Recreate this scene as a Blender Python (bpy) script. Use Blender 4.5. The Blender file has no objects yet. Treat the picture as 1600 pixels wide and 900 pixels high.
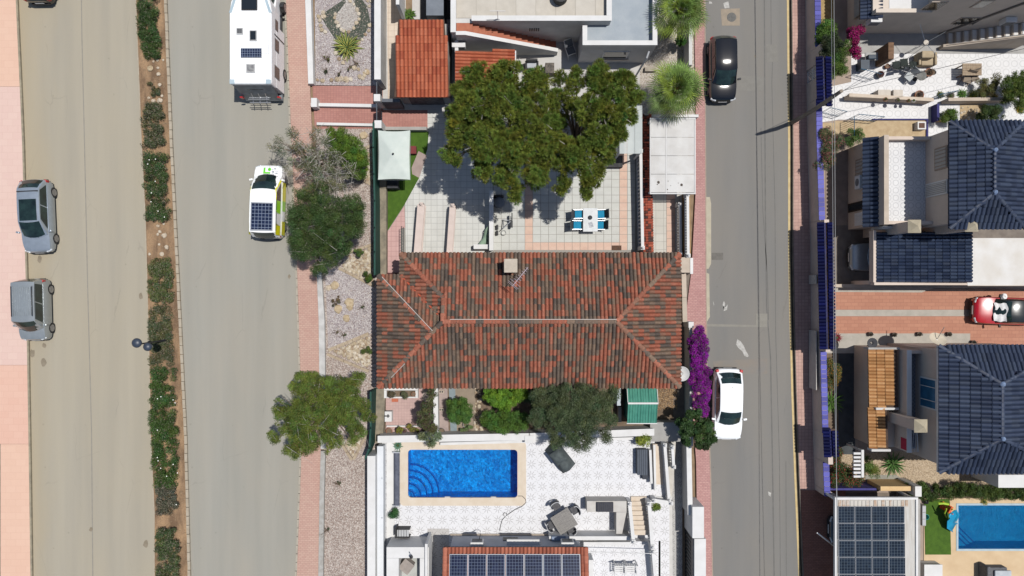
import bpy, math, random
import numpy as np
from mathutils import Vector, Matrix
random.seed(11)
RNG = np.random.default_rng(11)
C = bpy.context.scene.collection
SCN = bpy.context.scene
R = math.radians

# ------------------------------------------------------------ camera, sun, sky
S, H = 26.0, 42.3            # photo pixels per metre on the ground, height of the drone
cd = bpy.data.cameras.new('camera'); cam = bpy.data.objects.new('camera', cd); C.objects.link(cam)
cam.location = (0, 0, H); cam.rotation_euler = (0, 0, 0)
cd.sensor_width = 36.0; cd.lens = 36.0 * (S * H) / 1600.0
cd.clip_start = 0.1; cd.clip_end = 3000
SCN.camera = cam
SUNV = Vector((-0.30, -0.115, -1.0))          # direction the light travels
sd = bpy.data.lights.new('sun', 'SUN'); so = bpy.data.objects.new('sun', sd); C.objects.link(so)
sd.energy = 4.7; sd.angle = R(0.53); sd.color = (1.0, 0.965, 0.915)
so.rotation_euler = SUNV.to_track_quat('-Z', 'Y').to_euler(); so.location = (10, 4, 60)
W = bpy.data.worlds.new('World'); SCN.world = W; W.use_nodes = True
nt = W.node_tree; nt.nodes.clear()
sky = nt.nodes.new('ShaderNodeTexSky'); sky.sky_type = 'NISHITA'; sky.sun_disc = False
sky.sun_elevation = math.atan2(1, math.hypot(SUNV.x, SUNV.y)); sky.sun_rotation = math.atan2(-SUNV.x, -SUNV.y)
bgn = nt.nodes.new('ShaderNodeBackground'); bgn.inputs['Strength'].default_value = 0.095
out = nt.nodes.new('ShaderNodeOutputWorld')
nt.links.new(sky.outputs[0], bgn.inputs[0]); nt.links.new(bgn.outputs[0], out.inputs[0])
vs = SCN.view_settings
SCN.display_settings.display_device = 'sRGB'
vs.view_transform = 'Standard'; vs.look = 'None'; vs.exposure = 0.0; vs.gamma = 1.0; vs.use_curve_mapping = False
FL = 1.62                    # how bright a sunlit white sheet renders: photo value / FL = base colour

# ------------------------------------------------------------ coordinates
def K(z): return 1.0 - z / H
def P(u, v, z=0.0):
    """world point whose height is z and which lies on the drone's line of sight at photo position u, v"""
    k = K(z) / S
    return Vector(((u - 800) * k, (450 - v) * k, z))
def P2(u, v, z=0.0):
    p = P(u, v, z); return (p.x, p.y)

# ------------------------------------------------------------ colours and materials
def lin(x):
    x /= 255.0
    return x / 12.92 if x <= 0.04045 else ((x + 0.055) / 1.055) ** 2.4
def sc(r, g, b, f=1.0):
    return tuple(min(0.85, lin(x) / FL * f) for x in (r, g, b)) + (1.0,)
MATS = {}
class NT:
    def __init__(s, name):
        s.m = bpy.data.materials.new(name); s.m.use_nodes = True
        s.t = s.m.node_tree; s.b = s.t.nodes['Principled BSDF']
        s.tc = s.n('ShaderNodeTexCoord'); MATS[name] = s.m
    def n(s, typ, **kw):
        x = s.t.nodes.new(typ)
        for k, v in kw.items():
            if k in x.inputs: x.inputs[k].default_value = v
            else: setattr(x, k, v)
        return x
    def l(s, a, b): s.t.links.new(a, b)
    def coords(s, scale=(1, 1, 1), kind='Object', rot=0.0, loc=(0, 0, 0)):
        mp = s.n('ShaderNodeMapping'); mp.inputs['Scale'].default_value = scale
        mp.inputs['Rotation'].default_value = (0, 0, rot); mp.inputs['Location'].default_value = loc
        s.l(s.tc.outputs[kind], mp.inputs['Vector']); return mp.outputs[0]
    def math(s, op, a, b=None, clamp=False):
        x = s.n('ShaderNodeMath', operation=op, use_clamp=clamp)
        for i, q in enumerate((a, b)):
            if q is None: continue
            if isinstance(q, (int, float)): x.inputs[i].default_value = q
            else: s.l(q, x.inputs[i])
        return x.outputs[0]
    def mix(s, f, a, b, blend='MIX'):
        x = s.n('ShaderNodeMix', data_type='RGBA', blend_type=blend)
        for i, q in ((0, f), (6, a), (7, b)):
            if isinstance(q, (int, float)): x.inputs[i].default_value = q
            elif isinstance(q, tuple): x.inputs[i].default_value = q
            else: s.l(q, x.inputs[i])
        return x.outputs[2]
    def noise(s, vec, scale, detail=4, rough=0.55):
        x = s.n('ShaderNodeTexNoise'); x.inputs['Scale'].default_value = scale
        x.inputs['Detail'].default_value = detail; x.inputs['Roughness'].default_value = rough
        s.l(vec, x.inputs['Vector']); return x.outputs[0]
    def ramp(s, f, lo, hi):
        x = s.n('ShaderNodeMapRange'); x.inputs[1].default_value = lo; x.inputs[2].default_value = hi
        s.l(f, x.inputs[0]); return x.outputs[0]
    def bump(s, h, strength, dist=0.02):
        x = s.n('ShaderNodeBump'); x.inputs['Strength'].default_value = strength; x.inputs['Distance'].default_value = dist
        s.l(h, x.inputs['Height']); s.l(x.outputs[0], s.b.inputs['Normal'])
    def fin(s, col, rough=0.85, spec=0.3, metal=0.0):
        if isinstance(col, tuple): s.b.inputs['Base Color'].default_value = col
        else: s.l(col, s.b.inputs['Base Color'])
        s.b.inputs['Roughness'].default_value = rough; s.b.inputs['Metallic'].default_value = metal
        s.b.inputs['Specular IOR Level'].default_value = spec
        return s.m

def mat(name, a, b=None, scale=2.0, detail=5, rough=0.85, spec=0.3, metal=0.0, stretch=(1, 1, 1), bump=0.0, bscale=40, fine=0.0, lo=.35, hi=.65, bdist=0.02):
    if name in MATS: return MATS[name]
    t = NT(name); col = a
    vec = t.coords(stretch)
    if b is not None:
        col = t.mix(t.ramp(t.noise(vec, scale, detail), lo, hi), a, b)
    if fine:
        f = t.ramp(t.noise(t.coords(), 55, 3, .7), .25, .75)
        col = t.mix(fine, col, t.mix(f, (.25, .25, .25, 1), (1, 1, 1, 1)), 'MULTIPLY')
    if bump: t.bump(t.noise(t.coords(), bscale, 4, .6), bump, bdist)
    return t.fin(col, rough, spec, metal)

def pavers(name, a, b, mortar, w, h, off=0.5, rough=0.9, rot=0.0, msize=0.06, big=0.6, stain=None, fine=.35):
    t = NT(name)
    br = t.n('ShaderNodeTexBrick', offset=off)
    br.inputs['Color1'].default_value = a; br.inputs['Color2'].default_value = b; br.inputs['Mortar'].default_value = mortar
    br.inputs['Scale'].default_value = 1.0; br.inputs['Brick Width'].default_value = w; br.inputs['Row Height'].default_value = h
    br.inputs['Mortar Size'].default_value = msize * h; br.inputs['Mortar Smooth'].default_value = .3
    t.l(t.coords(rot=rot), br.inputs['Vector'])
    n1 = t.ramp(t.noise(t.coords(), big, 5), .3, .7)
    st = stain or (.72, .66, .62, 1)
    col = t.mix(n1, br.outputs[0], t.mix(.55, br.outputs[0], st, 'MULTIPLY'))
    f = t.ramp(t.noise(t.coords(), 45, 3, .7), .3, .7)
    col = t.mix(fine, col, t.mix(f, (.45, .45, .45, 1), (1, 1, 1, 1)), 'MULTIPLY')
    t.bump(br.outputs[1], -0.4, 0.01)
    return t.fin(col, rough, .2)

def gravel(name, cols, scale=22.0, rough=0.95):
    t = NT(name)
    v = t.n('ShaderNodeTexVoronoi'); v.inputs['Scale'].default_value = scale
    t.l(t.coords(), v.inputs['Vector'])
    cr = t.n('ShaderNodeValToRGB'); cr.color_ramp.interpolation = 'CONSTANT'
    e = cr.color_ramp.elements
    for i, c in enumerate(cols):
        if i < 2: e[i].position = i / len(cols); e[i].color = c
        else:
            q = e.new(i / len(cols)); q.color = c
    sep = t.n('ShaderNodeSeparateColor'); t.l(v.outputs['Color'], sep.inputs[0]); t.l(sep.outputs[0], cr.inputs[0])
    edge = t.ramp(v.outputs['Distance'], .25, .75)
    col = t.mix(edge, cr.outputs[0], t.mix(.5, cr.outputs[0], (.3, .28, .26, 1), 'MULTIPLY'))
    n1 = t.ramp(t.noise(t.coords(), .7, 5), .3, .7)
    col = t.mix(n1, col, t.mix(.4, col, (.66, .62, .6, 1), 'MULTIPLY'))
    t.bump(v.outputs['Distance'], -0.8, 0.03)
    return t.fin(col, rough, .15)

def leafmat(name, rough=.6, trans=.18):
    t = NT(name)
    a = t.n('ShaderNodeAttribute', attribute_name='col')
    t.l(a.outputs[0], t.b.inputs['Base Color']); t.b.inputs['Roughness'].default_value = rough
    t.b.inputs['Specular IOR Level'].default_value = .25
    tr = t.n('ShaderNodeBsdfTranslucent'); t.l(a.outputs[0], tr.inputs[0])
    ms = t.n('ShaderNodeMixShader'); ms.inputs[0].default_value = trans
    t.l(t.b.outputs[0], ms.inputs[1]); t.l(tr.outputs[0], ms.inputs[2])
    t.l(ms.outputs[0], t.t.nodes['Material Output'].inputs[0])
    return t.m
def attrmat(name, rough=.8, spec=.3, fine=.35, scale=30, bump=0.0):
    t = NT(name)
    a = t.n('ShaderNodeAttribute', attribute_name='col')
    f = t.ramp(t.noise(t.coords(), scale, 4, .65), .3, .7)
    col = t.mix(fine, a.outputs[0], t.mix(f, (.4, .4, .4, 1), (1.15, 1.15, 1.15, 1)), 'MULTIPLY')
    if bump: t.bump(f, bump, .01)
    return t.fin(col, rough, spec)

# ------------------------------------------------------------ mesh builder (world coordinates, or local with loc=False)
class MB:
    def __init__(s): s.v = []; s.f = []; s.c = []; s.cur = None
    def add(s, vs_, fs):
        o = len(s.v); s.v += [tuple(p) for p in vs_]; s.f += [tuple(i + o for i in f) for f in fs]
        if s.cur is not None: s.c += [s.cur] * len(fs)
        return s
    def box(s, x0, y0, z0, x1, y1, z1):
        x0, x1 = sorted((x0, x1)); y0, y1 = sorted((y0, y1)); z0, z1 = sorted((z0, z1))
        return s.add([(x0,y0,z0),(x1,y0,z0),(x1,y1,z0),(x0,y1,z0),(x0,y0,z1),(x1,y0,z1),(x1,y1,z1),(x0,y1,z1)],
              [(3,2,1,0),(4,5,6,7),(0,1,5,4),(1,2,6,5),(2,3,7,6),(3,0,4,7)])
    def obox(s, c, half, rot=0.0, tilt=0.0):
        """box round c with half sizes, turned about z by rot, tilted about its x axis"""
        M = Matrix.Translation(c) @ Matrix.Rotation(rot, 4, 'Z') @ Matrix.Rotation(tilt, 4, 'X')
        a, b, d = half
        q = [M @ Vector(p) for p in ((-a,-b,-d),(a,-b,-d),(a,b,-d),(-a,b,-d),(-a,-b,d),(a,-b,d),(a,b,d),(-a,b,d))]
        return s.add(q, [(3,2,1,0),(4,5,6,7),(0,1,5,4),(1,2,6,5),(2,3,7,6),(3,0,4,7)])
    def prism(s, pts, z0, z1):
        n = len(pts)
        if sum(pts[i][0]*pts[(i+1)%n][1]-pts[(i+1)%n][0]*pts[i][1] for i in range(n)) < 0: pts = pts[::-1]
        z0s = z0 if isinstance(z0, (list, tuple)) else [z0]*n; z1s = z1 if isinstance(z1, (list, tuple)) else [z1]*n
        vv = [(p[0],p[1],z0s[i]) for i,p in enumerate(pts)] + [(p[0],p[1],z1s[i]) for i,p in enumerate(pts)]
        ff = [tuple(range(n-1,-1,-1)), tuple(range(n,2*n))] + [(i,(i+1)%n,n+(i+1)%n,n+i) for i in range(n)]
        return s.add(vv, ff)
    def sheet(s, pts, z):
        n = len(pts)
        if sum(pts[i][0]*pts[(i+1)%n][1]-pts[(i+1)%n][0]*pts[i][1] for i in range(n)) < 0: pts = pts[::-1]
        return s.add([(p[0],p[1],z) for p in pts], [tuple(range(n))])
    def poly(s, pts): return s.add(pts, [tuple(range(len(pts)))])
    def slab(s, pts, th):
        """3-D polygon thickened straight down by th"""
        n = len(pts); lo = [(p[0],p[1],p[2]-th) for p in pts]
        a = sum(pts[i][0]*pts[(i+1)%n][1]-pts[(i+1)%n][0]*pts[i][1] for i in range(n))
        if a < 0: pts = pts[::-1]; lo = lo[::-1]
        return s.add(list(lo)+[tuple(p) for p in pts], [tuple(range(n-1,-1,-1)), tuple(range(n,2*n))]+[(i,(i+1)%n,n+(i+1)%n,n+i) for i in range(n)])
    def tube(s, pts, r, seg=6, cap=True):
        pts = [Vector(p) for p in pts]; n = len(pts)
        rs = r if isinstance(r, (list, tuple)) else [r]*n
        vv = []
        for i, p in enumerate(pts):
            d = (pts[min(i+1,n-1)] - pts[max(i-1,0)]).normalized()
            a = d.cross(Vector((0,0,1)))
            if a.length < 1e-3: a = Vector((1,0,0))
            a.normalize(); b = d.cross(a)
            for j in range(seg):
                t = 2*math.pi*j/seg; vv.append(p + (a*math.cos(t) + b*math.sin(t))*rs[i])
        ff = [(i*seg+j, i*seg+(j+1)%seg, (i+1)*seg+(j+1)%seg, (i+1)*seg+j) for i in range(n-1) for j in range(seg)]
        if cap: ff += [tuple(range(seg-1,-1,-1)), tuple((n-1)*seg+j for j in range(seg))]
        return s.add(vv, ff)
    def lathe(s, cx, cy, prof, seg=12, cap=True):
        vv = [(cx+r*math.cos(2*math.pi*j/seg), cy+r*math.sin(2*math.pi*j/seg), z) for r, z in prof for j in range(seg)]
        n = len(prof)
        ff = [(i*seg+j, i*seg+(j+1)%seg, (i+1)*seg+(j+1)%seg, (i+1)*seg+j) for i in range(n-1) for j in range(seg)]
        if cap: ff += [tuple(range(seg-1,-1,-1)), tuple((n-1)*seg+j for j in range(seg))]
        return s.add(vv, ff)
    def grid(s, fn, nu, nv, close=False):
        vv = [fn(i/nu, j/nv) for i in range(nu+1) for j in range(nv+1)]
        ff = [(i*(nv+1)+j, (i+1)*(nv+1)+j, (i+1)*(nv+1)+j+1, i*(nv+1)+j+1) for i in range(nu) for j in range(nv)]
        return s.add(vv, ff)
    def rock(s, c, r, flat=.6, seg=7, rnd=random):
        rings = 4; vv = []; ph = rnd.random()*6
        for i in range(rings+1):
            t = math.pi*i/rings
            for j in range(seg):
                q = 2*math.pi*j/seg + ph
                k = r*(.78+.4*rnd.random())
                vv.append((c[0]+k*math.sin(t)*math.cos(q), c[1]+k*math.sin(t)*math.sin(q), c[2]+k*flat*math.cos(t)))
        ff = [(i*seg+j, (i+1)*seg+j, (i+1)*seg+(j+1)%seg, i*seg+(j+1)%seg) for i in range(rings) for j in range(seg)]
        return s.add(vv, ff)
    # photo-position helpers: the outline is seen at height zr
    def pb(s, u0, v0, u1, v1, z0, z1, zr=None):
        zr = z1 if zr is None else zr
        a = P(u0, v0, zr); b = P(u1, v1, zr)
        return s.box(a.x, a.y, z0, b.x, b.y, z1)
    def pp(s, pts, z0, z1, zr=None):
        zr = z1 if zr is None else zr
        return s.prism([P2(u, v, zr) for u, v in pts], z0, z1)
    def ps(s, pts, z): return s.sheet([P2(u, v, z) for u, v in pts], z)
    def pt(s, pts, r, seg=6): return s.tube([P(*q) for q in pts], r, seg)
    def build(s, name, m, parent=None, smooth=False, bevel=0.0, local=False, kind=None, bseg=2):
        me = bpy.data.meshes.new(name); o = bpy.data.objects.new(name, me); C.objects.link(o)
        v = np.array(s.v, dtype=float) if s.v else np.zeros((0, 3))
        if not local:
            if parent is not None:
                q = parent; off = Vector((0, 0, 0))
                while q is not None: off += q.location; q = q.parent
                v = v - np.array(off)
            else:
                off = np.array(((v[:,0].min()+v[:,0].max())/2, (v[:,1].min()+v[:,1].max())/2, v[:,2].min()))
                v = v - off; o.location = off
        me.from_pydata(v.tolist(), [], s.f)
        if s.c:
            ca = me.color_attributes.new('col', 'FLOAT_COLOR', 'CORNER')
            lt = np.array([len(f) for f in s.f]); cc = np.repeat(np.array(s.c, dtype=np.float32), lt, axis=0)
            ca.data.foreach_set('color', cc.ravel())
        me.materials.append(m)
        if smooth:
            me.polygons.foreach_set('use_smooth', [True]*len(me.polygons))
            try: me.set_sharp_from_angle(angle=R(40))
            except Exception: pass
        me.update()
        if parent is not None: o.parent = parent
        if bevel:
            b = o.modifiers.new('bevel', 'BEVEL'); b.width = bevel; b.segments = bseg; b.limit_method = 'ANGLE'; b.angle_limit = R(35)
        if kind: o['kind'] = kind
        return o

def tag(o, label, cat, group=None):
    o['label'] = label; o['category'] = cat
    if group: o['group'] = group
    return o
def thing(name, label, cat, loc, group=None, rz=0.0):
    o = bpy.data.objects.new(name, None); C.objects.link(o); o.empty_display_size = .2
    o.location = loc; o.rotation_euler = (0, 0, rz)
    return tag(o, label, cat, group)
def struct(name, mb, m, **k):
    return mb.build(name, m, kind='structure', **k)
def link_copy(src, parent=None):
    c = src.copy(); C.objects.link(c)
    if parent is not None: c.parent = parent
    return c
def copy_tree(root, loc=None, rz=None, label=None, parent=None):
    c = link_copy(root, parent)
    if loc is not None: c.location = loc
    if rz is not None: c.rotation_euler = (0, 0, rz)
    if label: c['label'] = label
    for ch in list(root.children): copy_tree(ch, parent=c)
    return c
def part_at(name, me, parent, loc, rz=0.0, scale=None):
    o = bpy.data.objects.new(name, me); C.objects.link(o); o.parent = parent
    o.location = loc; o.rotation_euler = (0, 0, rz)
    if scale: o.scale = scale
    return o
def lerp(a, b, t): return a + (b - a) * t
def interp(poly, v):
    """u of a polyline [(v,u),...] at v"""
    for (v0, u0), (v1, u1) in zip(poly, poly[1:]):
        if v <= v1 or (v1, u1) == poly[-1]: return u0 + (u1-u0)*(v-v0)/(v1-v0)

# ------------------------------------------------------------ foliage
def leaf_mesh(name, m, parent, pos, nrm, length, width, col, rng=RNG, smooth=False):
    """one small diamond leaf per row of pos"""
    n = len(pos)
    r = rng.normal(size=(n, 3)); t = np.cross(nrm, r); t /= np.linalg.norm(t, axis=1, keepdims=True) + 1e-9
    b = np.cross(nrm, t); b /= np.linalg.norm(b, axis=1, keepdims=True) + 1e-9
    l = (np.broadcast_to(length, (n,)))[:, None]; w = (np.broadcast_to(width, (n,)))[:, None]
    v = np.stack([pos - t*l*.5, pos + b*w*.5 - t*l*.08, pos + t*l*.5, pos - b*w*.5 - t*l*.08], axis=1).reshape(-1, 3)
    return raw_quads(name, m, parent, v, col)
def raw_quads(name, m, parent, v, col):
    n = len(v)//4
    off = np.zeros(3)
    q = parent
    while q is not None: off = off + np.array(q.location); q = q.parent
    me = bpy.data.meshes.new(name); o = bpy.data.objects.new(name, me); C.objects.link(o)
    if parent is None:
        off = np.array(((v[:,0].min()+v[:,0].max())/2, (v[:,1].min()+v[:,1].max())/2, v[:,2].min())); o.location = off
    v = v - off
    me.vertices.add(n*4); me.loops.add(n*4); me.polygons.add(n)
    me.vertices.foreach_set('co', v.astype(np.float32).ravel())
    me.loops.foreach_set('vertex_index', np.arange(n*4, dtype=np.int32))
    me.polygons.foreach_set('loop_start', np.arange(0, n*4, 4, dtype=np.int32))
    ca = me.color_attributes.new('col', 'FLOAT_COLOR', 'CORNER')
    cc = np.ones((n, 4), np.float32); cc[:, :3] = col
    ca.data.foreach_set('color', np.repeat(cc, 4, axis=0).ravel())
    me.materials.append(m); me.update(calc_edges=True); me.validate()
    if parent is not None: o.parent = parent
    return o
def cloud(clumps, n, shell=.5, up=.35, jitter=.8, rng=RNG, top=0.0):
    cl = np.array(clumps, float)
    w = cl[:, 3]*cl[:, 4]; idx = rng.choice(len(cl), n, p=w/w.sum()); c = cl[idx]
    d = rng.normal(size=(n, 3)); d[:, 2] = np.where(rng.random(n) < top, abs(d[:, 2]), d[:, 2])
    d /= np.linalg.norm(d, axis=1, keepdims=True)
    r = (shell + (1-shell)*rng.random(n)**.7)[:, None]
    pos = c[:, :3] + d*r*c[:, 3:6]
    nr = d*.7 + rng.normal(size=(n, 3))*jitter*.6; nr[:, 2] += up
    nr /= np.linalg.norm(nr, axis=1, keepdims=True)
    return pos, nr, idx
def tints(idx, n, base, var=.25, clump=.18, hue=.12, rng=RNG, alt=None, altp=0.0):
    base = np.array(base[:3]); m = idx.max()+1
    ck = 1 + rng.normal(size=m)*clump; ch = rng.normal(size=m)*hue
    k = (ck[idx] * (1 + (rng.random(n)-.5)*2*var)).clip(.35, 1.9)
    col = base[None, :]*k[:, None]
    col[:, 0] *= (1+ch[idx]); col[:, 2] *= (1-ch[idx]*.6)
    if alt is not None:
        a = rng.random(n) < altp; col[a] = np.array(alt[:3])*(.7+.6*rng.random(a.sum()))[:, None]
    return col.clip(.004, .8)
def hedge_clumps(pts, z0, z1, r, rng=random, n=60):
    """clumps filling a photo-space box list [(u0,v0,u1,v1)]"""
    o = []
    for (u0, v0, u1, v1) in pts:
        for _ in range(n):
            u = rng.uniform(u0, u1); v = rng.uniform(v0, v1); rr = r*rng.uniform(.7, 1.25); z = rng.uniform(z0, z1)
            p = P(u, v, z); o.append((p.x, p.y, z, rr, rr, rr*.85))
    return o
LEAF = leafmat('leaf'); ATTR = attrmat('varied_clay', .8, .25, .4, 26); STONE = attrmat('rough_stone', .95, .15, .5, 18, .3)
BARK = mat('bark', (.12, .085, .06, 1), (.2, .15, .11, 1), 9, stretch=(1, 1, .3), bump=.5, bscale=25)
# ============================================================ GROUND, ROADS, PAVEMENTS
PA = [(-90,25),(0,27),(130,33),(225,37),(450,43),(570,45),(690,47),(900,50),(990,51)]          # edge of the far-left pavement
PB = [(-90,211),(0,214),(225,223),(340,229),(450,232),(560,235),(675,237),(800,243),(900,243),(990,243)]  # median, left
PC = [(-90,259),(0,262),(225,271),(450,282),(675,293),(900,299),(990,301)]                     # median, right kerb
PD = [(-90,442),(0,445),(150,451),(225,454),(330,459),(430,463),(560,467),(650,469),(720,469),(850,464),(900,462),(990,459)]
PE = [(-90,477),(0,480),(130,485),(200,488),(330,492),(425,497),(560,500),(650,502),(720,502),(900,498),(990,496)]
PF = [(-90,1100),(0,1101),(225,1102),(450,1103),(620,1105),(740,1110),(900,1113),(990,1114)]  # right street, left kerb
PG = [(-90,1229),(0,1231),(225,1233),(390,1233),(500,1235),(615,1238),(730,1242),(900,1249),(990,1252)]
PH = [(-90,1255),(0,1257),(225,1260),(390,1265),(560,1266),(640,1268),(720,1270),(765,1272),(900,1274),(990,1276)]   # foot of the right wall
def strip(pl, pr, v0, v1, du0=0, du1=0):
    vs_ = sorted({v0, v1} | {v for v, _ in pl if v0 < v < v1} | {v for v, _ in pr if v0 < v < v1})
    return [(interp(pl, v)+du0, v) for v in vs_] + [(interp(pr, v)+du1, v) for v in reversed(vs_)]
far = [(v, -500) for v in (-90, 990)]
def rects_minus(x0, y0, x1, y1, holes):
    """split a rectangle round rectangular holes whose x ranges do not overlap"""
    o = []; x = x0
    for hx0, hy0, hx1, hy1 in sorted(holes):
        o += [(x, y0, hx0, y1), (hx0, y0, hx1, hy0), (hx0, hy1, hx1, y1)]; x = hx1
    return o + [(x, y0, x1, y1)]
ZT = 0.5                                            # height of the south house's pool terrace
ph = (P(637,778,ZT).x, P(637,778,ZT).y, P(809,702,ZT).x, P(809,702,ZT).y)       # pool openings
qh = (P(1498,858,0.1).x, P(1498,858,0.1).y, P(1640,790,0.1).x, P(1640,790,0.1).y)
g = MB()
for r in rects_minus(-600, -600, 600, 600, [ph, qh]): g.sheet([(r[0],r[1]),(r[2],r[1]),(r[2],r[3]),(r[0],r[3])], -0.05)
struct('ground', g, mat('dry_soil', sc(176,150,120), sc(140,118,94), 1.2, bump=.4, bscale=14, fine=.4))

def road_mat(name, a, b, tint, edge=.5, dust=0.0, x0=0.0):
    t = NT(name)
    n1 = t.ramp(t.noise(t.coords((.55, .03, 1)), 1.6, 4), .35, .65)
    n2 = t.ramp(t.noise(t.coords((.16, .05, 1)), 2.2, 6), .35, .65)
    col = t.mix(n1, a, b); col = t.mix(t.math('MULTIPLY', n2, edge), col, tint)
    if dust:                                           # sandy dust that settles along the left kerb
        sep = t.n('ShaderNodeSeparateXYZ'); t.l(t.coords(), sep.inputs[0])
        d = t.ramp(t.math('ADD', sep.outputs[0], t.math('MULTIPLY', t.noise(t.coords((1, .25, 1)), .9, 5), -2.2)), x0+1.0, x0-1.2)
        col = t.mix(t.math('MULTIPLY', d, dust, True), col, sc(192,176,146))
    f = t.ramp(t.noise(t.coords(), 38, 3, .75), .25, .75)
    col = t.mix(.24, col, t.mix(f, (.45, .45, .45, 1), (1.1, 1.1, 1.1, 1)), 'MULTIPLY')
    v = t.n('ShaderNodeTexVoronoi'); v.inputs['Scale'].default_value = .8; t.l(t.coords(), v.inputs['Vector'])
    spot = t.ramp(t.math('ADD', v.outputs['Distance'], t.math('MULTIPLY', t.noise(t.coords(), 9, 4), .16)), .135, .1)
    col = t.mix(t.math('MULTIPLY', spot, .3), col, t.mix(1, col, (.5, .48, .45, 1), 'MULTIPLY'))
    cv = t.n('ShaderNodeTexVoronoi', feature='DISTANCE_TO_EDGE'); cv.inputs['Scale'].default_value = .3
    wob = t.n('ShaderNodeTexNoise'); wob.inputs['Scale'].default_value = 1.4; wob.inputs['Detail'].default_value = 5; t.l(t.coords((1, .6, 1)), wob.inputs['Vector'])
    t.l(t.mix(.35, t.coords((1, .45, 1)), wob.outputs['Color'], 'ADD'), cv.inputs['Vector'])
    ck = t.math('MULTIPLY', t.ramp(cv.outputs['Distance'], .006, .002), t.ramp(t.noise(t.coords(), .35, 3), .5, .58))
    col = t.mix(t.math('MULTIPLY', ck, .14, True), col, (.07, .065, .06, 1))
    t.bump(t.noise(t.coords(), 60, 3, .7), .35, .01)
    return t.fin(col, .92, .2)
RL = road_mat('pale_worn_asphalt', sc(189,181,163), sc(178,171,155), sc(192,181,157), .5, .75, -3.9)
RM = road_mat('pale_grey_asphalt', sc(178,175,164), sc(168,166,156), sc(184,176,160))
RR = road_mat('grey_asphalt', sc(136,135,132), sc(144,142,138), sc(152,146,136), .6)
m = MB(); m.ps(strip(PA, PB, -90, 990), 0.0); road = struct('road', m, RL)
m = MB(); m.ps(strip(PC, PD, -90, 990), 0.0); struct('road', m, RM)
m = MB(); m.ps(strip(PF, PG, -90, 990, 0, 4), 0.0); struct('road', m, RR)
# joints, patches, stains lying on the tarmac
TARM = mat('dark_tarmac', sc(122,118,112), sc(136,132,125), 5, fine=.4)
SEAM = mat('seam_tarmac', sc(160,154,142), sc(170,164,151), 3, fine=.3)
SEAM2 = mat('seam_tarmac_dark', sc(122,120,116), sc(133,131,127), 3, fine=.3)
def path_strip(pts, w, z, m_, name='road_seam'):
    q = MB(); q.ps([(u-w/2, v) for u, v in pts] + [(u+w/2, v) for u, v in reversed(pts)], z); return struct(name, q, m_)
path_strip([(126,-90),(128,60),(132,225),(137,450),(143,675),(145,900),(146,990)], 1.6, .004, SEAM)
for pts, w in (([(1194,-90),(1195,160),(1196,330),(1198,480),(1204,560),(1207,720),(1211,990)], 2.0), ([(1204,-90),(1205,70),(1208,74),(1206,130),(1211,330),(1212,520),(1218,720),(1220,990)], 1.0), ([(1189,200),(1192,330),(1199,430),(1201,500)], 1.0), ([(1228,720),(1229,990)], 1.0)):
    path_strip(pts, w, .004, SEAM2)
for pts, m_ in (([(1126,14),(1156,13),(1156,40),(1128,40)], 'P'), ([(1181,490),(1199,490),(1199,511),(1181,511)], 'L'), ([(1104,506),(1181,508),(1181,511),(1104,510)], 'L'),
                ([(1112,395),(1130,395),(1130,406),(1112,406)], 'D'), ([(1197,69),(1214,70),(1216,96),(1198,97)], 'R'), ([(1150,118),(1193,120),(1193,142),(1150,142)], 'R'), ([(1114,564),(1199,560),(1199,584),(1116,586)], 'S')):
    q = MB(); q.ps(pts, .006)
    struct('road_patch', q, {'P': mat('patch_concrete', sc(186,170,150), sc(170,158,140), 4, fine=.4), 'L': mat('patch_pale', sc(164,160,150), sc(156,152,142), 3, fine=.3), 'D': TARM,
        'R': mat('patch_grey', sc(152,149,142), sc(144,141,134), 3, fine=.3), 'S': mat('patch_stain', sc(158,148,136), sc(150,146,140), 1.2, fine=.35)}[m_])
q = MB(); c = P(1143, 27); q.lathe(c.x, c.y, [(.28,.0),(.28,.014),(.24,.018)], 18); q.obox((c.x, c.y, .02), (.2,.012,.004)); q.obox((c.x, c.y, .02), (.012,.2,.004))
tag(q.build('manhole_cover', mat('iron_cover', sc(112,110,104), sc(90,90,88), 20, rough=.6)), 'round iron manhole cover in a square concrete patch of the street', 'manhole cover')
WP = mat('paint_splash', sc(222,220,214), sc(190,187,180), 6, fine=.3)
for pts in ([(1152,530),(1157,533),(1162,540),(1165,547),(1170,556),(1168,558),(1163,556),(1160,549),(1153,543),(1150,538)], [(1131,470),(1133,474),(1131,485),(1129,476)], [(1129,478),(1134,480),(1137,475),(1136,484),(1131,486)], [(1114,470),(1116,476),(1115,478)],
            [(1200,768),(1205,770),(1204,776),(1201,774)], [(1108,2),(1112,3),(1113,6),(1108,6)], [(1130,5),(1138,2),(1140,12),(1132,13)]):
    q = MB(); q.ps(pts, .0075); struct('paint_stain', q, WP)
OIL = mat('oil_stain', sc(150,138,118), sc(164,152,132), 3, fine=.3)
for (u, v, r) in ((50,552,6),(68,567,7),(69,540,4),(142,827,4),(228,850,6),(220,463,5),(452,432,3),(1298,0,1),(1180,88,2),(62,405,5)):
    q = MB(); q.ps([(u+r*(.7+.5*random.random())*math.cos(a*.7)*.7, v+r*(.8+.5*random.random())*math.sin(a*.7)) for a in range(9)], .008); struct('oil_stain', q, OIL)

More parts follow.
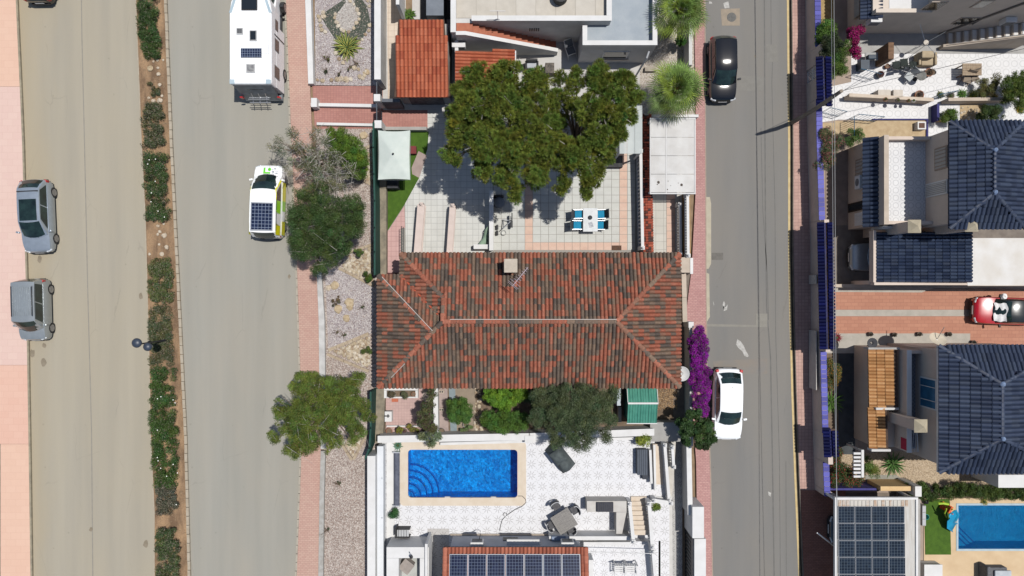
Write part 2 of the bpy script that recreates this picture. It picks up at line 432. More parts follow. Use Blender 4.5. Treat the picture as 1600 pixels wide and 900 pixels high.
# pavements
PK1 = pavers('pink_pavers_pale', sc(243,212,198), sc(240,207,194), sc(232,200,186), .6, .4, .5, msize=.03, big=.25, stain=(.97,.95,.95,1), fine=.14)
m = MB(); m.pp(strip([(-90,-500),(990,-500)], PA, -90, 136), 0, .12, 0); struct('pavement', m, pavers('peach_pavers', sc(244,206,182), sc(241,202,178), sc(234,195,172), .6, .4, .5, msize=.03, big=.25, stain=(1,.96,.95,1), fine=.12))
m = MB(); m.pp(strip([(-90,-500),(990,-500)], PA, 136.3, 570), 0, .12, 0); struct('pavement', m, PK1)
m = MB(); m.pp(strip([(-90,-500),(990,-500)], PA, 570.3, 693), 0, .12, 0); struct('pavement', m, pavers('salmon_pavers', sc(244,203,182), sc(241,198,177), sc(234,192,172), .6, .4, .5, msize=.03, big=.3, stain=(.98,.92,.9,1), fine=.14))
m = MB(); m.pp(strip([(690,3),(990,3)], PA, 693.3, 990), 0, .12, 0); struct('pavement', m, MATS['peach_pavers'])
m = MB(); m.pp([(-60,693),(2.4,693),(2.4,990),(-60,990)], 0, .10, 0); struct('path', m, mat('grey_bed', sc(150,140,140), sc(120,110,112), 3, fine=.5))
PK2 = pavers('pink_pavers', sc(224,190,172), sc(216,178,162), sc(192,158,144), .22, .11, .5, msize=.10, big=.35, stain=(.92,.82,.82,1))
m = MB(); m.pp(strip(PD, PE, -90, 990, 2.6, 0), 0, .12, 0); struct('pavement', m, PK2)
PK3 = pavers('rose_pavers', sc(222,176,168), sc(206,158,152), sc(176,140,136), .2, .1, .5, msize=.12, big=.5, stain=(.9,.82,.84,1))
m = MB(); m.pp(strip([(-90,1084),(0,1084),(160,1086),(180,1086),(302,1086),(420,1080),(500,1070),(720,1087),(990,1091)], PF, -90, 990, 0, -1.3), 0, .12, 0); struct('pavement', m, PK3)
m = MB(); m.pp(strip(PG, PH, -90, 765, 5.6, 6), 0, .12, 0); struct('pavement', m, pavers('dusty_pink_pavers', sc(228,190,176), sc(214,176,164), sc(180,150,142), .2, .2, 0, msize=.06, big=.5))
m = MB(); m.pp(strip(PG, [(760,1320),(990,1322)], 765.3, 990, 5.6, 0), 0, .10, 0); struct('driveway', m, pavers('driveway_red', sc(196,140,120), sc(180,126,108), sc(140,104,92), .2, .1, .5, msize=.1, big=.5))
# concrete aprons beside the right-hand kerb
for pts in ([(1102,308),(1109,308),(1111,318),(1111,412),(1107,420),(1103,420)], [(1103,426),(1108,428),(1109,495),(1105,502),(1103,502)]):
    q = MB(); q.pp(pts, 0, .02, 0); struct('path', q, mat('apron_concrete', sc(214,205,182), sc(200,190,168), 2, fine=.35))
# kerb stones, one by one (about 14 pixels each)
KM = mat('kerb_stone', sc(206,196,178), sc(190,180,164), 3, fine=.35); KM2 = mat('kerb_stone_tan', sc(208,196,176), sc(192,178,156), 3, fine=.35)
def kerb(pl, w, step, z, m_, v0=-20, v1=920, du=0.0):
    root = None; n = int((v1-v0)/step)
    for i in range(n):
        a, b = v0+i*step, v0+(i+1)*step-.8
        q = MB(); j = random.uniform(-.25, .25)
        q.pp([(interp(pl,a)+du+j,a),(interp(pl,a)+du+w+j,a),(interp(pl,b)+du+w+j,b),(interp(pl,b)+du+j,b)], -.02, z+random.uniform(-.008,.008), 0)
        if root is None: root = q.build('kerb', m_, kind='structure')
        else: q.build('kerb_stone', m_, root)
kerb(PC, 4.2, 14.0, .13, KM2, du=-4.2)
kerb(PD, 2.6, 13.4, .14, KM)
m = MB(); m.pp(strip(PA, PA, -90, 990, -.2, 2.6), -.02, .13, 0); struct('kerb', m, mat('kerb_grey', sc(188,176,150), sc(160,150,130), 3, fine=.3))
m = MB(); m.pp(strip(PB, PB, -90, 990, -1.5, 0), -.02, .10, 0); struct('kerb', m, KM2)
m = MB(); m.pp(strip(PF, PF, -90, 990, -1.3, .3), -.02, .13, 0); struct('kerb', m, mat('kerb_right', sc(196,176,158), sc(180,160,146), 3, fine=.3))
m = MB(); m.pp(strip(PG, PG, -90, 990, 4.2, 5.5), -.02, .15, 0); struct('kerb', m, mat('kerb_gutter', sc(150,140,128), sc(120,112,104), 3, fine=.3))
m = MB(); m.pp(strip(PG, PG, -90, 990, 1.7, 4.0), 0, .006, 0); struct('gutter', m, mat('gutter_dark', sc(84,76,62), sc(64,60,52), 3, fine=.3))
YEL = mat('yellow_paint', sc(238,214,160), sc(224,196,140), 3, fine=.3)
for a, b in ((-90, 990),):
    m = MB(); m.pp(strip(PG, PG, a, b, -1.6, 1.5), 0, .008, 0); struct('road_line', m, YEL)

# ============================================================ THE PLANTED MEDIAN
m = MB(); m.pp(strip(PB, PC, -90, 990, 0, -4.4), -.02, .08, 0)
def soil_mat():
    t = NT('median_soil')
    n1 = t.ramp(t.noise(t.coords((1, .35, 1)), 1.5, 6, .65), .38, .62)
    col = t.mix(n1, sc(196,164,130), sc(140,116,94))
    f = t.ramp(t.noise(t.coords(), 24, 5, .75), .3, .7)
    col = t.mix(.6, col, t.mix(f, (.4,.38,.36,1), (1.15,1.1,1.05,1)), 'MULTIPLY')
    t.bump(t.noise(t.coords(), 16, 5, .7), .7, .05); return t.fin(col, .95, .1)
struct('median_bed', m, soil_mat())
tw = MB()                                             # dry twigs and leaf litter
for _ in range(900):
    v = random.uniform(-10, 910); u = lerp(interp(PB, v)+1, interp(PC, v)-5, random.random()**.8); p = P(u, v, .09); a = random.random()*6.3; L = random.uniform(.04, .14)
    tw.obox((p.x, p.y, .09), (L, .008, .006), a)
tw.build('leaf_litter', mat('litter', (.16,.11,.07,1), (.3,.22,.14,1), 8), kind='stuff')
def hedge(boxes, label, base, n, z1=.75, grey=.12, size=.075, r=.22, seed=0, name='hedge'):
    rr = random.Random(seed)
    u0 = sum((b[0]+b[2])/2 for b in boxes)/len(boxes); v0 = sum((b[1]+b[3])/2 for b in boxes)/len(boxes)
    t = thing(name, label, 'hedge', P(u0, v0, .08), 'clipped hedges along the median')
    cl = []
    for b in boxes: cl += hedge_clumps([b], .2, z1-.15, r, rr, max(8, int((b[2]-b[0])*(b[3]-b[1])/26)))
    n = int(n*1.7); grey *= .6; base = tuple(1.15*x for x in base)
    pos, nr, idx = cloud(cl, n, .45, .5, .9)
    leaf_mesh('foliage', LEAF, t, pos, nr, 1.1*size*RNG.uniform(.7, 1.3, n), size*.45, tints(idx, n, base, .35, .2, .15, alt=(.20,.17,.13), altp=grey))
    m = MB()
    for c in cl[::4]:
        m.tube([(c[0], c[1], .08), (c[0]+random.uniform(-.1,.1), c[1]+random.uniform(-.1,.1), c[2]*.6), (c[0]+random.uniform(-.25,.25), c[1]+random.uniform(-.25,.25), c[2]+.15)], [.012,.01,.004], 4)
    m.build('stems', mat('dry_stem', (.2,.16,.12,1), (.32,.27,.22,1), 8), t, kind='stuff')
    return t
DG = (.035,.065,.016); OG = (.06,.075,.03)
hedge([(218,-8,244,60),(221,55,247,88)], 'dark green clipped hedge at the upper end of the planted median', DG, 8500, seed=1)
hedge([(232,130,248,148)], 'small green tuft growing alone in the bare upper median', OG, 900, .45, .25, .06, .14, 2, 'shrub')
hedge([(223,163,254,202),(226,200,255,228)], 'sparse dry hedge below the bare stony patch of the upper median', (.05,.065,.025), 5200, .6, .4, seed=3)
hedge([(227,240,259,300),(230,295,261,344)], 'dense square ended hedge between the cut stump patch and the sparse hedge', (.04,.07,.02), 9000, .75, .2, seed=4)
hedge([(234,405,266,470)], 'round topped olive green bush with dry middle just above the lamp post', (.075,.095,.03), 6200, .7, .25, seed=5)
hedge([(235,478,264,540),(234,505,266,570)], 'thin dry green hedge round the foot of the two headed lamp post', (.06,.075,.03), 7600, .65, .3, seed=6)
hedge([(236,575,271,680),(240,660,275,760)], 'long dense green hedge running down the lower median below the lamp', (.04,.078,.016), 17000, .8, .12, seed=7)
hedge([(246,752,274,802)], 'greying dry hedge above the gap near the lower end of the median', (.06,.065,.04), 4200, .6, .45, seed=8)
hedge([(248,828,274,850),(245,845,278,925)], 'green and grey hedge at the lowest end of the median', (.05,.075,.025), 9000, .75, .3, seed=9)
fl = MB()
for _ in range(20):
    u, v = random.choice([(random.uniform(243,278), random.uniform(680,745)), (random.uniform(245,276), random.uniform(600,800)), (random.uniform(228,260), random.uniform(245,342))]); p = P(u, v, .85)
    fl.lathe(p.x, p.y, [(.002,p.z-.02),(.035,p.z),(.002,p.z+.012)], 5)
fl.build('white_blossom', mat('blossom_white', (.75,.74,.68,1)), kind='stuff')
# stones in the bare patches
RK = [mat('tan_rock', sc(226,206,172), sc(192,168,134), 5, bump=.5, bscale=12, fine=.3), mat('pale_rock', sc(240,226,204), sc(210,190,164), 5, bump=.5, bscale=12, fine=.3)]
sm = MB()
for (u, v, r, k) in ((246,94,.09,1),(240,96,.08,1),(247,106,.09,1),(255,94,.07,1),(253,150,.09,1),(233,153,.1,1),(250,362,.11,0),(247,353,.1,0),(249,382,.08,1),(247,366,.09,0),(234,397,.09,1),(256,350,.07,1)):
    p = P(u, v, .1); sm.rock((p.x, p.y, .1+r*.25), r, .6, 8)
sm.build('small_stones', RK[1], kind='stuff')
for u, v, r, k, lb in ((235,107,.17,0,'round yellowish cut stump like stone in the bare upper median'),(248,116,.12,1,'oval pale stone right of the yellowish stump on the median'),(250,133,.12,1,'pale stone beside the small green tuft on the median'),
        (250,157,.16,1,'larger pale stone at the lower edge of the stone ring below the small tuft'),(240,158,.13,1,'flat pale stone left of the larger one below the small tuft'),(257,368,.17,1,'largest white stone in the bare patch above the round topped bush'),(261,386,.14,1,'tilted pale stone right of the others in the bare patch above the round bush'),(253,397,.13,1,'pale stone nearest the round topped bush on the median')):
    q = MB(); p = P(u, v, .1); q.rock((p.x, p.y, .1+r*.25), r, .6, 9)
    tag(q.build('stone', RK[k]), lb, 'stone', 'stones in the bare soil of the median')
# lamp post with two dark round lanterns
def lamp(base, top, heads, label):
    b = P(*base, .08); t = thing('street_lamp', label, 'street lamp', b)
    mm = mat('lamp_black', (.012,.014,.02,1), rough=.4, spec=.5)
    zt = top; m = MB(); m.lathe(b.x, b.y, [(.14,.08),(.14,.25),(.07,.35),(.05,1.2),(.04,zt)], 12); m.build('post', mm, t, smooth=True)
    for (u, v, z, r) in heads:
        c = P(u, v, z); m = MB(); m.tube([(b.x,b.y,z-.25),((b.x+c.x)/2,(b.y+c.y)/2,z-.12),(c.x,c.y,z-.04)], .025, 6); m.build('arm', mm, t)
        m = MB(); m.lathe(c.x, c.y, [(r*.55,z-.30),(r*.9,z-.14),(r,z-.04),(r*.92,z+.03),(r*.6,z+.10),(r*.15,z+.13)], 20); hd = m.build('lantern', mat('lamp_hood', (.03,.04,.06,1), rough=.45, spec=.5), t, smooth=True)
        m = MB(); m.lathe(c.x, c.y, [(r*.2,z-.42),(r*.5,z-.36),(r*.54,z-.302)], 14); m.build('glass_bowl', mat('lamp_glass', (.7,.7,.68,1), rough=.2), hd, smooth=True)
    return t
lamp((262,531), 3.4, [(213,536,3.5,.27),(230,542,3.0,.24)], 'black lamp post with two round lanterns in the median hedge')
# ============================================================ TILED ROOFS
def tile_mesh(name, w, l, h, col, lift=.036, flat=False):
    """one clay tile: pan and barrel, the low end raised over the next row; x across, -y down the slope"""
    prof = [(-.5,-.36),(-.41,.0),(-.27,.62),(0,1),(.27,.62),(.41,.0),(.5,-.36)] if not flat else [(-.5,0),(-.4,.55),(-.1,.8),(.2,.75),(.38,.3),(.5,0)]
    v = []; n = len(prof)
    for (y, dz) in ((l*.5+.02, -.004), (-l*.5, lift)):
        v += [(x*w, y, z*h+dz) for x, z in prof]
    v += [(x*w, -l*.5, 0) for x, z in prof]
    f = [(n+i, n+i+1, i+1, i) for i in range(n-1)] + [(2*n+i, 2*n+i+1, n+i+1, n+i) for i in range(n-1)]
    return v, f
def ridge_mesh(r, l):
    v = []; n = 7
    for y, k in ((-l*.5, 1.0), (l*.5, .86)):
        for j in range(n):
            t = math.pi*j/(n-1); v.append((r*k*math.cos(t), y, r*k*.75*math.sin(t)))
    f = [(j, j+1, n+j+1, n+j) for j in range(n-1)] + [tuple(range(n-1,-1,-1)), tuple(range(n,2*n))]
    return v, f
def simple_mesh(name, v, f, m, col=None):
    me = bpy.data.meshes.new(name); me.from_pydata(v, [], f); me.materials.append(m)
    if col is not None:
        ca = me.color_attributes.new('col', 'FLOAT_COLOR', 'CORNER')
        ca.data.foreach_set('color', np.tile(np.array(col, np.float32), len(me.loops)))
    return me
def inside(p, poly):
    c = False; n = len(poly)
    for i in range(n):
        (x0,y0),(x1,y1) = poly[i], poly[(i+1)%n]
        if (y0 > p[1]) != (y1 > p[1]) and p[0] < (x1-x0)*(p[1]-y0)/(y1-y0)+x0: c = not c
    return c
class TileRoof:
    """tiles laid on slopes; the tiles nearest the middle of the picture are objects, the rest one joined part"""
    def __init__(s, roof, w, l, h, tones, tone_fn, m, budget=300, name='roof_tile', ridge_r=.13, ridge_l=.42, under=None, flat=False):
        s.roof, s.w, s.l, s.h, s.m, s.name, s.budget = roof, w, l, h, m, name, budget
        s.tones = tones; s.tone_fn = tone_fn; s.items = []; s.under = under; s.rl = ridge_l
        tv, tf = tile_mesh(name, w, l, h, None, flat=flat); s.tv, s.tf = np.array(tv), tf
        s.tm = [simple_mesh(name, tv, tf, m, c) for c in tones]
        rv, rf = ridge_mesh(ridge_r, ridge_l); s.rm = [simple_mesh('ridge_tile', rv, rf, m, c) for c in tones]
        s.off = Vector((0,0,0)); q = roof
        while q is not None: s.off = s.off + q.location; q = q.parent
    def face(s, pts, down=None, th=.1, base=True):
        pts = [Vector(p) for p in pts]
        n = Vector((0,0,0))
        for i in range(len(pts)):
            a, b = pts[i], pts[(i+1)%len(pts)]; n += a.cross(b)
        n.normalize()
        if n.z < 0: n = -n
        dn = (Vector((0,0,-1)) - n*(-n.z))
        if dn.length < 1e-4: dn = Vector(down or (0,-1,0))
        dn.normalize(); ac = n.cross(-dn); ac.normalize()      # right-handed: ac, -dn, n
        o = pts[0]
        pl = [((p-o).dot(ac), (p-o).dot(dn)) for p in pts]
        x0, x1 = min(p[0] for p in pl), max(p[0] for p in pl); y0, y1 = min(p[1] for p in pl), max(p[1] for p in pl)
        rot = Matrix((ac, -dn, n)).transposed()
        nx = int((x1-x0)/s.w)+1; ny = int((y1-y0)/s.l)+1
        sx = (x0+x1)/2 - nx*s.w/2; 
        for i in range(nx):
            for j in range(ny):
                x = sx + (i+.5)*s.w; y = y1 - (j+.5)*s.l + .015
                if inside((x, y), pl):
                    s.items.append((o + ac*x + dn*y + n*.05, rot, s.tone_fn(o + ac*x + dn*y, i, j)))
        if base:
            m = MB(); m.slab([tuple(p - n*.005) for p in pts], th); m.build('roof_deck', s.under or s.m_under(), s.roof)
    def m_under(s): return mat('roof_underlay', (.05,.03,.022,1), (.08,.05,.035,1), 6)
    def ridge(s, a, b, lift=.06, start=.0):
        a, b = Vector(a), Vector(b); d = b-a; n = max(1, round(d.length/s.rl)); d /= n
        y = d.normalized(); x = y.cross(Vector((0,0,1))).normalized(); z = x.cross(y)
        rot = Matrix((x, y, z)).transposed()
        for i in range(n):
            o = bpy.data.objects.new('ridge_tile', random.choice(s.rm)); C.objects.link(o); o.parent = s.roof
            M = rot.to_4x4(); M.translation = a + d*(i+.5) + Vector((0,0,lift)) - s.off; o.matrix_basis = M
    def finish(s):
        s.items.sort(key=lambda t: t[0].x**2 + (t[0].y)**2)
        for p, rot, k in s.items[:s.budget]:
            o = bpy.data.objects.new(s.name, s.tm[k]); C.objects.link(o); o.parent = s.roof
            M = rot.to_4x4(); M.translation = p - s.off; o.matrix_basis = M
        rest = s.items[s.budget:]
        if rest:
            m = MB(); tv = s.tv
            for p, rot, k in rest:
                m.cur = s.tones[k]; m.add((tv @ np.array(rot).T + np.array(p)).tolist(), s.tf)
            m.build('roof_tile_field', s.m, s.roof, kind='stuff')
def tone(r, g, b, f=1.0): return sc(r, g, b, f)
def patchy(weights, seed, scale=.45, thr=0.0, stripe=0):
    """clustered choice between two families of tones"""
    rr = random.Random(seed); cells = {}
    def fn(p, i, j):
        k = (math.floor(p.x/scale), math.floor(p.y/scale*.8))
        if k not in cells: cells[k] = rr.gauss(0, 1)
        q = cells[k]*.75 + rr.gauss(0, .75)
        fam = weights[0] if q > thr else weights[1]
        return rr.choice(fam)
    return fn
WHITE = mat('white_render', sc(236,234,230), sc(222,220,216), 1.5, fine=.2, bump=.15, bscale=60)
WHITE2 = mat('white_paint', sc(246,245,243), sc(236,235,232), 1.5, fine=.12)
CREAM = mat('cream_render', sc(222,206,188), sc(206,190,172), 1.6, fine=.25, bump=.15, bscale=60)
GREYW = mat('grey_render', sc(196,192,186), sc(180,176,170), 1.6, fine=.25)
DARKGLASS = mat('dark_glass', (.012,.016,.02,1), rough=.08, spec=.6)
IRON = mat('black_iron', (.018,.018,.02,1), rough=.5, spec=.4)
CHROME = mat('bare_metal', (.55,.56,.57,1), rough=.35, metal=.9)

# ============================================================ THE MAIN HOUSE
ZE, TP = 2.9, .36
house = thing('house', 'long single storey house under a mottled red and grey tiled hip roof', 'house', P(830, 500, 0))
roof = bpy.data.objects.new('roof', None); C.objects.link(roof); roof.parent = house; roof.location = (0, 0, ZE)
def RZ(u, v, z): return tuple(P(u, v, z))
tones = [tone(182,112,90), tone(166,106,86), tone(192,124,101), tone(138,119,104), tone(122,108,97), tone(148,126,108), tone(107,96,88), tone(160,118,98)]
TR = TileRoof(roof, .213, .34, .10, tones, patchy(([0,0,1,2,7],[3,4,5,3,6,4,7]), 5, .4, .16), attrmat('mottled_clay', .85, .15, .6, 9), 300, ridge_r=.15, ridge_l=.44)
# eaves (world, true plan)
N = P(700,396,ZE).y; Sx = P(700,605,ZE).y; E = P(1062,500,ZE).x; Wx = P(591,500,ZE).x; W2 = P(626,396,ZE).x; N2 = P(600,430,ZE).y
mid = (N+Sx)/2; hh = (N-Sx)/2
ridgeZ = ZE + hh*TP
Er = (E-hh, mid, ridgeZ); Wr = (Wx+hh, mid, ridgeZ)
a2 = Wx + hh                                     # u of the west ridge end
hipN = (W2 + (a2-W2), N - (a2-W2), ZE + (a2-W2)*TP)  # top of the north-west hip
hW = (N2 - mid)                                   # small north slope reaches this rise
h1 = (N2 - Sx)/2                                  # where the west wing's hip meets the south hip
hipW = (Wx + h1, N2 - h1, ZE + h1*TP)
val = (W2, N2, ZE); dv = a2 - W2
valT = (W2+dv, N2-dv, ZE+dv*TP)
TR.face([(W2,N,ZE),(E,N,ZE),Er,Wr,hipN])
TR.face([(Wx,Sx,ZE),(E,Sx,ZE),Er,Wr])
TR.face([(E,Sx,ZE),(E,N,ZE),Er])
TR.face([(Wx,Sx,ZE),(Wx,N2,ZE),hipW])
TR.face([(Wx,N2,ZE),val,valT,hipW])
TR.face([(W2,N,ZE),val,valT,hipN])
m = MB(); m.poly([hipN, Wr, hipW, valT]); m.build('roof_deck', TR.m_under(), roof)
TR.ridge(Wr, Er); TR.ridge((E,N,ZE), Er); TR.ridge((E,Sx,ZE), Er); TR.ridge((Wx,Sx,ZE), Wr); TR.ridge((Wx,N2,ZE), hipW); TR.ridge((W2,N,ZE), hipN); TR.ridge(hipN, Wr, .09)
TR.finish()
m = MB(); m.tube([(val[0],val[1],ZE+.05),(valT[0]+.05,valT[1]-.05,valT[2]+.06)], .06, 6); m.build('valley_flashing', mat('clay_line', tone(206,104,76), tone(190,92,66), 5), roof)
m = MB(); m.tube([(Wr[0]+.4, Wr[1]+.12, ridgeZ+.14), (Er[0], Er[1]+.12, ridgeZ+.14)], .018, 5); m.tube([(Wx+.25, N2-.1, ZE+.22), (hipW[0]+.05, hipW[1]+.1, hipW[2]+.2)], .018, 5); m.tube([(Wx+.1, mid+.1, ZE+.16), (Wx+1.6, mid+.1, ZE+.62)], .014, 5)
m.tube([(Wx+.8,Sx+.6,ZE+.45),(Wx+1.6,Sx+1.4,ZE+.75)], .015, 5); m.build('cable', mat('cable_white', sc(230,222,214)), roof, kind='stuff')
oh = .42
m = MB(); m.prism([(Wx+oh,Sx+oh),(E-oh,Sx+oh),(E-oh,N-oh),(W2+oh,N-oh),(W2+oh,N2-oh),(Wx+oh,N2-oh)], 0, ZE-.02); wl = m.build('wall', CREAM, house)
for (x, y, ax) in ((-3.6,Sx+oh,'s'),(1.2,Sx+oh,'s'),(5.5,Sx+oh,'s'),(-2.2,N-oh,'n'),(2.6,N-oh,'n'),(6.4,N-oh,'n')):
    sg = -1 if ax == 's' else 1
    m = MB(); m.box(x-.6, y, 1.0, x+.6, y+sg*.05, 2.2); f = m.build('window', WHITE2, wl)
m = MB(); p = P(798,415,4.7); m.box(p.x-.31,p.y-.31,3.3,p.x+.31,p.y+.31,4.55); ch = m.build('chimney', mat('chimney_render', sc(206,192,172), sc(188,172,152), 4, fine=.3), roof)
m = MB(); m.box(p.x-.36,p.y-.37,4.553,p.x+.36,p.y+.37,4.64); m.build('chimney_cap', mat('chimney_cap', sc(222,208,190), sc(204,192,174), 4, fine=.3), roof, bevel=.02)
m = MB(); a = P(800,437,4.0); b = P(809,437,5.35); m.tube([(a.x,a.y,3.8),(b.x,b.y,5.3)], .02, 6)
c0 = Vector((b.x, b.y, 5.3)); d = Vector((.62,.75,.0)).normalized(); e = Vector((-d.y, d.x, 0))
m.tube([c0-d*.45, c0+d*.85], .016, 5)
for k in range(9): q = c0 + d*(-.35+k*.14); r = .22-.015*k if k > 1 else .34; m.tube([q-e*r, q+e*r], .008, 4)
for k in range(5): q = c0 - d*.42 + Vector((0,0,-.2+.1*k)); m.tube([q-e*.3, q+e*.3], .008, 4)
m.build('antenna', mat('aerial_metal', sc(212,196,206), rough=.4, spec=.5), roof, kind='stuff')
m = MB(); c = P(1064,584,2.6); m.lathe(c.x+.05, c.y, [(.02,2.40),(.2,2.44),(.33,2.53),(.42,2.66),(.40,2.67),(.3,2.55),(.1,2.46)], 22, cap=False); dsh = m.build('satellite_dish', WHITE2, house, smooth=True)
m = MB(); m.tube([(c.x,c.y,2.45),(c.x-.5,c.y,2.35)], .02, 6); m.build('bracket', CHROME, dsh)
# ============================================================ TREES AND PLANTS
PUFF = random.Random(3)
def puffs(lobes, per, r, squash=.8, z_jit=.6):
    """small foliage puffs spread over lobes given as (u, v, radius in photo pixels, height)"""
    o = []
    for (u, v, rp, z) in lobes:
        R0 = rp*K(z)/S; c = P(u, v, z); n = max(3, int(per*(rp/25.0)**2))
        for _ in range(n):
            a = PUFF.random()*6.283; q = math.sqrt(PUFF.random())*R0*.86
            dz = (1-(q/R0)**2)**.5*R0*.45 + PUFF.uniform(-z_jit, .12)
            rr = r*PUFF.uniform(.65, 1.35)
            o.append((c.x+q*math.cos(a), c.y+q*math.sin(a), z-R0*.25+dz, rr, rr, rr*squash))
    return o
def limbs(t, base, tops, r, m_=None, name='trunk', fork=.45):
    b = Vector(base); m = MB(); c = Vector((sum(p[0] for p in tops)/len(tops), sum(p[1] for p in tops)/len(tops), 0))
    fz = b.z + (sum(p[2] for p in tops)/len(tops) - b.z)*fork
    f = Vector((lerp(b.x, c.x, .5), lerp(b.y, c.y, .5), fz))
    m.tube([b, b.lerp(f, .5)+Vector((.05,.04,0)), f], [r*1.25, r, r*.85], 9); m.build(name, m_ or BARK, t, smooth=True)
    m = MB()
    for p in tops:
        p = Vector(p); k = f.lerp(p, .5) + Vector((random.uniform(-.25,.25), random.uniform(-.25,.25), random.uniform(0,.3)))
        m.tube([f, k, p], [r*.5, r*.28, r*.07], 6, cap=False)
        for _ in range(2):
            s0 = f.lerp(p, random.uniform(.5,.8)); m.tube([s0, s0+Vector((random.uniform(-.6,.6), random.uniform(-.6,.6), random.uniform(.1,.5)))], [r*.16, r*.04], 4, cap=False)
    m.build('limbs', m_ or BARK, t, smooth=True, kind='stuff')
def tree(name, label, cat, base, lobes, per, pr, n, ls, base_col, trunk_r=.12, group=None, shell=.35, up=.4, var=.3, clump=.22, hue=.12, alt=None, altp=0.0, aspect=.35, bark=None, ntop=9, zj=.6, bare=0):
    t = thing(name, label, cat, P(base[0], base[1], base[2] if len(base) > 2 else 0), group)
    cl = puffs(lobes, per, pr, z_jit=zj)
    pos, nr, idx = cloud(cl, n, shell, up, .9)
    leaf_mesh('crown', LEAF, t, pos, nr, ls*RNG.uniform(.65, 1.35, n), ls*aspect, tints(idx, n, base_col, var, clump, hue, alt=alt, altp=altp))
    tops = [tuple(P(u+PUFF.uniform(-.4,.4)*rp, v+PUFF.uniform(-.4,.4)*rp, z-.1)) for (u, v, rp, z) in lobes for _ in range(max(1, ntop//len(lobes)))]
    limbs(t, tuple(t.location), tops, trunk_r, bark)
    if bare:                                           # bare grey twigs standing out of thin crowns
        m = MB()
        for _ in range(bare):
            c = PUFF.choice(cl); d = Vector((PUFF.gauss(0,.3), PUFF.gauss(0,.3), PUFF.uniform(.05,.3))); p0 = Vector(c[:3])
            m.tube([p0-d, p0+d*.3, p0+d*1.2], [.014,.009,.003], 4, cap=False)
        m.build('bare_twigs', mat('grey_twig', (.26,.24,.21,1), (.4,.38,.34,1), 8), t, kind='stuff')
    return t
PINE = [(745,122,28,6.6),(790,116,26,6.9),(835,128,28,7.0),(735,165,33,6.8),(780,165,38,7.4),(830,175,34,7.3),(720,208,26,6.6),(704,244,17,6.2),(760,220,36,7.1),(805,228,34,7.2),(848,222,26,6.9),
        (755,262,20,6.3),(790,274,22,6.4),(838,266,24,6.5),(806,298,13,5.9),(858,160,16,6.2),(722,140,16,6.4),(712,180,18,6.4)]
PINE2 = [(896,130,15,6.0),(935,124,25,6.6),(975,126,22,6.5),(994,150,14,6.1),(960,163,30,7.0),(922,170,26,6.9),(892,160,14,6.2),(962,205,22,6.6),(930,215,28,7.0),(900,242,26,6.8),(926,270,23,6.5),(914,298,11,6.0),(880,288,15,6.0),(878,252,18,6.3),(948,242,15,6.3),(985,178,13,6.2),(940,103,12,6.0),(900,112,9,5.9),(870,205,14,5.6),(876,185,12,5.4),(868,235,12,5.8),(868,150,13,5.7),(872,120,9,5.6),(862,185,13,5.6),(880,220,14,5.8)]
PG = (.132,.174,.03)
def pine(label, base, lobes, n, bare):
    t = thing('pine_tree', label, 'pine tree', P(*base), 'pines over the patio')
    cl = puffs(lobes, 52, .165, .9, .55)
    cl += [(x, y, z-PUFF.uniform(.5, 1.3), r*1.2, r*1.2, r) for x, y, z, r, _, _ in cl[::6]]
    pos, nr, idx = cloud(cl, n, .3, .2, 1.0, top=.45)
    c = np.array(cl)[idx, :3]; d = pos - c; d[:, 2] += .06; d /= np.linalg.norm(d, axis=1, keepdims=True)+1e-6
    L = RNG.uniform(.07, .14, n)[:, None]; sd_ = np.cross(d, RNG.normal(size=(n, 3))); sd_ /= np.linalg.norm(sd_, axis=1, keepdims=True)+1e-6
    w = .015
    v = np.stack([pos-sd_*w, pos+sd_*w, pos+d*L+sd_*w*.5, pos+d*L-sd_*w*.5], axis=1).reshape(-1, 3)
    col = tints(idx, n, PG, .3, .2, .14, alt=(.16,.12,.04), altp=.05)
    raw_quads('crown', LEAF, t, v, col)
    tops = [tuple(P(u, v_, z-.2)) for (u, v_, rp, z) in lobes]
    limbs(t, tuple(t.location), tops, .19, fork=.5)
    m = MB()
    for _ in range(bare):
        q = Vector(PUFF.choice(cl)[:3]); e = Vector((PUFF.gauss(0,.3), PUFF.gauss(0,.3), PUFF.uniform(0,.25))); m.tube([q-e, q+e*.2, q+e], [.016,.01,.004], 4, cap=False)
    m.build('bare_twigs', mat('grey_twig', (.26,.24,.21,1), (.4,.38,.34,1), 8), t, kind='stuff')
pine('larger western pine crown spreading over the tiled patio and the orange roofs', (828,246), PINE, 210000, 90)
pine('smaller eastern pine crown beside the white translucent roof', (888,258), PINE2, 150000, 60)

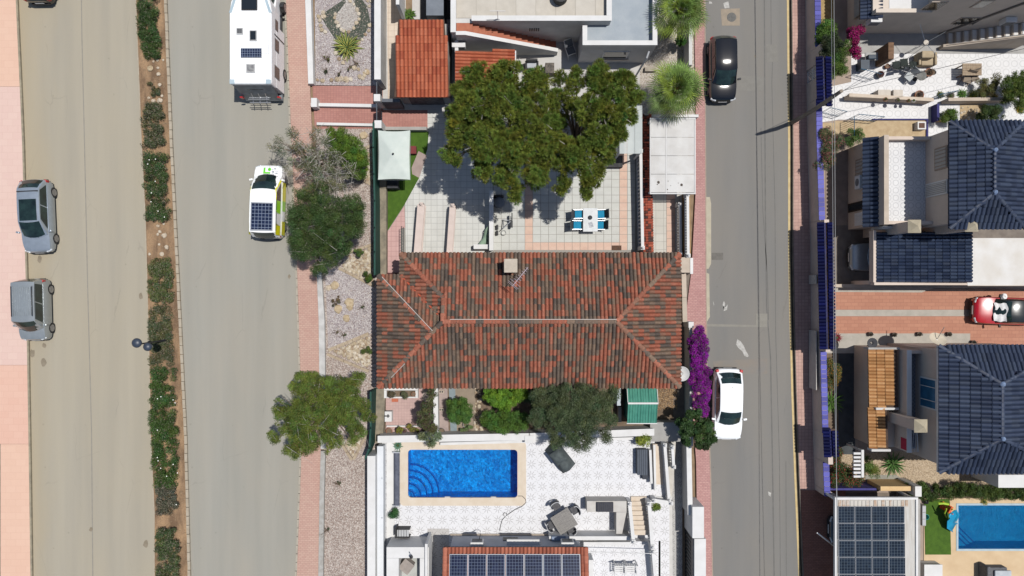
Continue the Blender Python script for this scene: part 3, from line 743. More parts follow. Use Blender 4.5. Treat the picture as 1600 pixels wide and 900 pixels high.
tree('street_tree', 'thin grey twigged tree leaning over the kerb behind the delivery van', 'tree', (500,262), [(432,225,16,3.2),(452,205,12,3.2),(470,240,22,3.5),(490,215,18,3.5),(510,245,22,3.6),(480,275,24,3.5),(520,285,22,3.4),(540,270,16,3.2),(455,260,14,3.2)], 14, .3, 11000, .085, (.1,.12,.05), .09,
     alt=(.2,.18,.12), altp=.25, bare=260, zj=.9, ntop=27, hue=.16)
tree('garden_bush', 'bright green bush on the gravel right of the thin street tree', 'bush', (545,247), [(550,235,22,1.9),(530,222,17,2.0),(562,255,14,1.7),(518,208,10,1.8),(545,262,14,1.7),(522,244,14,1.9),(538,212,14,1.9),(560,268,10,1.6)], 60, .2, 34000, .08, (.085,.15,.018), .05, clump=.25)
tree('dense_tree', 'dense dark green tree over the pavement beside the delivery van', 'tree', (512,352), [(475,320,24,3.6),(510,325,28,3.9),(545,325,24,3.6),(562,335,16,3.3),(480,355,32,4.0),(520,360,34,4.2),(555,350,20,3.6),(475,385,24,3.6),(510,395,26,3.6),(500,415,14,3.2),(460,340,18,3.4),(535,385,16,3.3),(457,372,12,3.2),(498,298,15,3.5),(470,300,12,3.4)], 44, .26, 95000, .08, (.046,.08,.02), .14, alt=(.16,.15,.1), altp=.03, bare=45)
tree('street_tree', 'olive green tree with ragged lobes across the pavement below the van', 'tree', (513,628), [(470,600,20,4.2),(485,592,14,4.2),(512,606,24,4.4),(545,606,18,4.2),(560,592,9,3.9),(497,632,28,4.8),(470,645,26,4.6),(530,632,26,4.7),(558,640,20,4.2),(575,655,9,3.8),(435,635,14,4.0),(442,660,16,4.0),(424,685,10,3.8),(465,672,24,4.5),(500,668,26,4.7),(475,695,20,4.2),(455,706,12,3.9),(532,665,20,4.3),(522,690,12,3.9),(514,705,7,3.7),(556,676,14,3.9),(548,690,8,3.7)], 46, .23, 100000, .085, (.085,.122,.02), .13, alt=(.16,.1,.04), altp=.04, bare=50, clump=.25)
tree('olive_tree', 'broad grey green olive tree behind the main house hanging over the pool wall', 'tree', (888,650), [(850,625,20,3.4),(845,655,18,3.3),(880,625,26,3.8),(915,625,26,3.8),(950,625,18,3.4),(955,655,14,3.3),(875,660,26,3.8),(915,655,26,3.9),(938,640,22,3.6),(890,685,18,3.4),(870,690,12,3.2),(915,688,14,3.1),(905,700,9,2.9),(945,680,12,3.0),(838,640,12,3.2),(960,610,9,3.0)], 40, .27, 90000, .08, (.06,.085,.034), .15, alt=(.11,.13,.075), altp=.2, clump=.25)
tree('rubber_tree', 'round glossy dark green tree on the corner behind the parked white car', 'tree', (1090,668), [(1086,662,19,2.7),(1104,672,16,2.6),(1080,682,15,2.6),(1100,688,13,2.5),(1073,664,10,2.5),(1092,650,9,2.4),(1112,682,9,2.4)], 40, .22, 17000, .12, (.03,.062,.016), .09, aspect=.5, clump=.25)
# small round bushes of the back garden
def bush(name, label, lobes, n, col, ls=.08, pr=.19, cat='bush', base=None, **k):
    b = base or (lobes[0][0], lobes[0][1])
    col = tuple(1.25*x for x in col)
    return tree(name, label, cat, b, lobes, 75, pr, n, ls, col, .035, ntop=6, zj=.35, **k)
bush('clipped_shrub', 'round dark green clipped shrub standing alone by the grey blue path', [(718,642,21,1.5),(711,635,12,1.5),(725,650,12,1.5)], 20000, (.05,.1,.018), .08)
bush('hedge_bush', 'bright lime green bush right under the tiled eaves', [(772,618,17,1.9),(795,619,20,2.0),(814,616,12,1.8),(785,630,13,1.7)], 22000, (.088,.165,.015), .085)
bush('hedge_bush', 'dark green bush directly below the lime green one along the pool wall', [(766,658,16,1.6),(787,658,20,1.7),(809,660,17,1.6),(776,666,13,1.5),(823,655,11,1.5)], 22000, (.05,.1,.016), .085)
bush('hedge_bush', 'shaded dark bush between the lime green bush and the olive tree', [(832,625,12,1.6),(838,612,8,1.5)], 5000, (.035,.06,.02), .08)
bush('climbing_shrub', 'tall ragged green and purple shrub leaning over the white garden wall', [(674,615,9,1.9),(668,632,11,2.0),(666,650,14,2.2),(672,668,12,2.1),(660,660,8,1.9)], 9000, (.06,.075,.028), .09, .18, alt=(.09,.035,.05), altp=.18)
bush('oleander', 'pale leaved oleander spilling over the wall top above the pool corner', [(672,686,9,2.2),(662,682,7,2.1),(680,682,7,2.1),(674,695,5,2.0)], 1500, (.1,.12,.06), .17, .2, aspect=.22)
bush('succulent', 'yellowish round succulent in the middle pot of the small back patio', [(623,674,8,.7)], 2200, (.13,.12,.02), .06, .1)
bush('succulent', 'yellow green succulent at the lower right of the small back patio', [(643,669,7,.75),(648,672,6,.7),(640,665,5,.7)], 2600, (.15,.13,.025), .06, .1)
bush('low_plant', 'low light green plant at the foot of the round clipped shrub', [(732,671,6,.5),(738,668,5,.5),(724,672,5,.4)], 2000, (.1,.14,.05), .07, .1)
bush('garden_bush', 'small clipped bush on the rubble by the green fence', [(575,431,7,.8),(577,436,5,.7)], 3200, (.06,.1,.014), .06, .12)
bush('garden_bush', 'small bush in the rubble triangle below the dense dark tree', [(560,395,8,.7),(564,397,5,.6)], 2800, (.06,.085,.02), .06, .12)
bush('garden_bush', 'low bush against the fence in the lower rubble triangle', [(570,545,6,.7),(574,549,4,.6)], 1800, (.06,.085,.02), .06, .12)
for u, v, r, lb in ((509,92,6,'round dry moss coloured cushion plant at the left of the gravel garden'),(509,111,3.5,'tiny dark cushion plant near the white wall of the gravel garden'),(556,99,5.5,'blue green spiky plant at the right of the gravel garden'),(545,106,4,'small olive green plant below the agave among the stones'),(530,115,2.4,'tiny grey plant in the lower gravel garden'),(566,480,2.8,'tiny dark tuft in the pale gravel near the fence'),(527,519,2.2,'left one of two black tufts on the pale gravel'),(537,524,2.0,'right one of two black tufts on the pale gravel'),(528,756,3.5,'small dead black weed on the lower gravel'),(511,829,3.0,'dark weed against the kerb of the lower gravel')):
    bush('small_plant', lb, [(u,v,r,.25)], int(160*r), (.05,.06,.03) if r < 4 else (.07,.08,.03), .05, .07, 'plant')
# bougainvillea over the wall beside the street
def boug(label, lobes, n, col, name='bougainvillea', alt=(.05,.08,.02), altp=.2, base=None):
    return tree(name, label, 'flowering shrub', base or (lobes[0][0], lobes[0][1]), lobes, 42, .23, n, .07, col, .05, alt=alt, altp=altp, ntop=8, zj=.5, aspect=.7, clump=.2, hue=.04)
boug('purple bougainvillea hedge in full bloom along the street wall', [(1090,520,13,1.9),(1092,535,15,2.1),(1092,552,15,2.1),(1093,566,15,2.1),(1094,582,15,2.1),(1094,598,15,2.0),(1096,614,14,2.0),(1096,630,14,1.9),(1097,641,11,1.8),(1086,545,9,1.9)], 48000, (.18,.007,.2), base=(1086,575), altp=.14)
# fan palms
def fan_palm(label, c, z, rad, nf=34, col=(.10,.16,.035), seed=1, base=None):
    rr = np.random.default_rng(seed); b = base or (800+(c[0]-800)*K(z), 450+(c[1]-450)*K(z))
    t = thing('fan_palm', label, 'palm tree', P(b[0], b[1], 0), 'fan palms in the gravel yard')
    top = P(c[0], c[1], z); m = MB()
    m.tube([P(b[0], b[1], 0), P(b[0], b[1], 0).lerp(top, .6), top], [.26,.2,.17], 12); m.build('trunk', BARK, t, smooth=True)
    V = []; CO = []; pet = MB()
    for k in range(nf):
        a = k*2.39996 + rr.uniform(-.2,.2); el = 1.42 - 1.6*(k/nf) + rr.uniform(-.1,.1); pl = rad*(.10+.40*(k/nf)**.8+rr.uniform(-.05,.07))
        d = Vector((math.cos(a)*math.cos(el), math.sin(a)*math.cos(el), math.sin(el))); hub = top + d*pl
        pet.tube([top, top+d*pl*.5+Vector((0,0,.03)), hub], [.02,.015,.012], 4, cap=False)
        side = d.cross(Vector((0,0,1))).normalized(); upv = side.cross(d)
        shade = rr.choice([.5,.8,1.1,1.4]); yel = rr.random() < .3
        nl = 22
        for q in range(nl):
            th = (q/(nl-1)-.5)*R(200); L = rad*rr.uniform(.40,.55)*(.72+.28*math.cos(th*.8))
            dd = (d*math.cos(th)+side*math.sin(th) + upv*.08*abs(th)).normalized(); tip = hub+dd*L + Vector((0,0,-L*.22-.05)); mid_ = hub+dd*L*.55
            w = dd.cross(upv).normalized()*.028
            cc = np.array(col)*shade*rr.uniform(.8,1.2)*(np.array((1.35,1.15,.7)) if yel else 1)
            V += [hub, mid_+w, mid_+w*.0+dd*.01, mid_-w]; CO.append(cc)
            V += [mid_-w, mid_+w, tip+w*.15, tip-w*.15]; CO.append(cc*1.06)
    V = np.array([tuple(x) for x in V]); raw_quads('fronds', LEAF, t, V, np.array(CO).clip(.005,.7))
    pet.build('petioles', mat('petiole', (.16,.15,.05,1), (.2,.13,.05,1), 6), t, kind='stuff')
    return t
fan_palm('fan palm between the orange tiled wall and the street pavement', (1056,140), 3.2, 1.95, 38, seed=2)
fan_palm('fan palm at the upper edge beside the flat roofed house', (1062,18), 3.4, 1.9, 36, seed=5)
bush('hedge_bush', 'small dark green bush under the upper fan palm by the yard wall', [(1063,62,8,1.1),(1067,68,6,1.0)], 3500, (.035,.09,.014), .07, .14)
# rosettes of thick pointed leaves
def rosette(name, label, cat, u, v, z, rad, nl, cin, cedge, seed=1, width=.07, flat=.5, z0=0.0, group=None, droop=.15, parent=None):
    rr = random.Random(seed); c = P(u, v, z); t = parent or thing(name, label, cat, (c.x, c.y, z0), group); m = MB(); c = Vector((c.x, c.y, z0+.02))
    for k in range(nl):
        a = k*2.39996; el = lerp(1.25, .12, (k/nl)**flat); L = rad*rr.uniform(.75,1.08)
        d = Vector((math.cos(a), math.sin(a), 0)); sdv = Vector((-d.y, d.x, 0)); pr_ = []
        for q, wq in ((0,.7),(.35,1.0),(.7,.7),(1,.04)):
            p = c + d*L*q*math.cos(el) + Vector((0,0,L*q*math.sin(el) - droop*L*q*q)); pr_.append((p, wq*width))
        for (p0, w0), (p1, w1) in zip(pr_, pr_[1:]):
            f = rr.uniform(.85,1.15)
            for s_ in (-1, 1):
                m.cur = tuple(x*f for x in cedge)+(1,); m.add([p0+sdv*s_*w0+Vector((0,0,w0*.3)), p1+sdv*s_*w1+Vector((0,0,w1*.3)), p1+sdv*s_*w1*.55, p0+sdv*s_*w0*.55], [(0,1,2,3)])
                m.cur = tuple(x*f for x in cin)+(1,); m.add([p0+sdv*s_*w0*.55, p1+sdv*s_*w1*.55, p1, p0], [(0,1,2,3)])
    m.build('leaves', LEAF, t)
    m = MB(); m.lathe(c.x, c.y, [(.08,z0),(.09,z0+.1),(.03,z0+.2)], 8); m.build('heart', mat('plant_heart', (.06,.09,.03,1)), t)
    return t
rosette('agave', 'big yellow edged agave at the foot of the dark gravel diamond', 'agave', 541, 72, .3, 1.05, 40, (.04,.09,.03), (.42,.4,.1), 4, .075)
# ============================================================ THE GRAVEL STRIP LEFT OF THE PLOTS
GRV = gravel('pink_gravel', [sc(222,210,200), sc(200,184,174), sc(234,224,214), sc(188,168,156), sc(212,200,190), sc(172,156,148)], 20)
GRP = gravel('pale_gravel', [sc(216,208,206), sc(200,190,190), sc(232,226,222), sc(180,168,170), sc(208,200,198)], 20)
GRD = gravel('dark_green_gravel', [sc(96,104,92), sc(110,116,104), sc(80,90,82), sc(120,124,114)], 26)
GRW = gravel('white_gravel', [sc(222,216,208), sc(204,198,192), sc(236,232,224), sc(190,184,178)], 26)
m = MB(); m.ps([(491,-90),(493,133),(598,134),(598,-90)], .05); struct('gravel_bed', m, GRP)
m = MB(); m.ps([(488,134),(598,134.5),(598,201),(492,201)], .06); struct('driveway', m, pavers('rose_driveway', sc(214,158,146), sc(202,146,136), sc(178,134,126), .17, .12, 0, msize=.08, big=.4))
m = MB(); m.ps([(493,200),(596,200),(596,310),(597,425),(590,690),(590,700),(590,990),(505,990),(507,720),(505,560),(500,425)], .05); struct('gravel_bed', m, GRV)
m = MB(); m.ps([(508,425),(530,417),(583,446),(583,520),(513,548)], .054); struct('gravel_bed', m, GRP)
m = MB(); m.ps([(536,-90),(536,0),(500,24),(512,44),(524,62),(541,78),(566,62),(579,34),(573,8),(566,0),(566,-90)], .056); struct('gravel_bed', m, GRD)
m = MB(); m.ps([(540,-20),(540,4),(522,27),(532,44),(546,51),(558,34),(562,24),(556,10),(551,-2),(550,-20)], .062); struct('gravel_bed', m, GRW)
def wall(name, label, pts, z0, z1, m_, cat='wall', zr=0, cop=None, copm=None, copo=.03, group=None):
    """a wall along ground positions pts (u,v) with width in photo pixels"""
    t = MB(); t.pp(pts, z0, z1, zr); o = t.build(name, m_); tag(o, label, cat, group)
    if cop:
        c = MB(); q = [P2(u, v, zr) for u, v in pts]; cx = sum(p[0] for p in q)/len(q); cy = sum(p[1] for p in q)/len(q)
        q = [(p[0]+(copo if p[0] > cx else -copo), p[1]+(copo if p[1] > cy else -copo)) for p in q]
        c.prism(q, z1+.002, z1+cop); c.build('coping', copm or m_, o)
    return o
wall('garden_wall', 'low white wall left of the gravel garden with the agave', [(481,-90),(480,0),(485,134),(493,134),(489,0),(489,-90)], 0, .45, WHITE2)
wall('garden_wall', 'low white wall between the two pink drives', [(488,163),(594,165),(594,170),(488,168)], 0, .35, WHITE2)
o = tag(MB().pb(486,153,495,167,0,.75).build('gate_pillar', WHITE2), 'squat white pillar where the wall between the pink drives meets the pavement', 'pillar')
wall('garden_wall', 'thin white wall below the lower pink drive', [(497,193),(594,195),(594,199),(497,197)], 0, .3, WHITE2)
wall('garden_wall', 'long low whitewashed wall between pavement and pale gravel', [(497,424),(500,500),(501,590),(503,700),(511,700),(510,590),(509,500),(504,424)], 0, .3, mat('whitewash', sc(232,230,226), sc(208,206,202), 2.5, fine=.3))
wall('garden_wall', 'lower grey concrete kerb wall along the gravel towards the bottom', [(503,703),(501,780),(498,990),(506,990),(508,780),(510,703)], 0, .28, mat('old_concrete', sc(206,204,198), sc(184,180,172), 3, fine=.35))
TANS = mat('tan_edging', sc(214,196,170), sc(190,170,144), 4, fine=.4, bump=.4)
def edging(u0, v0, u1, v1, w=4, label=''):
    a = Vector((u0, v0)); b = Vector((u1, v1)); d = (b-a).normalized(); n = Vector((-d.y, d.x))*w/2; L = (b-a).length; k = max(2, int(L/12)); root = None
    for i in range(k):
        p, q = a+d*(L*i/k), a+d*(L*(i+1)/k-.5); m = MB(); m.pp([tuple(p+n), tuple(q+n), tuple(q-n), tuple(p-n)], 0, .16+random.uniform(-.02,.02), 0)
        if root is None: root = tag(m.build('stone_edging', TANS), label, 'edging')
        else: m.build('edging_stone', TANS, root)
for a in ((566,236,583,226,4,'short tan stone edging above the upper rubble triangle'),(549,272,584,291,4,'tan stone edging below the upper rubble triangle'),(532,400,583,382,4,'tan stone edging under the dense dark tree'),(530,419,584,447,4,'long tan stone edging slanting down to the fence above the pale gravel'),
          (514,547,577,521,5,'tan stone edging on the upper side of the lower rubble triangle'),(512,553,577,580,4,'tan stone edging on the lower side of the lower rubble triangle'),(535,694,551,718,4,'left tan edging of the rubble corner below the ragged tree'),(553,717,576,674,4,'right tan edging of the rubble corner below the ragged tree')):
    edging(*a[:5], label=a[5])
rub = MB(); rr = random.Random(9); RUBC = [sc(222,206,180), sc(204,186,158), sc(234,222,202), sc(186,164,138), sc(214,200,178)]
for poly, n in (([(568,237),(582,230),(582,288),(556,273)],170), ([(540,402),(582,386),(582,444),(535,418)],330), ([(522,549),(577,526),(577,575)],330), ([(540,697),(551,712),(573,676),(550,672)],120)):
    us = [p[0] for p in poly]; vs__ = [p[1] for p in poly]; k = 0
    while k < n:
        q = (rr.uniform(min(us), max(us)), rr.uniform(min(vs__), max(vs__)))
        if inside(q, poly):
            p = P(*q, .05); r = rr.uniform(.05,.13); rub.cur = rr.choice(RUBC); rub.rock((p.x, p.y, .05+r*.3), r, .6, 6, rr); k += 1
rub.build('rubble', STONE, kind='stuff')
rub = MB()
for _ in range(2600):                                  # loose pebbles standing proud of the gravel
    q = rr.choice([(rr.uniform(510,583), rr.uniform(420,690)), (rr.uniform(508,571), rr.uniform(700,905)), (rr.uniform(494,580), rr.uniform(-5,132))])
    p = P(*q, .05); r = rr.uniform(.018,.04); rub.cur = rr.choice([sc(236,224,214), sc(206,186,176), sc(176,156,150), sc(222,206,196)]); rub.rock((p.x, p.y, .055), r, .7, 4, rr)
rub.build('loose_pebbles', STONE, kind='stuff')
ring = [(498,26),(500,32),(501,40),(503,47),(508,50),(505,20),(507,26),(524,22),(523,28),(526,35),(529,41),(533,46),(537,49),(545,50),(553,44),(557,36),(561,30),(561,22),(558,15),(553,7),(547,2),(578,40),(576,48),(571,54),(566,62),(561,66),(577,10),(580,2),(574,2),(530,92),(536,98),(539,92),(525,83),(572,112),(569,118),(562,120),(548,124),(540,125),(534,124),(527,124),(518,125),(504,126),(496,125),(560,108),(553,106),(566,122)]
st = MB()
for (u, v) in ring:
    p = P(u, v, .06); r = rr.uniform(.1,.17); st.cur = rr.choice(RUBC); st.rock((p.x, p.y, .06+r*.2), r, .55, 7, rr)
st.build('border_stones', STONE, kind='stuff')
for u, v, r, lb in ((533,123,.2,'largest tan stone in the bottom row of the gravel garden'),(541,124,.2,'tan stone right of the largest in the bottom row'),(573,113,.22,'round tan stone in the lower right corner of the gravel garden'),(505,26,.17,'lone tan stone lying on the dark gravel diamond at its left'),(568,212,.26,'big tan boulder on the gravel below the thin white wall'),(523,446,.26,'flat pinkish boulder at the upper left of the pale gravel'),(513,450,.2,'small pinkish boulder left of the flat one'),(546,473,.3,'pale boulder in the middle of the pale gravel'),(547,480,.22,'smaller pale boulder just below the middle one'),(541,497,.24,'low tan boulder at the lower middle of the pale gravel'),(528,483,.26,'tan boulder under the dark tuft on the pale gravel')):
    p = P(u, v, .05); q = MB(); q.rock((p.x, p.y, .05), r, .45, 10, rr); tag(q.build('boulder', RK[0 if r > .21 else 1], smooth=True), lb, 'boulder', 'boulders on the gravel')
bush('spiky_tuft', 'round dark dry tuft on the pale gravel beside the white wall', [(524,472,8,.35),(529,466,4,.3)], 2200, (.09,.07,.04), .07, .09, 'plant')
# green mesh fence and grey plinth wall of the main plot
fen = thing('mesh_fence', 'dark green mesh fence along the left side of the main plot', 'fence', P(590,330,0))
GM = mat('green_mesh', (.012,.06,.045,1), (.008,.04,.03,1), 9, rough=.7, bump=.3, bscale=60)
def fence_run(pts, h, th=.05, parent=fen):
    for i in range(len(pts)-1):
        m = MB(); a, b = P(*pts[i]), P(*pts[i+1]); m.prism([(a.x-th,a.y),(a.x+th,a.y),(b.x+th,b.y),(b.x-th,b.y)], .3, h); m.build('mesh_panel', GM, parent)
        for q in (a, b): m = MB(); m.lathe(q.x, q.y, [(.04,0),(.04,h+.04)], 8); m.build('post', GM, parent)
fence_run([(593,203),(593,240),(594,280),(595,320),(595,360),(595,396),(595,430)], 1.9)
fence_run([(588,606),(588,632),(588,660),(586,690),(580,706)], 1.7)
m = MB(); m.pp([(595,280),(597,430),(606,430),(606,280)], 0, .5, 0); tag(m.build('plinth_wall', mat('mossy_concrete', sc(176,164,142), sc(140,132,116), 3, fine=.4)), 'grey weathered plinth wall just inside the green fence above the house', 'wall')
m = MB(); m.pp([(590,606),(588,690),(600,690),(604,606)], 0, .4, 0); tag(m.build('plinth_wall', MATS['mossy_concrete']), 'grey weathered plinth wall inside the green fence beside the small back patio', 'wall')
# ============================================================ VEHICLES
def paint(name, c, rough=.25, metal=0.0, coat=.6):
    t = NT(name)
    f = t.ramp(t.noise(t.coords(), 5, 5, .6), .3, .75)
    col = t.mix(f, c, tuple(x*.86 for x in c[:3])+(1,))
    t.b.inputs['Coat Weight'].default_value = coat; t.b.inputs['Coat Roughness'].default_value = .06
    return t.fin(col, rough, .5, metal)
CARGLASS = mat('car_glass', (.005,.010,.010,1), (.014,.03,.027,1), 2.2, rough=.05, spec=.7)
TYRE = mat('tyre_rubber', (.018,.018,.019,1), (.04,.038,.036,1), 6, rough=.85)
RIM = mat('wheel_rim', (.45,.45,.46,1), (.3,.3,.31,1), 5, rough=.35, metal=.8)
TRIM = mat('black_trim', (.02,.02,.022,1), rough=.55)
REDL = mat('red_lamp', (.35,.01,.012,1), rough=.2, spec=.6); CLEARL = mat('clear_lamp', (.65,.68,.7,1), (.3,.32,.34,1), 14, rough=.12, spec=.7)
def wheel_parts(root, pts, r=.31, w=.2):
    for (x, y) in pts:
        s_ = 1 if x > 0 else -1
        m = MB(); vv = []; 
        m.add([(x+dx, y+rr_*math.cos(t), r+rr_*math.sin(t)) for dx, rr_ in ((-w/2,r*.93),(-w/2*.8,r),(w/2*.8,r),(w/2,r*.93),(w/2*s_*1.0 if s_>0 else w/2,r*.62)) for t in [2*math.pi*k/20 for k in range(20)]],
              [(i*20+k, i*20+(k+1)%20, (i+1)*20+(k+1)%20, (i+1)*20+k) for i in range(4) for k in range(20)] + [tuple(range(20))])
        wh = m.build('wheel', TYRE, root, smooth=True, local=True)
        m = MB(); xo = x + s_*(w/2+.004)
        m.add([(xo, y, r)] + [(xo, y+r*.66*math.cos(t), r+r*.66*math.sin(t)) for t in [2*math.pi*k/20 for k in range(20)]], [(0, k+1, (k+1)%20+1) for k in range(20)])
        for k in range(5):
            a = 2*math.pi*k/5+.3; m.add([(xo+s_*.012, y+rr_*math.cos(a+da), r+rr_*math.sin(a+da)) for rr_, da in ((.05,-.5),(r*.64,-.13),(r*.64,.13),(.05,.5))], [(0,1,2,3)])
        m.build('rim', RIM, wh, local=True)
def car(name, label, cat, loc, rz, L, W, Hh, pm, hood=.27, wt=.42, rt=.12, rb=.03, zb=.92, zf=.72, tumble=.76, roofm=None, glass=CARGLASS, group=None, lamps=CLEARL, rear_z=None, wheel_w=.0, mirrors=True, k_=7, base_w=.9):
    root = thing(name, label, cat, loc, group, rz)
    yf, yr = L/2, -L/2
    ywb, ywt, yrt, yrb = yf-hood*L, yf-wt*L, yr+rt*L, yr+rb*L
    ns = [-.996,-.98,-.95,-.9,-.8,-.65,-.45,-.2,.0,.2,.4,.55,.7,.82,.9,.95,.98,.996]
    sx = [-1,-1,-1,-.93,-.6,-.25,.25,.6,.93,1,1,1]
    def wy(n): return W/2*(1-abs(n)**k_)**(1/k_)
    def zt(y):
        if y > ywb: return lerp(zb, zf, ((y-ywb)/(yf-ywb))**1.6)
        return zb if rear_z is None or y > yrb+.1 else lerp(zb, rear_z, min(1,(yrb+.1-y)/.3))
    vv = []; nn = len(sx)
    for n in ns:
        y = n*L/2; w = wy(n); z = zt(y); e = max(0, abs(n)-.93)/.07
        z -= .12*e**2; bow = 0
        for j, x in enumerate(sx):
            zz = (.22+.1*e, .5, z*.86, z-.03, z+.008, z+.02)[min(j, nn-1-j)]
            kx = (.93, 1, .985, .93, .6, .25)[min(j, nn-1-j)]
            vv.append((math.copysign(w*kx, x), y, zz))
    m = MB(); m.add(vv, [(i*nn+j, i*nn+j+1, (i+1)*nn+j+1, (i+1)*nn+j) for i in range(len(ns)-1) for j in range(nn-1)] + [tuple(range(nn)), tuple((len(ns)-1)*nn+j for j in reversed(range(nn)))])
    body = m.build('body', pm, root, smooth=True, local=True)
    m = MB(); m.box(-W*.42, yr+.15, .2, W*.42, yf-.15, .3); m.build('underbody', TRIM, root, local=True)
    # cabin
    wb, wtp = W/2*base_w, W/2*tumble
    st = [(ywb, zb, 1, .20), (lerp(ywb,ywt,.5), lerp(zb,Hh,.56), .5, .12), (ywt, Hh-.035, 0, .06), (lerp(ywt,yrt,.35), Hh, 0, 0), (lerp(ywt,yrt,.7), Hh-.005, 0, 0), (yrt, Hh-.05, 0, -.04), (lerp(yrt,yrb,.5), lerp(Hh-.05,zb,.42), .4, -.06), (yrb, zb, 1, -.08)]
    def sec(y, z, k, bow, off=0.0):
        t = (z-zb)/(Hh-zb); wtop = lerp(wb*.97, wtp, max(0,t)**.8)
        o = []
        for j, s_ in enumerate((-1,-1,-.62,-.3,0,.3,.62,1,1)):
            x = s_*(wb if j in (0,8) else wtop); zz = (zb-.05 if j in (0,8) else (z-.025*(t>.5) if j in (1,7) else z+.02*(1-s_*s_)))
            o.append((x, y+bow*(1-s_*s_), zz))
        return o
    m = MB(); q = [p for s_ in st for p in sec(*s_)]
    m.add(q, [(i*9+j, i*9+j+1, (i+1)*9+j+1, (i+1)*9+j) for i in range(len(st)-1) for j in range(8)])
    m.build('roof', roofm or pm, root, smooth=True, local=True)
    def patch(s0, s1, sm=.9, t0=.04, t1=.96):
        g_ = MB(); a, b = sec(*s0), sec(*s1)
        a = [Vector(p) for p in a[1:8]]; b = [Vector(p) for p in b[1:8]]; ca = sum(a, Vector())/7; cb = sum(b, Vector())/7
        rows = []
        for t in (t0, .5, t1):
            row = []
            for p, r_ in zip(a, b):
                p2 = Vector((p.x*sm, p.y, p.z)); r2 = Vector((r_.x*sm, r_.y, r_.z)); row.append(p2.lerp(r2, t))
            rows.append(row)
        n = (rows[2][3]-rows[0][3]).cross(rows[1][6]-rows[1][0])
        n.normalize(); n = n if n.z > 0 else -n
        pts = [p+n*.014+Vector((0,0,.006)) for r_ in rows for p in r_]
        g_.add(pts, [(i*7+j, i*7+j+1, (i+1)*7+j+1, (i+1)*7+j) for i in range(2) for j in range(6)]); return g_
    def lift(g_, st0, st1, mids):
        return g_
    # windscreen and rear window follow the two-step slope
    def two(sa, sb, sc_, sm):
        g1 = patch(sa, sb, sm, .08, 1.0); g2 = patch(sb, sc_, sm, 0.0, .93); g1.add(g2.v, g2.f); return g1
    two(st[0], st[1], st[2], .9).build('windscreen', glass, root, smooth=True, local=True)
    two(st[7], st[6], st[5], .86).build('rear_window', glass, root, smooth=True, local=True)
    for s_ in (-1, 1):
        a0, a1 = (s_*(wb+.003), ywb-.32, zb+.03), (s_*(wb+.003), yrb+.28, zb+.03); b0, b1 = (s_*(wtp+.03), ywt-.1, Hh-.09), (s_*(wtp+.03), yrt+.1, Hh-.1)
        m = MB(); ym = lerp(a0[1], a1[1], .5)
        for f0, f1 in ((0,.47),(.5,1)):
            q = [Vector(a0).lerp(Vector(a1), f0), Vector(a0).lerp(Vector(a1), f1), Vector(b0).lerp(Vector(b1), f1), Vector(b0).lerp(Vector(b1), f0)]
            m2 = MB(); m2.poly(q); m2.build('side_window', glass, root, local=True)
    for s_ in (-1, 1):
        m = MB(); m.obox((s_*W*.36, yf-.13, zf-.09), (.17,.09,.055), s_*-.38, .5); m.build('headlight', lamps, root, local=True, bevel=.03)
        m = MB(); m.obox((s_*W*.41, yr+.12, zb-.14), (.09,.08,.14), s_*.4); m.build('tail_light', REDL, root, local=True, bevel=.03)
        if mirrors:
            m = MB(); m.obox((s_*(W/2+.07), ywb-.18, zb+.08), (.1,.055,.06), s_*-.2); m.build('wing_mirror', TRIM if roofm else pm, root, local=True, bevel=.02)
    for y, s_ in ((yf-.01, 1), (yr+.01, -1)):
        m = MB(); m.box(-W*.33, y-.06, .3, W*.33, y+.02*s_+.02, .46); m.build('bumper', TRIM, root, local=True, bevel=.02)
        m = MB(); m.box(-.26, y+s_*.035-.006, .47, .26, y+s_*.035+.006, .58); m.build('number_plate', WHITE2, root, local=True)
    wheel_parts(root, [(s_*(W/2-.1+wheel_w), y) for s_ in (-1,1) for y in (yf-.19*L, yr+.17*L)])
    # wipers, bonnet and door seams
    m = MB()
    for x0 in (-.25, .2): m.tube([(x0, ywb+.17, zb+.03), (x0+.42, ywb+.03, zb+.06)], .01, 4)
    m.build('wipers', TRIM, root, local=True, kind='stuff')
    return root
SIL = paint('silver_blue_paint', (.36,.41,.46,1), .28, .55); SIL2 = paint('silver_grey_paint', (.33,.36,.37,1), .3, .5)
BLK = paint('black_paint', (.003,.004,.006,1), .12, 0.0, .5); WHT = paint('white_car_paint', (.78,.80,.81,1), .3); RED = paint('red_paint', (.36,.004,.012,1), .25)
D = math.pi
# silver hatchback, rear to the top of the picture
c = P(65,340,.4); t = car('parked_car', 'silver blue hatchback with a long dark glass roof at the left kerb', 'car', (c.x-.1,c.y+.05,0), D+R(2.5), 4.3, 1.74, 1.44, SIL, .24, .42, .14, .02, .90, .70, .74, group='cars parked along the left kerb')
ry = 0
m = MB(); m.grid(lambda a, b: (lerp(-.5,.5,b), lerp(.32,-.92,a), 1.452+.02*(1-(2*b-1)**2)), 4, 6); m.build('glass_roof', CARGLASS, t, local=True, smooth=True)
m = MB(); m.box(-.62,-1.42,1.415,.62,-1.36,1.44); m.build('roof_bar', TRIM, t, local=True)
m = MB(); m.tube([(0,-1.62,1.40),(0,-1.75,1.47)], .02, 6); m.build('aerial', TRIM, t, local=True)
c = P(56,484,.6); t = car('parked_car', 'small silver boxy van like car below the hatchback at the left kerb', 'car', (c.x-.05,c.y,0), D+R(1.5), 3.6, 1.62, 1.70, SIL2, .2, .33, .05, .015, .98, .82, .84, group='cars parked along the left kerb', k_=9)
m = MB()
for k in range(9): x = -.52+.13*k; m.box(x-.012,-1.35,1.715,x+.012,.3,1.722)
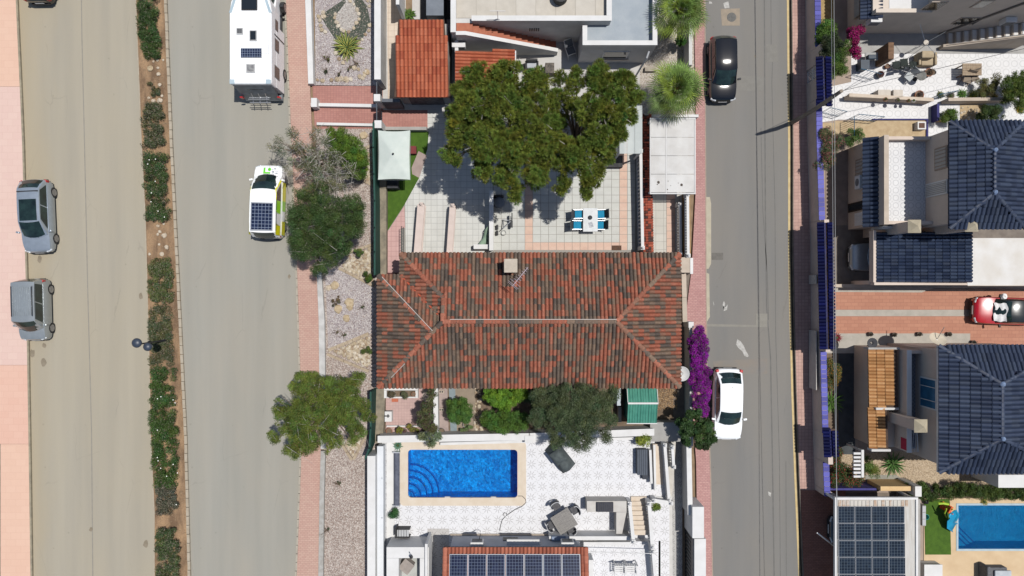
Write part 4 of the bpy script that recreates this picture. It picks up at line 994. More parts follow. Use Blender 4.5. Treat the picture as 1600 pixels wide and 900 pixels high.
m.build('roof_ribs', SIL2, t, local=True, kind='stuff')
for s_ in (-1,1): m = MB(); m.tube([(s_*.6,-1.4,1.74),(s_*.6,.35,1.74)], .022, 6); m.build('roof_rail', TRIM, t, local=True)
c = P(1131,108,.7); car('parked_car', 'glossy black small car at the left kerb of the street', 'car', (c.x-.06,c.y,0), D+R(.6), 3.78, 1.58, 1.5, BLK, .27, .44, .10, .02, .93, .74, .78, group='cars parked along the street')
c = P(1136,631,.6); t = car('parked_car', 'white saloon parked in front of the round dark green tree', 'car', (c.x+.02,c.y,0), D+R(-1), 4.2, 1.72, 1.45, WHT, .26, .43, .2, .06, .92, .74, .76, group='cars parked along the street', rear_z=.86)
m = MB(); m.obox((-.02,.70,1.115), (.55,.16,.01), 0, -.5); m.build('sun_shade', mat('silver_shade', (.7,.74,.76,1), (.35,.45,.48,1), 5, rough=.3), t, local=True)
m = MB(); m.lathe(.28,-1.42,[(.02,1.19),(.15,1.2),(.13,1.24)], 10); m.build('sticker', mat('green_toy', (.08,.35,.26,1)), t, local=True)
m = MB(); m.tube([(0,-1.0,1.44),(0,-1.12,1.5)], .015, 6); m.build('aerial', TRIM, t, local=True)
c = P(1573,486,.6); t = car('parked_car', 'red car with black roof and a white cloth over its windscreen', 'car', (c.x,c.y,0), D/2+R(-2), 3.95, 1.62, 1.42, RED, .28, .45, .12, .02, .92, .72, .76, roofm=paint('black_roof_paint', (.008,.012,.012,1), .2))
m = MB()
def cl(a, b):
    x = lerp(-.62,.45,a); y = lerp(.50,1.02,b); return (x+.03*math.sin(9*b), y+.05*math.sin(7*a), lerp(1.34,1.0,b)+.03*math.sin(11*a)+.02*math.cos(13*b+a))
m.grid(cl, 14, 8); m.build('windscreen_cloth', mat('white_cloth', (.75,.75,.74,1), (.6,.6,.6,1), 6), t, local=True, smooth=True)
m = MB(); m.rock((.86,.45,.95), .2, .8, 8); m.build('folded_cloth', MATS['white_cloth'], t, local=True, smooth=True)
c = P(60,-50,.6); car('parked_car', 'dark car of which only the tail shows at the upper left edge', 'car', (c.x,c.y,0), R(1), 4.1, 1.7, 1.45, BLK, group='cars parked along the left kerb')
c = P(1379,402,.5); car('parked_car', 'pale car in the shade under the blue tiled carport', 'car', (c.x,c.y,0), D/2, 4.0, 1.66, 1.45, SIL2)
c = P(1342,826,.5); car('parked_car', 'dark car hidden under the solar panel carport', 'car', (c.x+.2,c.y,0), D/2, 4.0, 1.66, 1.42, paint('dark_blue_paint', (.02,.03,.04,1), .25))
# delivery van with a roof panel
WV = paint('white_van_paint', (.78,.79,.78,1), .35); YV = paint('yellow_green_panel', (.72,.68,.0,1), .35); GV = paint('lime_panel', (.26,.62,.01,1), .35)
c = P(421,316,.6); van = car('delivery_van', 'white and yellow electric delivery van with a solar panel on its roof', 'van', (c.x+.02,c.y,0), R(-1.5), 4.3, 1.74, 1.82, WV, .17, .37, .07, .01, 1.05, .90, .86, k_=9, base_w=.93)
for s_ in (-1,1):
    for y0, y1, mm in ((.45,.05,YV),(.05,-.55,GV),(-1.15,-1.95,YV),(1.15,.45,YV)):
        m = MB(); m.add([(s_*.875,y0,.42),(s_*.877,y1,.42),(s_*.878,y1,.96),(s_*.876,y0,.96)], [(0,1,2,3)]); m.build('side_panel', mm, van, local=True)
    for y0, y1, mm in ((.0,-.75,GV),(-.75,-1.45,WV),(-1.45,-2.0,YV)):
        m = MB(); m.add([(s_*.835,y0,1.16),(s_*.835,y1,1.16),(s_*.772,y1,1.74),(s_*.772,y0*.9,1.74)], [(0,1,2,3)]); m.build('side_panel', mm, van, local=True)
for s_ in (-1,1): m = MB(); m.add([(s_*.80,1.28,1.12),(s_*.70,.62,1.80),(s_*.765,.0,1.77),(s_*.775,.0,1.70),(s_*.765,.62,1.72),(s_*.842,1.2,1.10)], [(0,1,2,3,4,5)]); m.build('yellow_pillar', YV, van, local=True)
m = MB(); m.box(-.72,-1.95,.98,.72,-2.13,1.12); m.build('rear_panel', TRIM, van, local=True, bevel=.03)
SOL = NT('solar_cells')
def solar(name, cw, chh, line=.06, base=(.006,.010,.026,1), linec=(.22,.26,.34,1)):
    t = NT(name); sep = t.n('ShaderNodeSeparateXYZ'); t.l(t.coords(), sep.inputs[0])
    fx = t.math('ABSOLUTE', t.math('SUBTRACT', t.math('FRACT', t.math('DIVIDE', sep.outputs[0], cw)), .5)); fy = t.math('ABSOLUTE', t.math('SUBTRACT', t.math('FRACT', t.math('DIVIDE', sep.outputs[1], chh)), .5))
    g_ = t.math('GREATER_THAN', t.math('MAXIMUM', fx, fy), .5-line)
    n = t.n('ShaderNodeTexWhiteNoise', noise_dimensions='2D'); fl_ = t.n('ShaderNodeCombineXYZ'); t.l(t.math('FLOOR', t.math('DIVIDE', sep.outputs[0], cw)), fl_.inputs[0]); t.l(t.math('FLOOR', t.math('DIVIDE', sep.outputs[1], chh)), fl_.inputs[1]); t.l(fl_.outputs[0], n.inputs[0])
    b2 = t.mix(n.outputs[0], base, tuple(x*1.9 for x in base[:3])+(1,))
    return t.fin(t.mix(t.math('MULTIPLY', g_, .8), b2, linec), .12, .5)
SCELL = solar('solar_cells_van', .2, .2)
m = MB(); m.box(-.60,-1.72,1.845,.60,-.22,1.875); m.build('solar_panel', SCELL, van, local=True)
m = MB(); m.box(-.64,-.22,1.82,.64,-.16,1.89); m.box(-.64,-1.78,1.82,.64,-1.723,1.885); m.box(-.64,-1.72,1.82,-.603,-.22,1.885); m.box(.603,-1.72,1.82,.64,-.22,1.885); m.build('panel_frame', CHROME, van, local=True)
# green corner mark and dot on the bonnet
LG = mat('lime_mark', (.12,.5,.03,1), rough=.4)
m = MB()
def hoodz(y): return 1.05 - .15*(max(0,(y-1.42)/.73))**1.6 + .04
for x0, y0, x1, y1 in ((-.27,1.62,-.16,1.98),(-.16,1.62,.14,1.72)):
    m.add([(x0,y0,hoodz(y0)),(x1,y0,hoodz(y0)),(x1,y1,hoodz(y1)),(x0,y1,hoodz(y1))], [(0,1,2,3)])
m.add([(.08+.1*math.cos(k*.5236), 1.88+.1*math.sin(k*.5236), hoodz(1.88+.1*math.sin(k*.5236))) for k in range(12)], [tuple(range(12))])
m.build('bonnet_emblem', LG, van, local=True)
m = MB()
for k in range(16):
    x, y = random.uniform(.22,.55), random.uniform(1.5,1.98); r = random.uniform(.025,.06); m.add([(x+r*math.cos(q*1.05), y+r*math.sin(q*1.05)*.7, hoodz(y)+.002*k/16) for q in range(6)], [tuple(range(6))])
m.build('bonnet_print', mat('grey_print', (.25,.27,.3,1), rough=.4), van, local=True, kind='stuff')
# motorhome: roof seen at 2.7 m
mh = thing('motorhome', 'white coachbuilt motorhome with roof hatches and a bicycle rack at its tail', 'motorhome', (0,0,0))
a = P(358,131,2.7); b = P(424,20,2.7); x0, x1, y0 = a.x, b.x, a.y; xm = (x0+x1)/2; hw = (x1-x0)/2
mh.location = (xm, y0, 0); MHW = paint('motorhome_white', (.80,.81,.81,1), .4, coat=.2); MHB = mat('pale_blue_panel', sc(196,214,222), sc(180,200,210), 2, rough=.4)
Lb = 5.0
m = MB(); m.prism([(-hw,0),(hw,0),(hw,Lb-.9),(hw*.93,Lb-.35),(hw*.7,Lb+.15),(0,Lb+.3),(-hw*.7,Lb+.15),(-hw*.93,Lb-.35),(-hw,Lb-.9)], 1.75, 2.7); m.build('overcab', MHW, mh, local=True, bevel=.1, bseg=3)
m = MB(); m.box(-hw+.006,.05,.45,hw-.006,Lb-1.4,1.80); m.build('body', MHW, mh, local=True)
m = MB(); m.prism([(-.93,Lb-1.4),(.93,Lb-1.4),(.95,Lb+.2),(.9,Lb+.9),(.7,Lb+1.15),(-.7,Lb+1.15),(-.9,Lb+.9),(-.95,Lb+.2)], .35, [1.72,1.72,1.25,1.0,.85,.85,1.0,1.25]); m.build('cab', MHW, mh, local=True, bevel=.06)
m = MB(); m.add([(-.86,Lb-.25,1.66),(.86,Lb-.25,1.66),(.9,Lb+.42,1.22),(-.9,Lb+.42,1.22)], [(0,1,2,3)]); m.build('windscreen', CARGLASS, mh, local=True)
for s_ in (-1,1):
    m = MB(); m.obox((s_*hw*.86, .12, 2.70), (.14,.13,.03), 0); m.build('corner_cap', MHB, mh, local=True, bevel=.02)
    m = MB(); m.prism([(s_*(hw+.004),Lb-1.0),(s_*hw*.70,Lb+.16),(s_*hw*.55,Lb+.2),(s_*(hw*.88),Lb-1.0)], 2.5, 2.712); m.build('front_panel', MHB, mh, local=True)
    for y, z0, z1, l in ((.55,1.35,2.2,.35),(2.1,1.45,2.15,.35),(3.3,1.6,2.1,.3)):
        m = MB(); m.box(s_*hw, y, z0, s_*(hw+.02), y+2*l, z1); f = m.build('side_window', mat('window_frame_grey', sc(150,140,136)), mh, local=True)
        m = MB(); m.box(s_*(hw+.02), y+.06, z0+.06, s_*(hw+.028), y+2*l-.06, z1-.06); m.build('pane', DARKGLASS, f, local=True)
    m = MB(); m.obox((s_*(hw+.2),Lb-.2,1.5), (.1,.08,.2)); m.build('wing_mirror', TRIM, mh, local=True, bevel=.03)
m = MB(); m.box(hw, 2.95, .5, hw+.015, 3.02, 2.2); m.build('door_trim', TRIM, mh, local=True)
def hatch(x, y, w, l, mm, fm=None, h=.07):
    m = MB(); m.box(x-w/2,y-l/2,2.702,x+w/2,y+l/2,2.7+h); f = m.build('roof_hatch', fm or mat('hatch_frame', sc(214,214,212), sc(190,190,190), 8), mh, local=True, bevel=.02)
    m = MB(); m.box(x-w/2+.05,y-l/2+.05,2.7+h,x+w/2-.05,y+l/2-.05,2.715+h); m.build('hatch_dome', mm, f, local=True, bevel=.01)
def lx(u): return P(u, 100, 2.7).x - xm
def ly(v): return P(400, v, 2.7).y - y0
hatch(lx(390), ly(6), .9, .75, DARKGLASS, TRIM); hatch(lx(396), ly(56), .42, .6, DARKGLASS); hatch(lx(375), ly(49), .38, .36, mat('vent_grille', sc(120,122,124), sc(86,88,90), 12)); hatch(lx(392), ly(107), .5, .48, mat('smoked_dome', sc(170,170,168), sc(130,130,132), 6, rough=.25))
m = MB(); xa, ya, xb, yb = lx(377), ly(90), lx(409), ly(76); m.box(xa,ya,2.73,xb,yb,2.76); m.build('solar_panel', solar('solar_cells_mh', .14, .14, .07), mh, local=True)
m = MB(); m.box(xa-.02,ya-.02,2.703,xb+.02,yb+.02,2.732); m.build('panel_frame', CHROME, mh, local=True)
m = MB(); m.tube([(xb,ya+.2,2.72),(lx(420),ya+.22,2.72),(lx(419),ly(42),2.72)], .012, 4); m.build('cable', mat('grey_cable', (.4,.4,.4,1)), mh, local=True)
# tail: dark rear wall, ladder, bike rack
m = MB(); m.add([(-hw+.1,.0,2.45),(hw-.1,.0,2.45),(hw-.12,-.34,.45),(-hw+.12,-.34,.45)], [(0,1,2,3)]); m.box(-hw+.1,-.34,.3,hw-.1,.1,.5); m.build('rear_wall', mat('rear_grey', sc(150,158,164), sc(120,126,132), 2, rough=.4), mh, local=True)
m = MB(); m.box(-.45,-.10,1.55,.45,-.06,1.95); m.build('rear_window', DARKGLASS, mh, local=True)
m = MB()
for z, y in ((1.2,-.36),(1.35,-.5),(1.1,-.62)): m.tube([(-.62,y,z),(.62,y,z)], .025, 6)
for x in (-.4,0,.4): m.tube([(x,-.2,1.5),(x,-.36,1.2),(x,-.7,1.12)], .02, 6)
m.build('bike_rack', CHROME, mh, local=True, kind='stuff')
for s_ in (-1,1): m = MB(); m.box(s_*hw*.92-.08,-.37,.9,s_*hw*.92+.08,-.30,1.2); m.build('tail_light', REDL, mh, local=True)
wheel_parts(mh, [(s_*(hw-.1), y) for s_ in (-1,1) for y in (1.2, Lb+.2)], .34, .24)
m = MB(); m.box(-hw+.15,.1,.32,hw-.15,Lb,.46); m.build('underbody', TRIM, mh, local=True)
# ============================================================ NORTH-WEST NEIGHBOUR: FLAT ROOFED WHITE HOUSE
def grid_mat(name, a, b, line, pw, ph, lw=.03, rot=0.0, rough=.75, fine=.25, off=(0,0,0), spec=.3):
    """square tiles with thin joints"""
    t = NT(name); sep = t.n('ShaderNodeSeparateXYZ'); t.l(t.coords(rot=rot, loc=off), sep.inputs[0])
    X, Y = t.math('DIVIDE', sep.outputs[0], pw), t.math('DIVIDE', sep.outputs[1], ph)
    fx = t.math('ABSOLUTE', t.math('SUBTRACT', t.math('FRACT', X), .5)); fy = t.math('ABSOLUTE', t.math('SUBTRACT', t.math('FRACT', Y), .5))
    g_ = t.math('GREATER_THAN', t.math('MAXIMUM', fx, fy), .5-lw/pw/2)
    n = t.n('ShaderNodeTexWhiteNoise', noise_dimensions='2D'); cb = t.n('ShaderNodeCombineXYZ'); t.l(t.math('FLOOR', X), cb.inputs[0]); t.l(t.math('FLOOR', Y), cb.inputs[1]); t.l(cb.outputs[0], n.inputs[0])
    col = t.mix(n.outputs[0], a, b); col = t.mix(g_, col, line)
    f = t.ramp(t.noise(t.coords(), 1.1, 6, .65), .3, .72); col = t.mix(fine, col, t.mix(f, (.55,.53,.5,1), (1.05,1.05,1.05,1)), 'MULTIPLY')
    return t.fin(col, rough, spec)
def quatre(name, base, line, pitch, rough=.6, off=(0,0,0), lw=.06):
    """rounded lattice printed on pale tiles"""
    t = NT(name); sep = t.n('ShaderNodeSeparateXYZ'); t.l(t.coords(loc=off), sep.inputs[0])
    X, Y = t.math('DIVIDE', sep.outputs[0], pitch), t.math('DIVIDE', sep.outputs[1], pitch)
    fx = t.math('SUBTRACT', t.math('FRACT', X), .5); fy = t.math('SUBTRACT', t.math('FRACT', Y), .5)
    d = t.math('SQRT', t.math('ADD', t.math('MULTIPLY', fx, fx), t.math('MULTIPLY', fy, fy)))
    ring_ = t.math('LESS_THAN', t.math('ABSOLUTE', t.math('SUBTRACT', d, .36)), lw)
    jn = t.math('GREATER_THAN', t.math('MAXIMUM', t.math('ABSOLUTE', fx), t.math('ABSOLUTE', fy)), .485)
    dg = t.math('LESS_THAN', t.math('ABSOLUTE', t.math('SUBTRACT', t.math('ABSOLUTE', fx), t.math('ABSOLUTE', fy))), lw*.5)
    dg = t.math('MULTIPLY', dg, t.math('GREATER_THAN', d, .42))
    k = t.math('MAXIMUM', t.math('MAXIMUM', ring_, dg), t.math('MULTIPLY', jn, .5))
    f = t.ramp(t.noise(t.coords(), 1.3, 6, .6), .3, .7)
    col = t.mix(t.math('MULTIPLY', k, .8), base, line); col = t.mix(.22, col, t.mix(f, (.5,.5,.5,1), (1,1,1,1)), 'MULTIPLY')
    return t.fin(col, rough, .3)
def star(name, base, line, pitch, off=(0,0,0)):
    """white tiles printed with thin eight-rayed stars"""
    t = NT(name); sep = t.n('ShaderNodeSeparateXYZ'); t.l(t.coords(loc=off), sep.inputs[0])
    ks = []
    for dx, dy, n_, r0, r1, w in ((0,0,8,.10,.40,.030), (.5,.5,4,.07,.26,.026)):
        X, Y = t.math('ADD', t.math('DIVIDE', sep.outputs[0], pitch), dx), t.math('ADD', t.math('DIVIDE', sep.outputs[1], pitch), dy)
        fx = t.math('SUBTRACT', t.math('FRACT', X), .5); fy = t.math('SUBTRACT', t.math('FRACT', Y), .5)
        d = t.math('SQRT', t.math('ADD', t.math('MULTIPLY', fx, fx), t.math('MULTIPLY', fy, fy)))
        a = t.math('MULTIPLY', t.math('ARCTAN2', fy, fx), n_/6.28318); fa = t.math('ABSOLUTE', t.math('SUBTRACT', t.math('FRACT', t.math('ADD', a, .25)), .5))
        k = t.math('LESS_THAN', t.math('MULTIPLY', t.math('MULTIPLY', fa, d), 6.28/n_), w)
        ks.append(t.math('MULTIPLY', t.math('MULTIPLY', k, t.math('GREATER_THAN', d, r0)), t.math('LESS_THAN', d, r1)))
    k = t.math('MAXIMUM', ks[0], t.math('MULTIPLY', ks[1], .6))
    f = t.ramp(t.noise(t.coords(), .9, 6, .6), .3, .7)
    col = t.mix(t.math('MULTIPLY', k, .62), base, line); col = t.mix(.16, col, t.mix(f, (.55,.54,.52,1), (1,1,1,1)), 'MULTIPLY')
    return t.fin(col, .6, .3)
WTILE = grid_mat('white_floor_tiles', sc(226,224,218), sc(216,214,208), sc(170,168,164), .36, .36, .03)
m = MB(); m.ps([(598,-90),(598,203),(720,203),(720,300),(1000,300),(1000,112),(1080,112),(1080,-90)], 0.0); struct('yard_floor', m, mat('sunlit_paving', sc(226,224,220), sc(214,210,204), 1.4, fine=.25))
m = MB(); m.ps([(604,-90),(606,168),(628,168),(626,-90)], .012); struct('path', m, grid_mat('cream_path_tiles', sc(236,220,202), sc(228,212,194), sc(206,188,170), .36, .36, .03))
m = MB(); m.ps([(1000,20),(1000,112),(1085,112),(1085,20)], .008); struct('gravel_bed', m, gravel('cream_gravel', [sc(232,222,206), sc(216,204,190), sc(242,236,226), sc(200,188,174)], 24))
m = MB(); m.ps([(1000,100),(1000,186),(1086,186),(1086,100)], .012); struct('gravel_bed', m, MATS['cream_gravel'])
m = MB(); m.ps([(598,172),(598,200),(668,200),(668,172)], .02); struct('driveway', m, MATS['rose_driveway'])
# boundary wall, gates, pillars
wall('boundary_wall', 'tall white wall between the gravel garden and the cream path', [(596,-90),(596,139),(604,139),(604,-90)], 0, 2.0, WHITE, cop=.05, copm=WHITE2)
SLAT = mat('grey_slat', sc(92,98,106), sc(76,82,92), 4, rough=.5)
def louvre_gate(label, v0, v1, ug=597, z1=1.7):
    t = thing('slatted_gate', label, 'gate', P(ug, (v0+v1)/2, 0), 'grey slatted drive gates'); n = max(4, int(abs(v1-v0)/2.6))
    for k in range(n):
        p = P(ug, lerp(v0, v1, (k+.5)/n), 0); m = MB(); m.obox((p.x, p.y, z1/2+.05), (.012, .055, z1/2-.08), .6); m.build('slat', SLAT, t)
    a, b = P(ug, v0), P(ug, v1); m = MB(); m.box(a.x-.03,a.y,z1-.07,a.x+.03,b.y,z1); m.box(a.x-.03,a.y,.08,a.x+.03,b.y,.16); m.build('rail', SLAT, t)
louvre_gate('grey slatted gate at the end of the upper pink drive', 141, 168); louvre_gate('grey slatted gate at the end of the lower pink drive', 173, 200)
tag(MB().pb(584,147,594,158,0,1.75).build('gate_pillar', WHITE2), 'white pillar between the two grey slatted gates', 'pillar')
tag(MB().pb(585,188,596,200,0,1.75).build('gate_pillar', WHITE2), 'white pillar at the lower slatted gate above the cream parasol', 'pillar')
nw = thing('flat_roofed_house', 'white flat roofed house with roof terrace and outside stairs', 'house', P(870,20,0))
# main block
ZR, ZP = 3.1, 3.45
gx0, gx1 = P(705,0,ZP).x, P(955,0,ZP).x; ys = P(0,32,ZP).y; top = P(0,-120,ZP).y; th_ = .26
m = MB(); m.box(gx0,ys,0,gx1,top,ZR-.01); wl = m.build('wall', WHITE, nw)
m = MB(); m.box(gx0+th_,ys+th_,ZR-.009,gx1-th_,top,ZR+.001); m.build('terrace_base', mat('terrace_grout', sc(190,184,172)), nw)
nt_ = 0; a = P(711,42,ZR); pit = 31*K(ZR)/S
TL = [mat('terrace_tile_a', sc(224,216,202), sc(212,204,190), 2, fine=.2), mat('terrace_tile_b', sc(216,208,195), sc(226,219,206), 2, fine=.2)]
x = gx0+th_+.01
while x < gx1-th_-.1:
    y = ys+th_+.01
    while y < top-.3:
        m = MB(); m.box(x, y, ZR+.001, min(x+pit-.022, gx1-th_-.005), y+pit-.022, ZR+.018+random.uniform(0,.004)); m.build('terrace_tile', random.choice(TL), nw); y += pit
    x += pit
st0 = P(738,0,ZR).x
m = MB(); m.box(st0,ys,ZR-.008,gx1,ys+th_-.02,ZP); m.box(gx1-th_+.02,ys+th_-.018,ZR-.008,gx1,top,ZP); m.box(gx0,ys-.65,0,gx0+th_-.02,top,ZP); m.build('parapet', WHITE, nw)
m = MB(); m.box(st0-.02,ys-.03,ZP+.002,gx1+.03,ys+th_,ZP+.05); m.box(gx1-th_,ys+th_+.002,ZP+.002,gx1+.03,top,ZP+.05); m.box(gx0-.03,ys-.66,ZP+.002,gx0+th_,top,ZP+.05); m.build('coping', WHITE2, nw)
# outside stairs going down eastwards along the wall
n = 15; sx0, sx1 = P(728,0,ZR).x, P(868,0,.2).x; sy0 = ys-.62; TER = mat('terracotta_tread', sc(206,132,102), sc(192,118,92), 4, fine=.3)
stp = bpy.data.objects.new('stairs', None); C.objects.link(stp); stp.parent = nw; stp.location = (0,0,0)
stp.location = Vector((0,0,0))
for k in range(n):
    xa, xb = lerp(sx0,sx1,k/n), lerp(sx0,sx1,(k+1)/n); z = ZR*(1-k/n)
    m = MB(); m.box(xa, sy0, z-ZR/n-.08, xb+.03, ys-.005, z-.01); m.build('step', TER, stp)
m = MB(); m.box(gx0+th_,sy0,0,sx0-.002,ys-.004,ZR-.012); m.build('landing', TER, stp)
m = MB(); q = [(sx0,sy0-.16),(sx1+.1,sy0-.16),(sx1+.1,sy0-.004),(sx0,sy0-.004)]; m.prism(q, 0, [ZP,.65,.65,ZP]); m.box(gx0+th_-.019,sy0-.16,0,sx0-.001,sy0-.004,ZP); m.build('stair_parapet', WHITE, nw)
m = MB(); m.prism([(sx0-.01,sy0-.19),(sx1+.13,sy0-.19),(sx1+.13,sy0+.02),(sx0-.01,sy0+.02)], [ZP+.003,.653,.653,ZP+.003], [ZP+.05,.70,.70,ZP+.05]); m.box(gx0+th_,sy0-.19,ZP+.003,sx0-.012,sy0+.02,ZP+.05); m.build('coping', WHITE2, nw)
# east wing
ZW, ZV = 2.75, 3.15
wx0, wx1, wy = P(911,0,ZV).x, P(1026,0,ZV).x, P(0,70,ZV).y; wyn = P(0,41,ZV).y
m = MB(); m.box(wx0,wy,0,wx1,ys-.006,ZW-.01); m.box(gx1+.004,ys-.003,0,wx1,top,ZW-.01); m.build('wall', mat('wing_render', sc(226,224,222), sc(210,208,206), 1.5, fine=.25), nw)
m = MB(); m.box(wx0+.2,wy+.2,ZW-.009,wx1-.2,ys-.01,ZW+.004); m.box(gx1+.006,ys-.008,ZW-.009,wx1-.2,top,ZW+.003); m.build('roof_deck', mat('blue_grey_deck', sc(190,198,204), sc(176,186,194), 1.2, fine=.25), nw)
m = MB(); m.box(wx0,wy,ZW-.008,wx1,wy+.2,ZV); m.box(wx0,wy+.202,ZW-.008,wx0+.2,wyn,ZV); m.box(wx1-.2,wy+.202,ZW-.008,wx1,top,ZV); m.build('parapet', WHITE, nw)
m = MB(); m.box(wx0-.03,wy-.03,ZV+.002,wx1+.03,wy+.23,ZV+.05); m.box(wx0-.03,wy+.232,ZV+.002,wx0+.23,wyn+.03,ZV+.05); m.box(wx1-.23,wy+.232,ZV+.002,wx1+.03,top,ZV+.05); m.build('coping', WHITE2, nw)
xw = P(962,0,1.6).x
m = MB(); m.box(xw-.75,wy-.035,.95,xw+.75,wy-.002,2.1); f = m.build('window', WHITE2, nw); m = MB(); m.box(xw-.66,wy-.045,1.02,xw+.66,wy-.036,2.03); m.build('pane', DARKGLASS, f)
m = MB(); m.box(xw-.85,wy-.14,.86,xw+.85,wy-.001,.945); m.build('window_sill', CREAM, nw)
for i in range(5): m = MB(); x = P(827+3.4*i,0,2.0).x; m.box(x,ys-.03,1.9,x+.06,ys-.002,2.3); m.build('vent_bar', IRON, nw)
m = MB(); a, b = P(1014,80,2.9), P(992,121,.1); m.tube([(a.x,a.y,2.9),(a.x-.08,a.y-.3,2.75),(b.x,b.y,.12)], .055, 8); m.build('drain_pipe', mat('pale_pipe', sc(196,198,200), rough=.5), nw, smooth=True)
# aerial, roof box
t = thing('rooftop_aerial', 'pale T shaped aerial standing on the roof terrace parapet', 'aerial', P(778,32,ZP))
m = MB(); a = P(778,31,ZP); m.tube([(a.x,a.y,ZP),(a.x,a.y+.02,ZP+1.2)], .022, 6); m.build('mast', CHROME, t)
m = MB(); m.tube([(a.x-.42,a.y+.02,ZP+1.2),(a.x+.42,a.y+.02,ZP+1.2)], .018, 5); m.tube([(a.x-.6,a.y-.02,ZP+.1),(a.x+.1,a.y,ZP+.12)], .03, 5); m.build('crossbar', WHITE2, t)
t = thing('air_conditioner', 'white box unit on the wall beside the orange roof', 'air conditioner', P(716,72,2.0)); m = MB(); m.pb(706,66,727,73.5,2.1,2.55); m.build('casing', WHITE2, t, bevel=.02); m = MB(); a = P(706,73.5,2.55); b = P(727,73.5,2.55); m.box(a.x+.08,a.y-.012,2.16,b.x-.08,a.y-.002,2.48); m.build('grille', mat('grille_grey', sc(150,150,150), sc(110,110,110), 20), t)
# orange tiled outbuildings
OT = [tone(208,118,86), tone(198,110,80), tone(216,128,96), tone(188,100,74), tone(204,120,90)]
def pick(ch, seed):
    rr = random.Random(seed); return lambda p, i, j: rr.choice(ch)
OM = attrmat('orange_clay', .85, .2, .45, 12)
gar = thing('garage', 'garage under an orange tiled lean-to roof beside the pink drive', 'garage', P(660,100,0))
rf = bpy.data.objects.new('roof', None); C.objects.link(rf); rf.parent = gar; rf.location = (0,0,2.4)
T1 = TileRoof(rf, .226, .42, .11, OT, pick([0,0,1,2,4,0,3], 3), OM, 300, ridge_l=.44)
T1.face([RZ(622,30,2.95),RZ(694,30,2.95),RZ(704,152,2.45),RZ(616,152,2.45)]); T1.finish()
yb = P(0,152,2.45).y + .25; xa, xb = P(622,0,2.4).x, P(700,0,2.4).x; yt = P(0,32,2.9).y
m = MB(); m.box(xa,yb,0,xb,yt,2.38); m.build('wall', GREYW, gar)
m = MB(); m.box(lerp(xa,xb,.16),yb-.05,.05,lerp(xa,xb,.86),yb-.003,2.1); dd_ = m.build('garage_door', mat('dark_door', (.03,.03,.035,1), (.09,.09,.1,1), 5, rough=.6), gar)
for k in range(7): m = MB(); m.box(lerp(xa,xb,.17),yb-.065,.12+.28*k,lerp(xa,xb,.85),yb-.052,.36+.28*k); m.build('door_board', MATS['dark_door'], dd_)
wall('drive_wall', 'dark grey wall closing the cream path at the drive', [(605,166),(605,171),(632,171),(632,166)], 0, 1.7, mat('dark_grey_render', sc(120,124,130), sc(104,108,116), 2, fine=.2))
lt = thing('lean_to', 'small orange tiled roof right of the garage under the pine', 'lean-to', P(755,100,0))
rf = bpy.data.objects.new('roof', None); C.objects.link(rf); rf.parent = lt; rf.location = (0,0,2.3)
T2 = TileRoof(rf, .19, .42, .10, OT, pick([0,1,2,4,0,3], 4), OM, 300, ridge_l=.44)
T2.face([RZ(711,79,2.75),RZ(711,152,2.75),RZ(804,150,2.4),RZ(804,79,2.4)]); T2.finish()
m = MB(); m.pb(713,81,800,148,0,2.25); m.build('wall', WHITE, lt)
m = MB(); m.pb(804.5,79,806.5,150,2.2,2.5); m.build('fascia', WHITE2, lt)
wall('party_wall', 'white wall top between the two orange tiled roofs', [(716,86),(716,168),(721,168),(721,86)], 0, 2.5, WHITE2)
# patio things in the shade of the house
t = thing('garden_armchair', 'grey cushioned armchair below the outside stairs', 'armchair', P(828,99,0)); 
m = MB(); m.pb(823,94,839,106,.05,.42); m.build('seat', mat('grey_cushion', sc(196,200,206), sc(180,184,190), 3), t, bevel=.05)
m = MB(); m.pb(822,91,840,94.5,.05,.8); m.build('backrest', TRIM, t, bevel=.03)
for a, b in ((820.5,822.5),(839.5,841.5)): m = MB(); m.pb(a,94.7,b,107,.05,.6); m.build('armrest', TRIM, t, bevel=.02)
tag(MB().pb(852,98,866,114,0,.7).build('log_store', mat('dark_logs', (.05,.045,.04,1), (.14,.12,.1,1), 9, bump=.5)), 'dark stacked box at the foot of the outside stairs', 'log store')
t = thing('folding_chair', 'pale metal folding chair leaning by the east wing wall', 'chair', P(892,86,0), rz=.35)
m = MB()
for x in (-.26,.26): m.tube([(x,-.3,.02),(x,-.1,.42),(x,.35,.45),(x,.7,.85)], .018, 6)
m.tube([(-.26,.7,.85),(.26,.7,.85)], .018, 6); m.tube([(-.26,-.1,.42),(.26,-.1,.42)], .018, 6); m.build('frame', CHROME, t, local=True, kind='stuff')
m = MB(); m.box(-.24,-.08,.42,.24,.34,.44); m.build('seat', mat('grey_fabric', sc(120,122,126)), t, local=True)
m = MB(); m.add([(-.24,.36,.46),(.24,.36,.46),(.24,.68,.83),(-.24,.68,.83)], [(0,1,2,3)]); m.build('backrest', MATS['grey_fabric'], t, local=True)
m = MB(); c = P(875,12,ZR); m.lathe(P(875,-2,ZR).x, P(875,-2,ZR).y, [(.4,ZR),(.42,ZR+.6),(.38,ZR+.62)], 18); tag(m.build('round_table', mat('dark_top', (.05,.05,.05,1))), 'dark round table edge at the top of the roof terrace', 'table')
bush('potted_plant', 'green plant between armchair and lean-to', [(812,101,6,.6)], 1200, (.06,.12,.02), .12, .14, 'plant')
rosette('succulent', 'green spiky plant in the narrow bed above the garage', 'plant', 638, 18, .5, .5, 22, (.06,.12,.02), (.09,.15,.03), 8, .06)
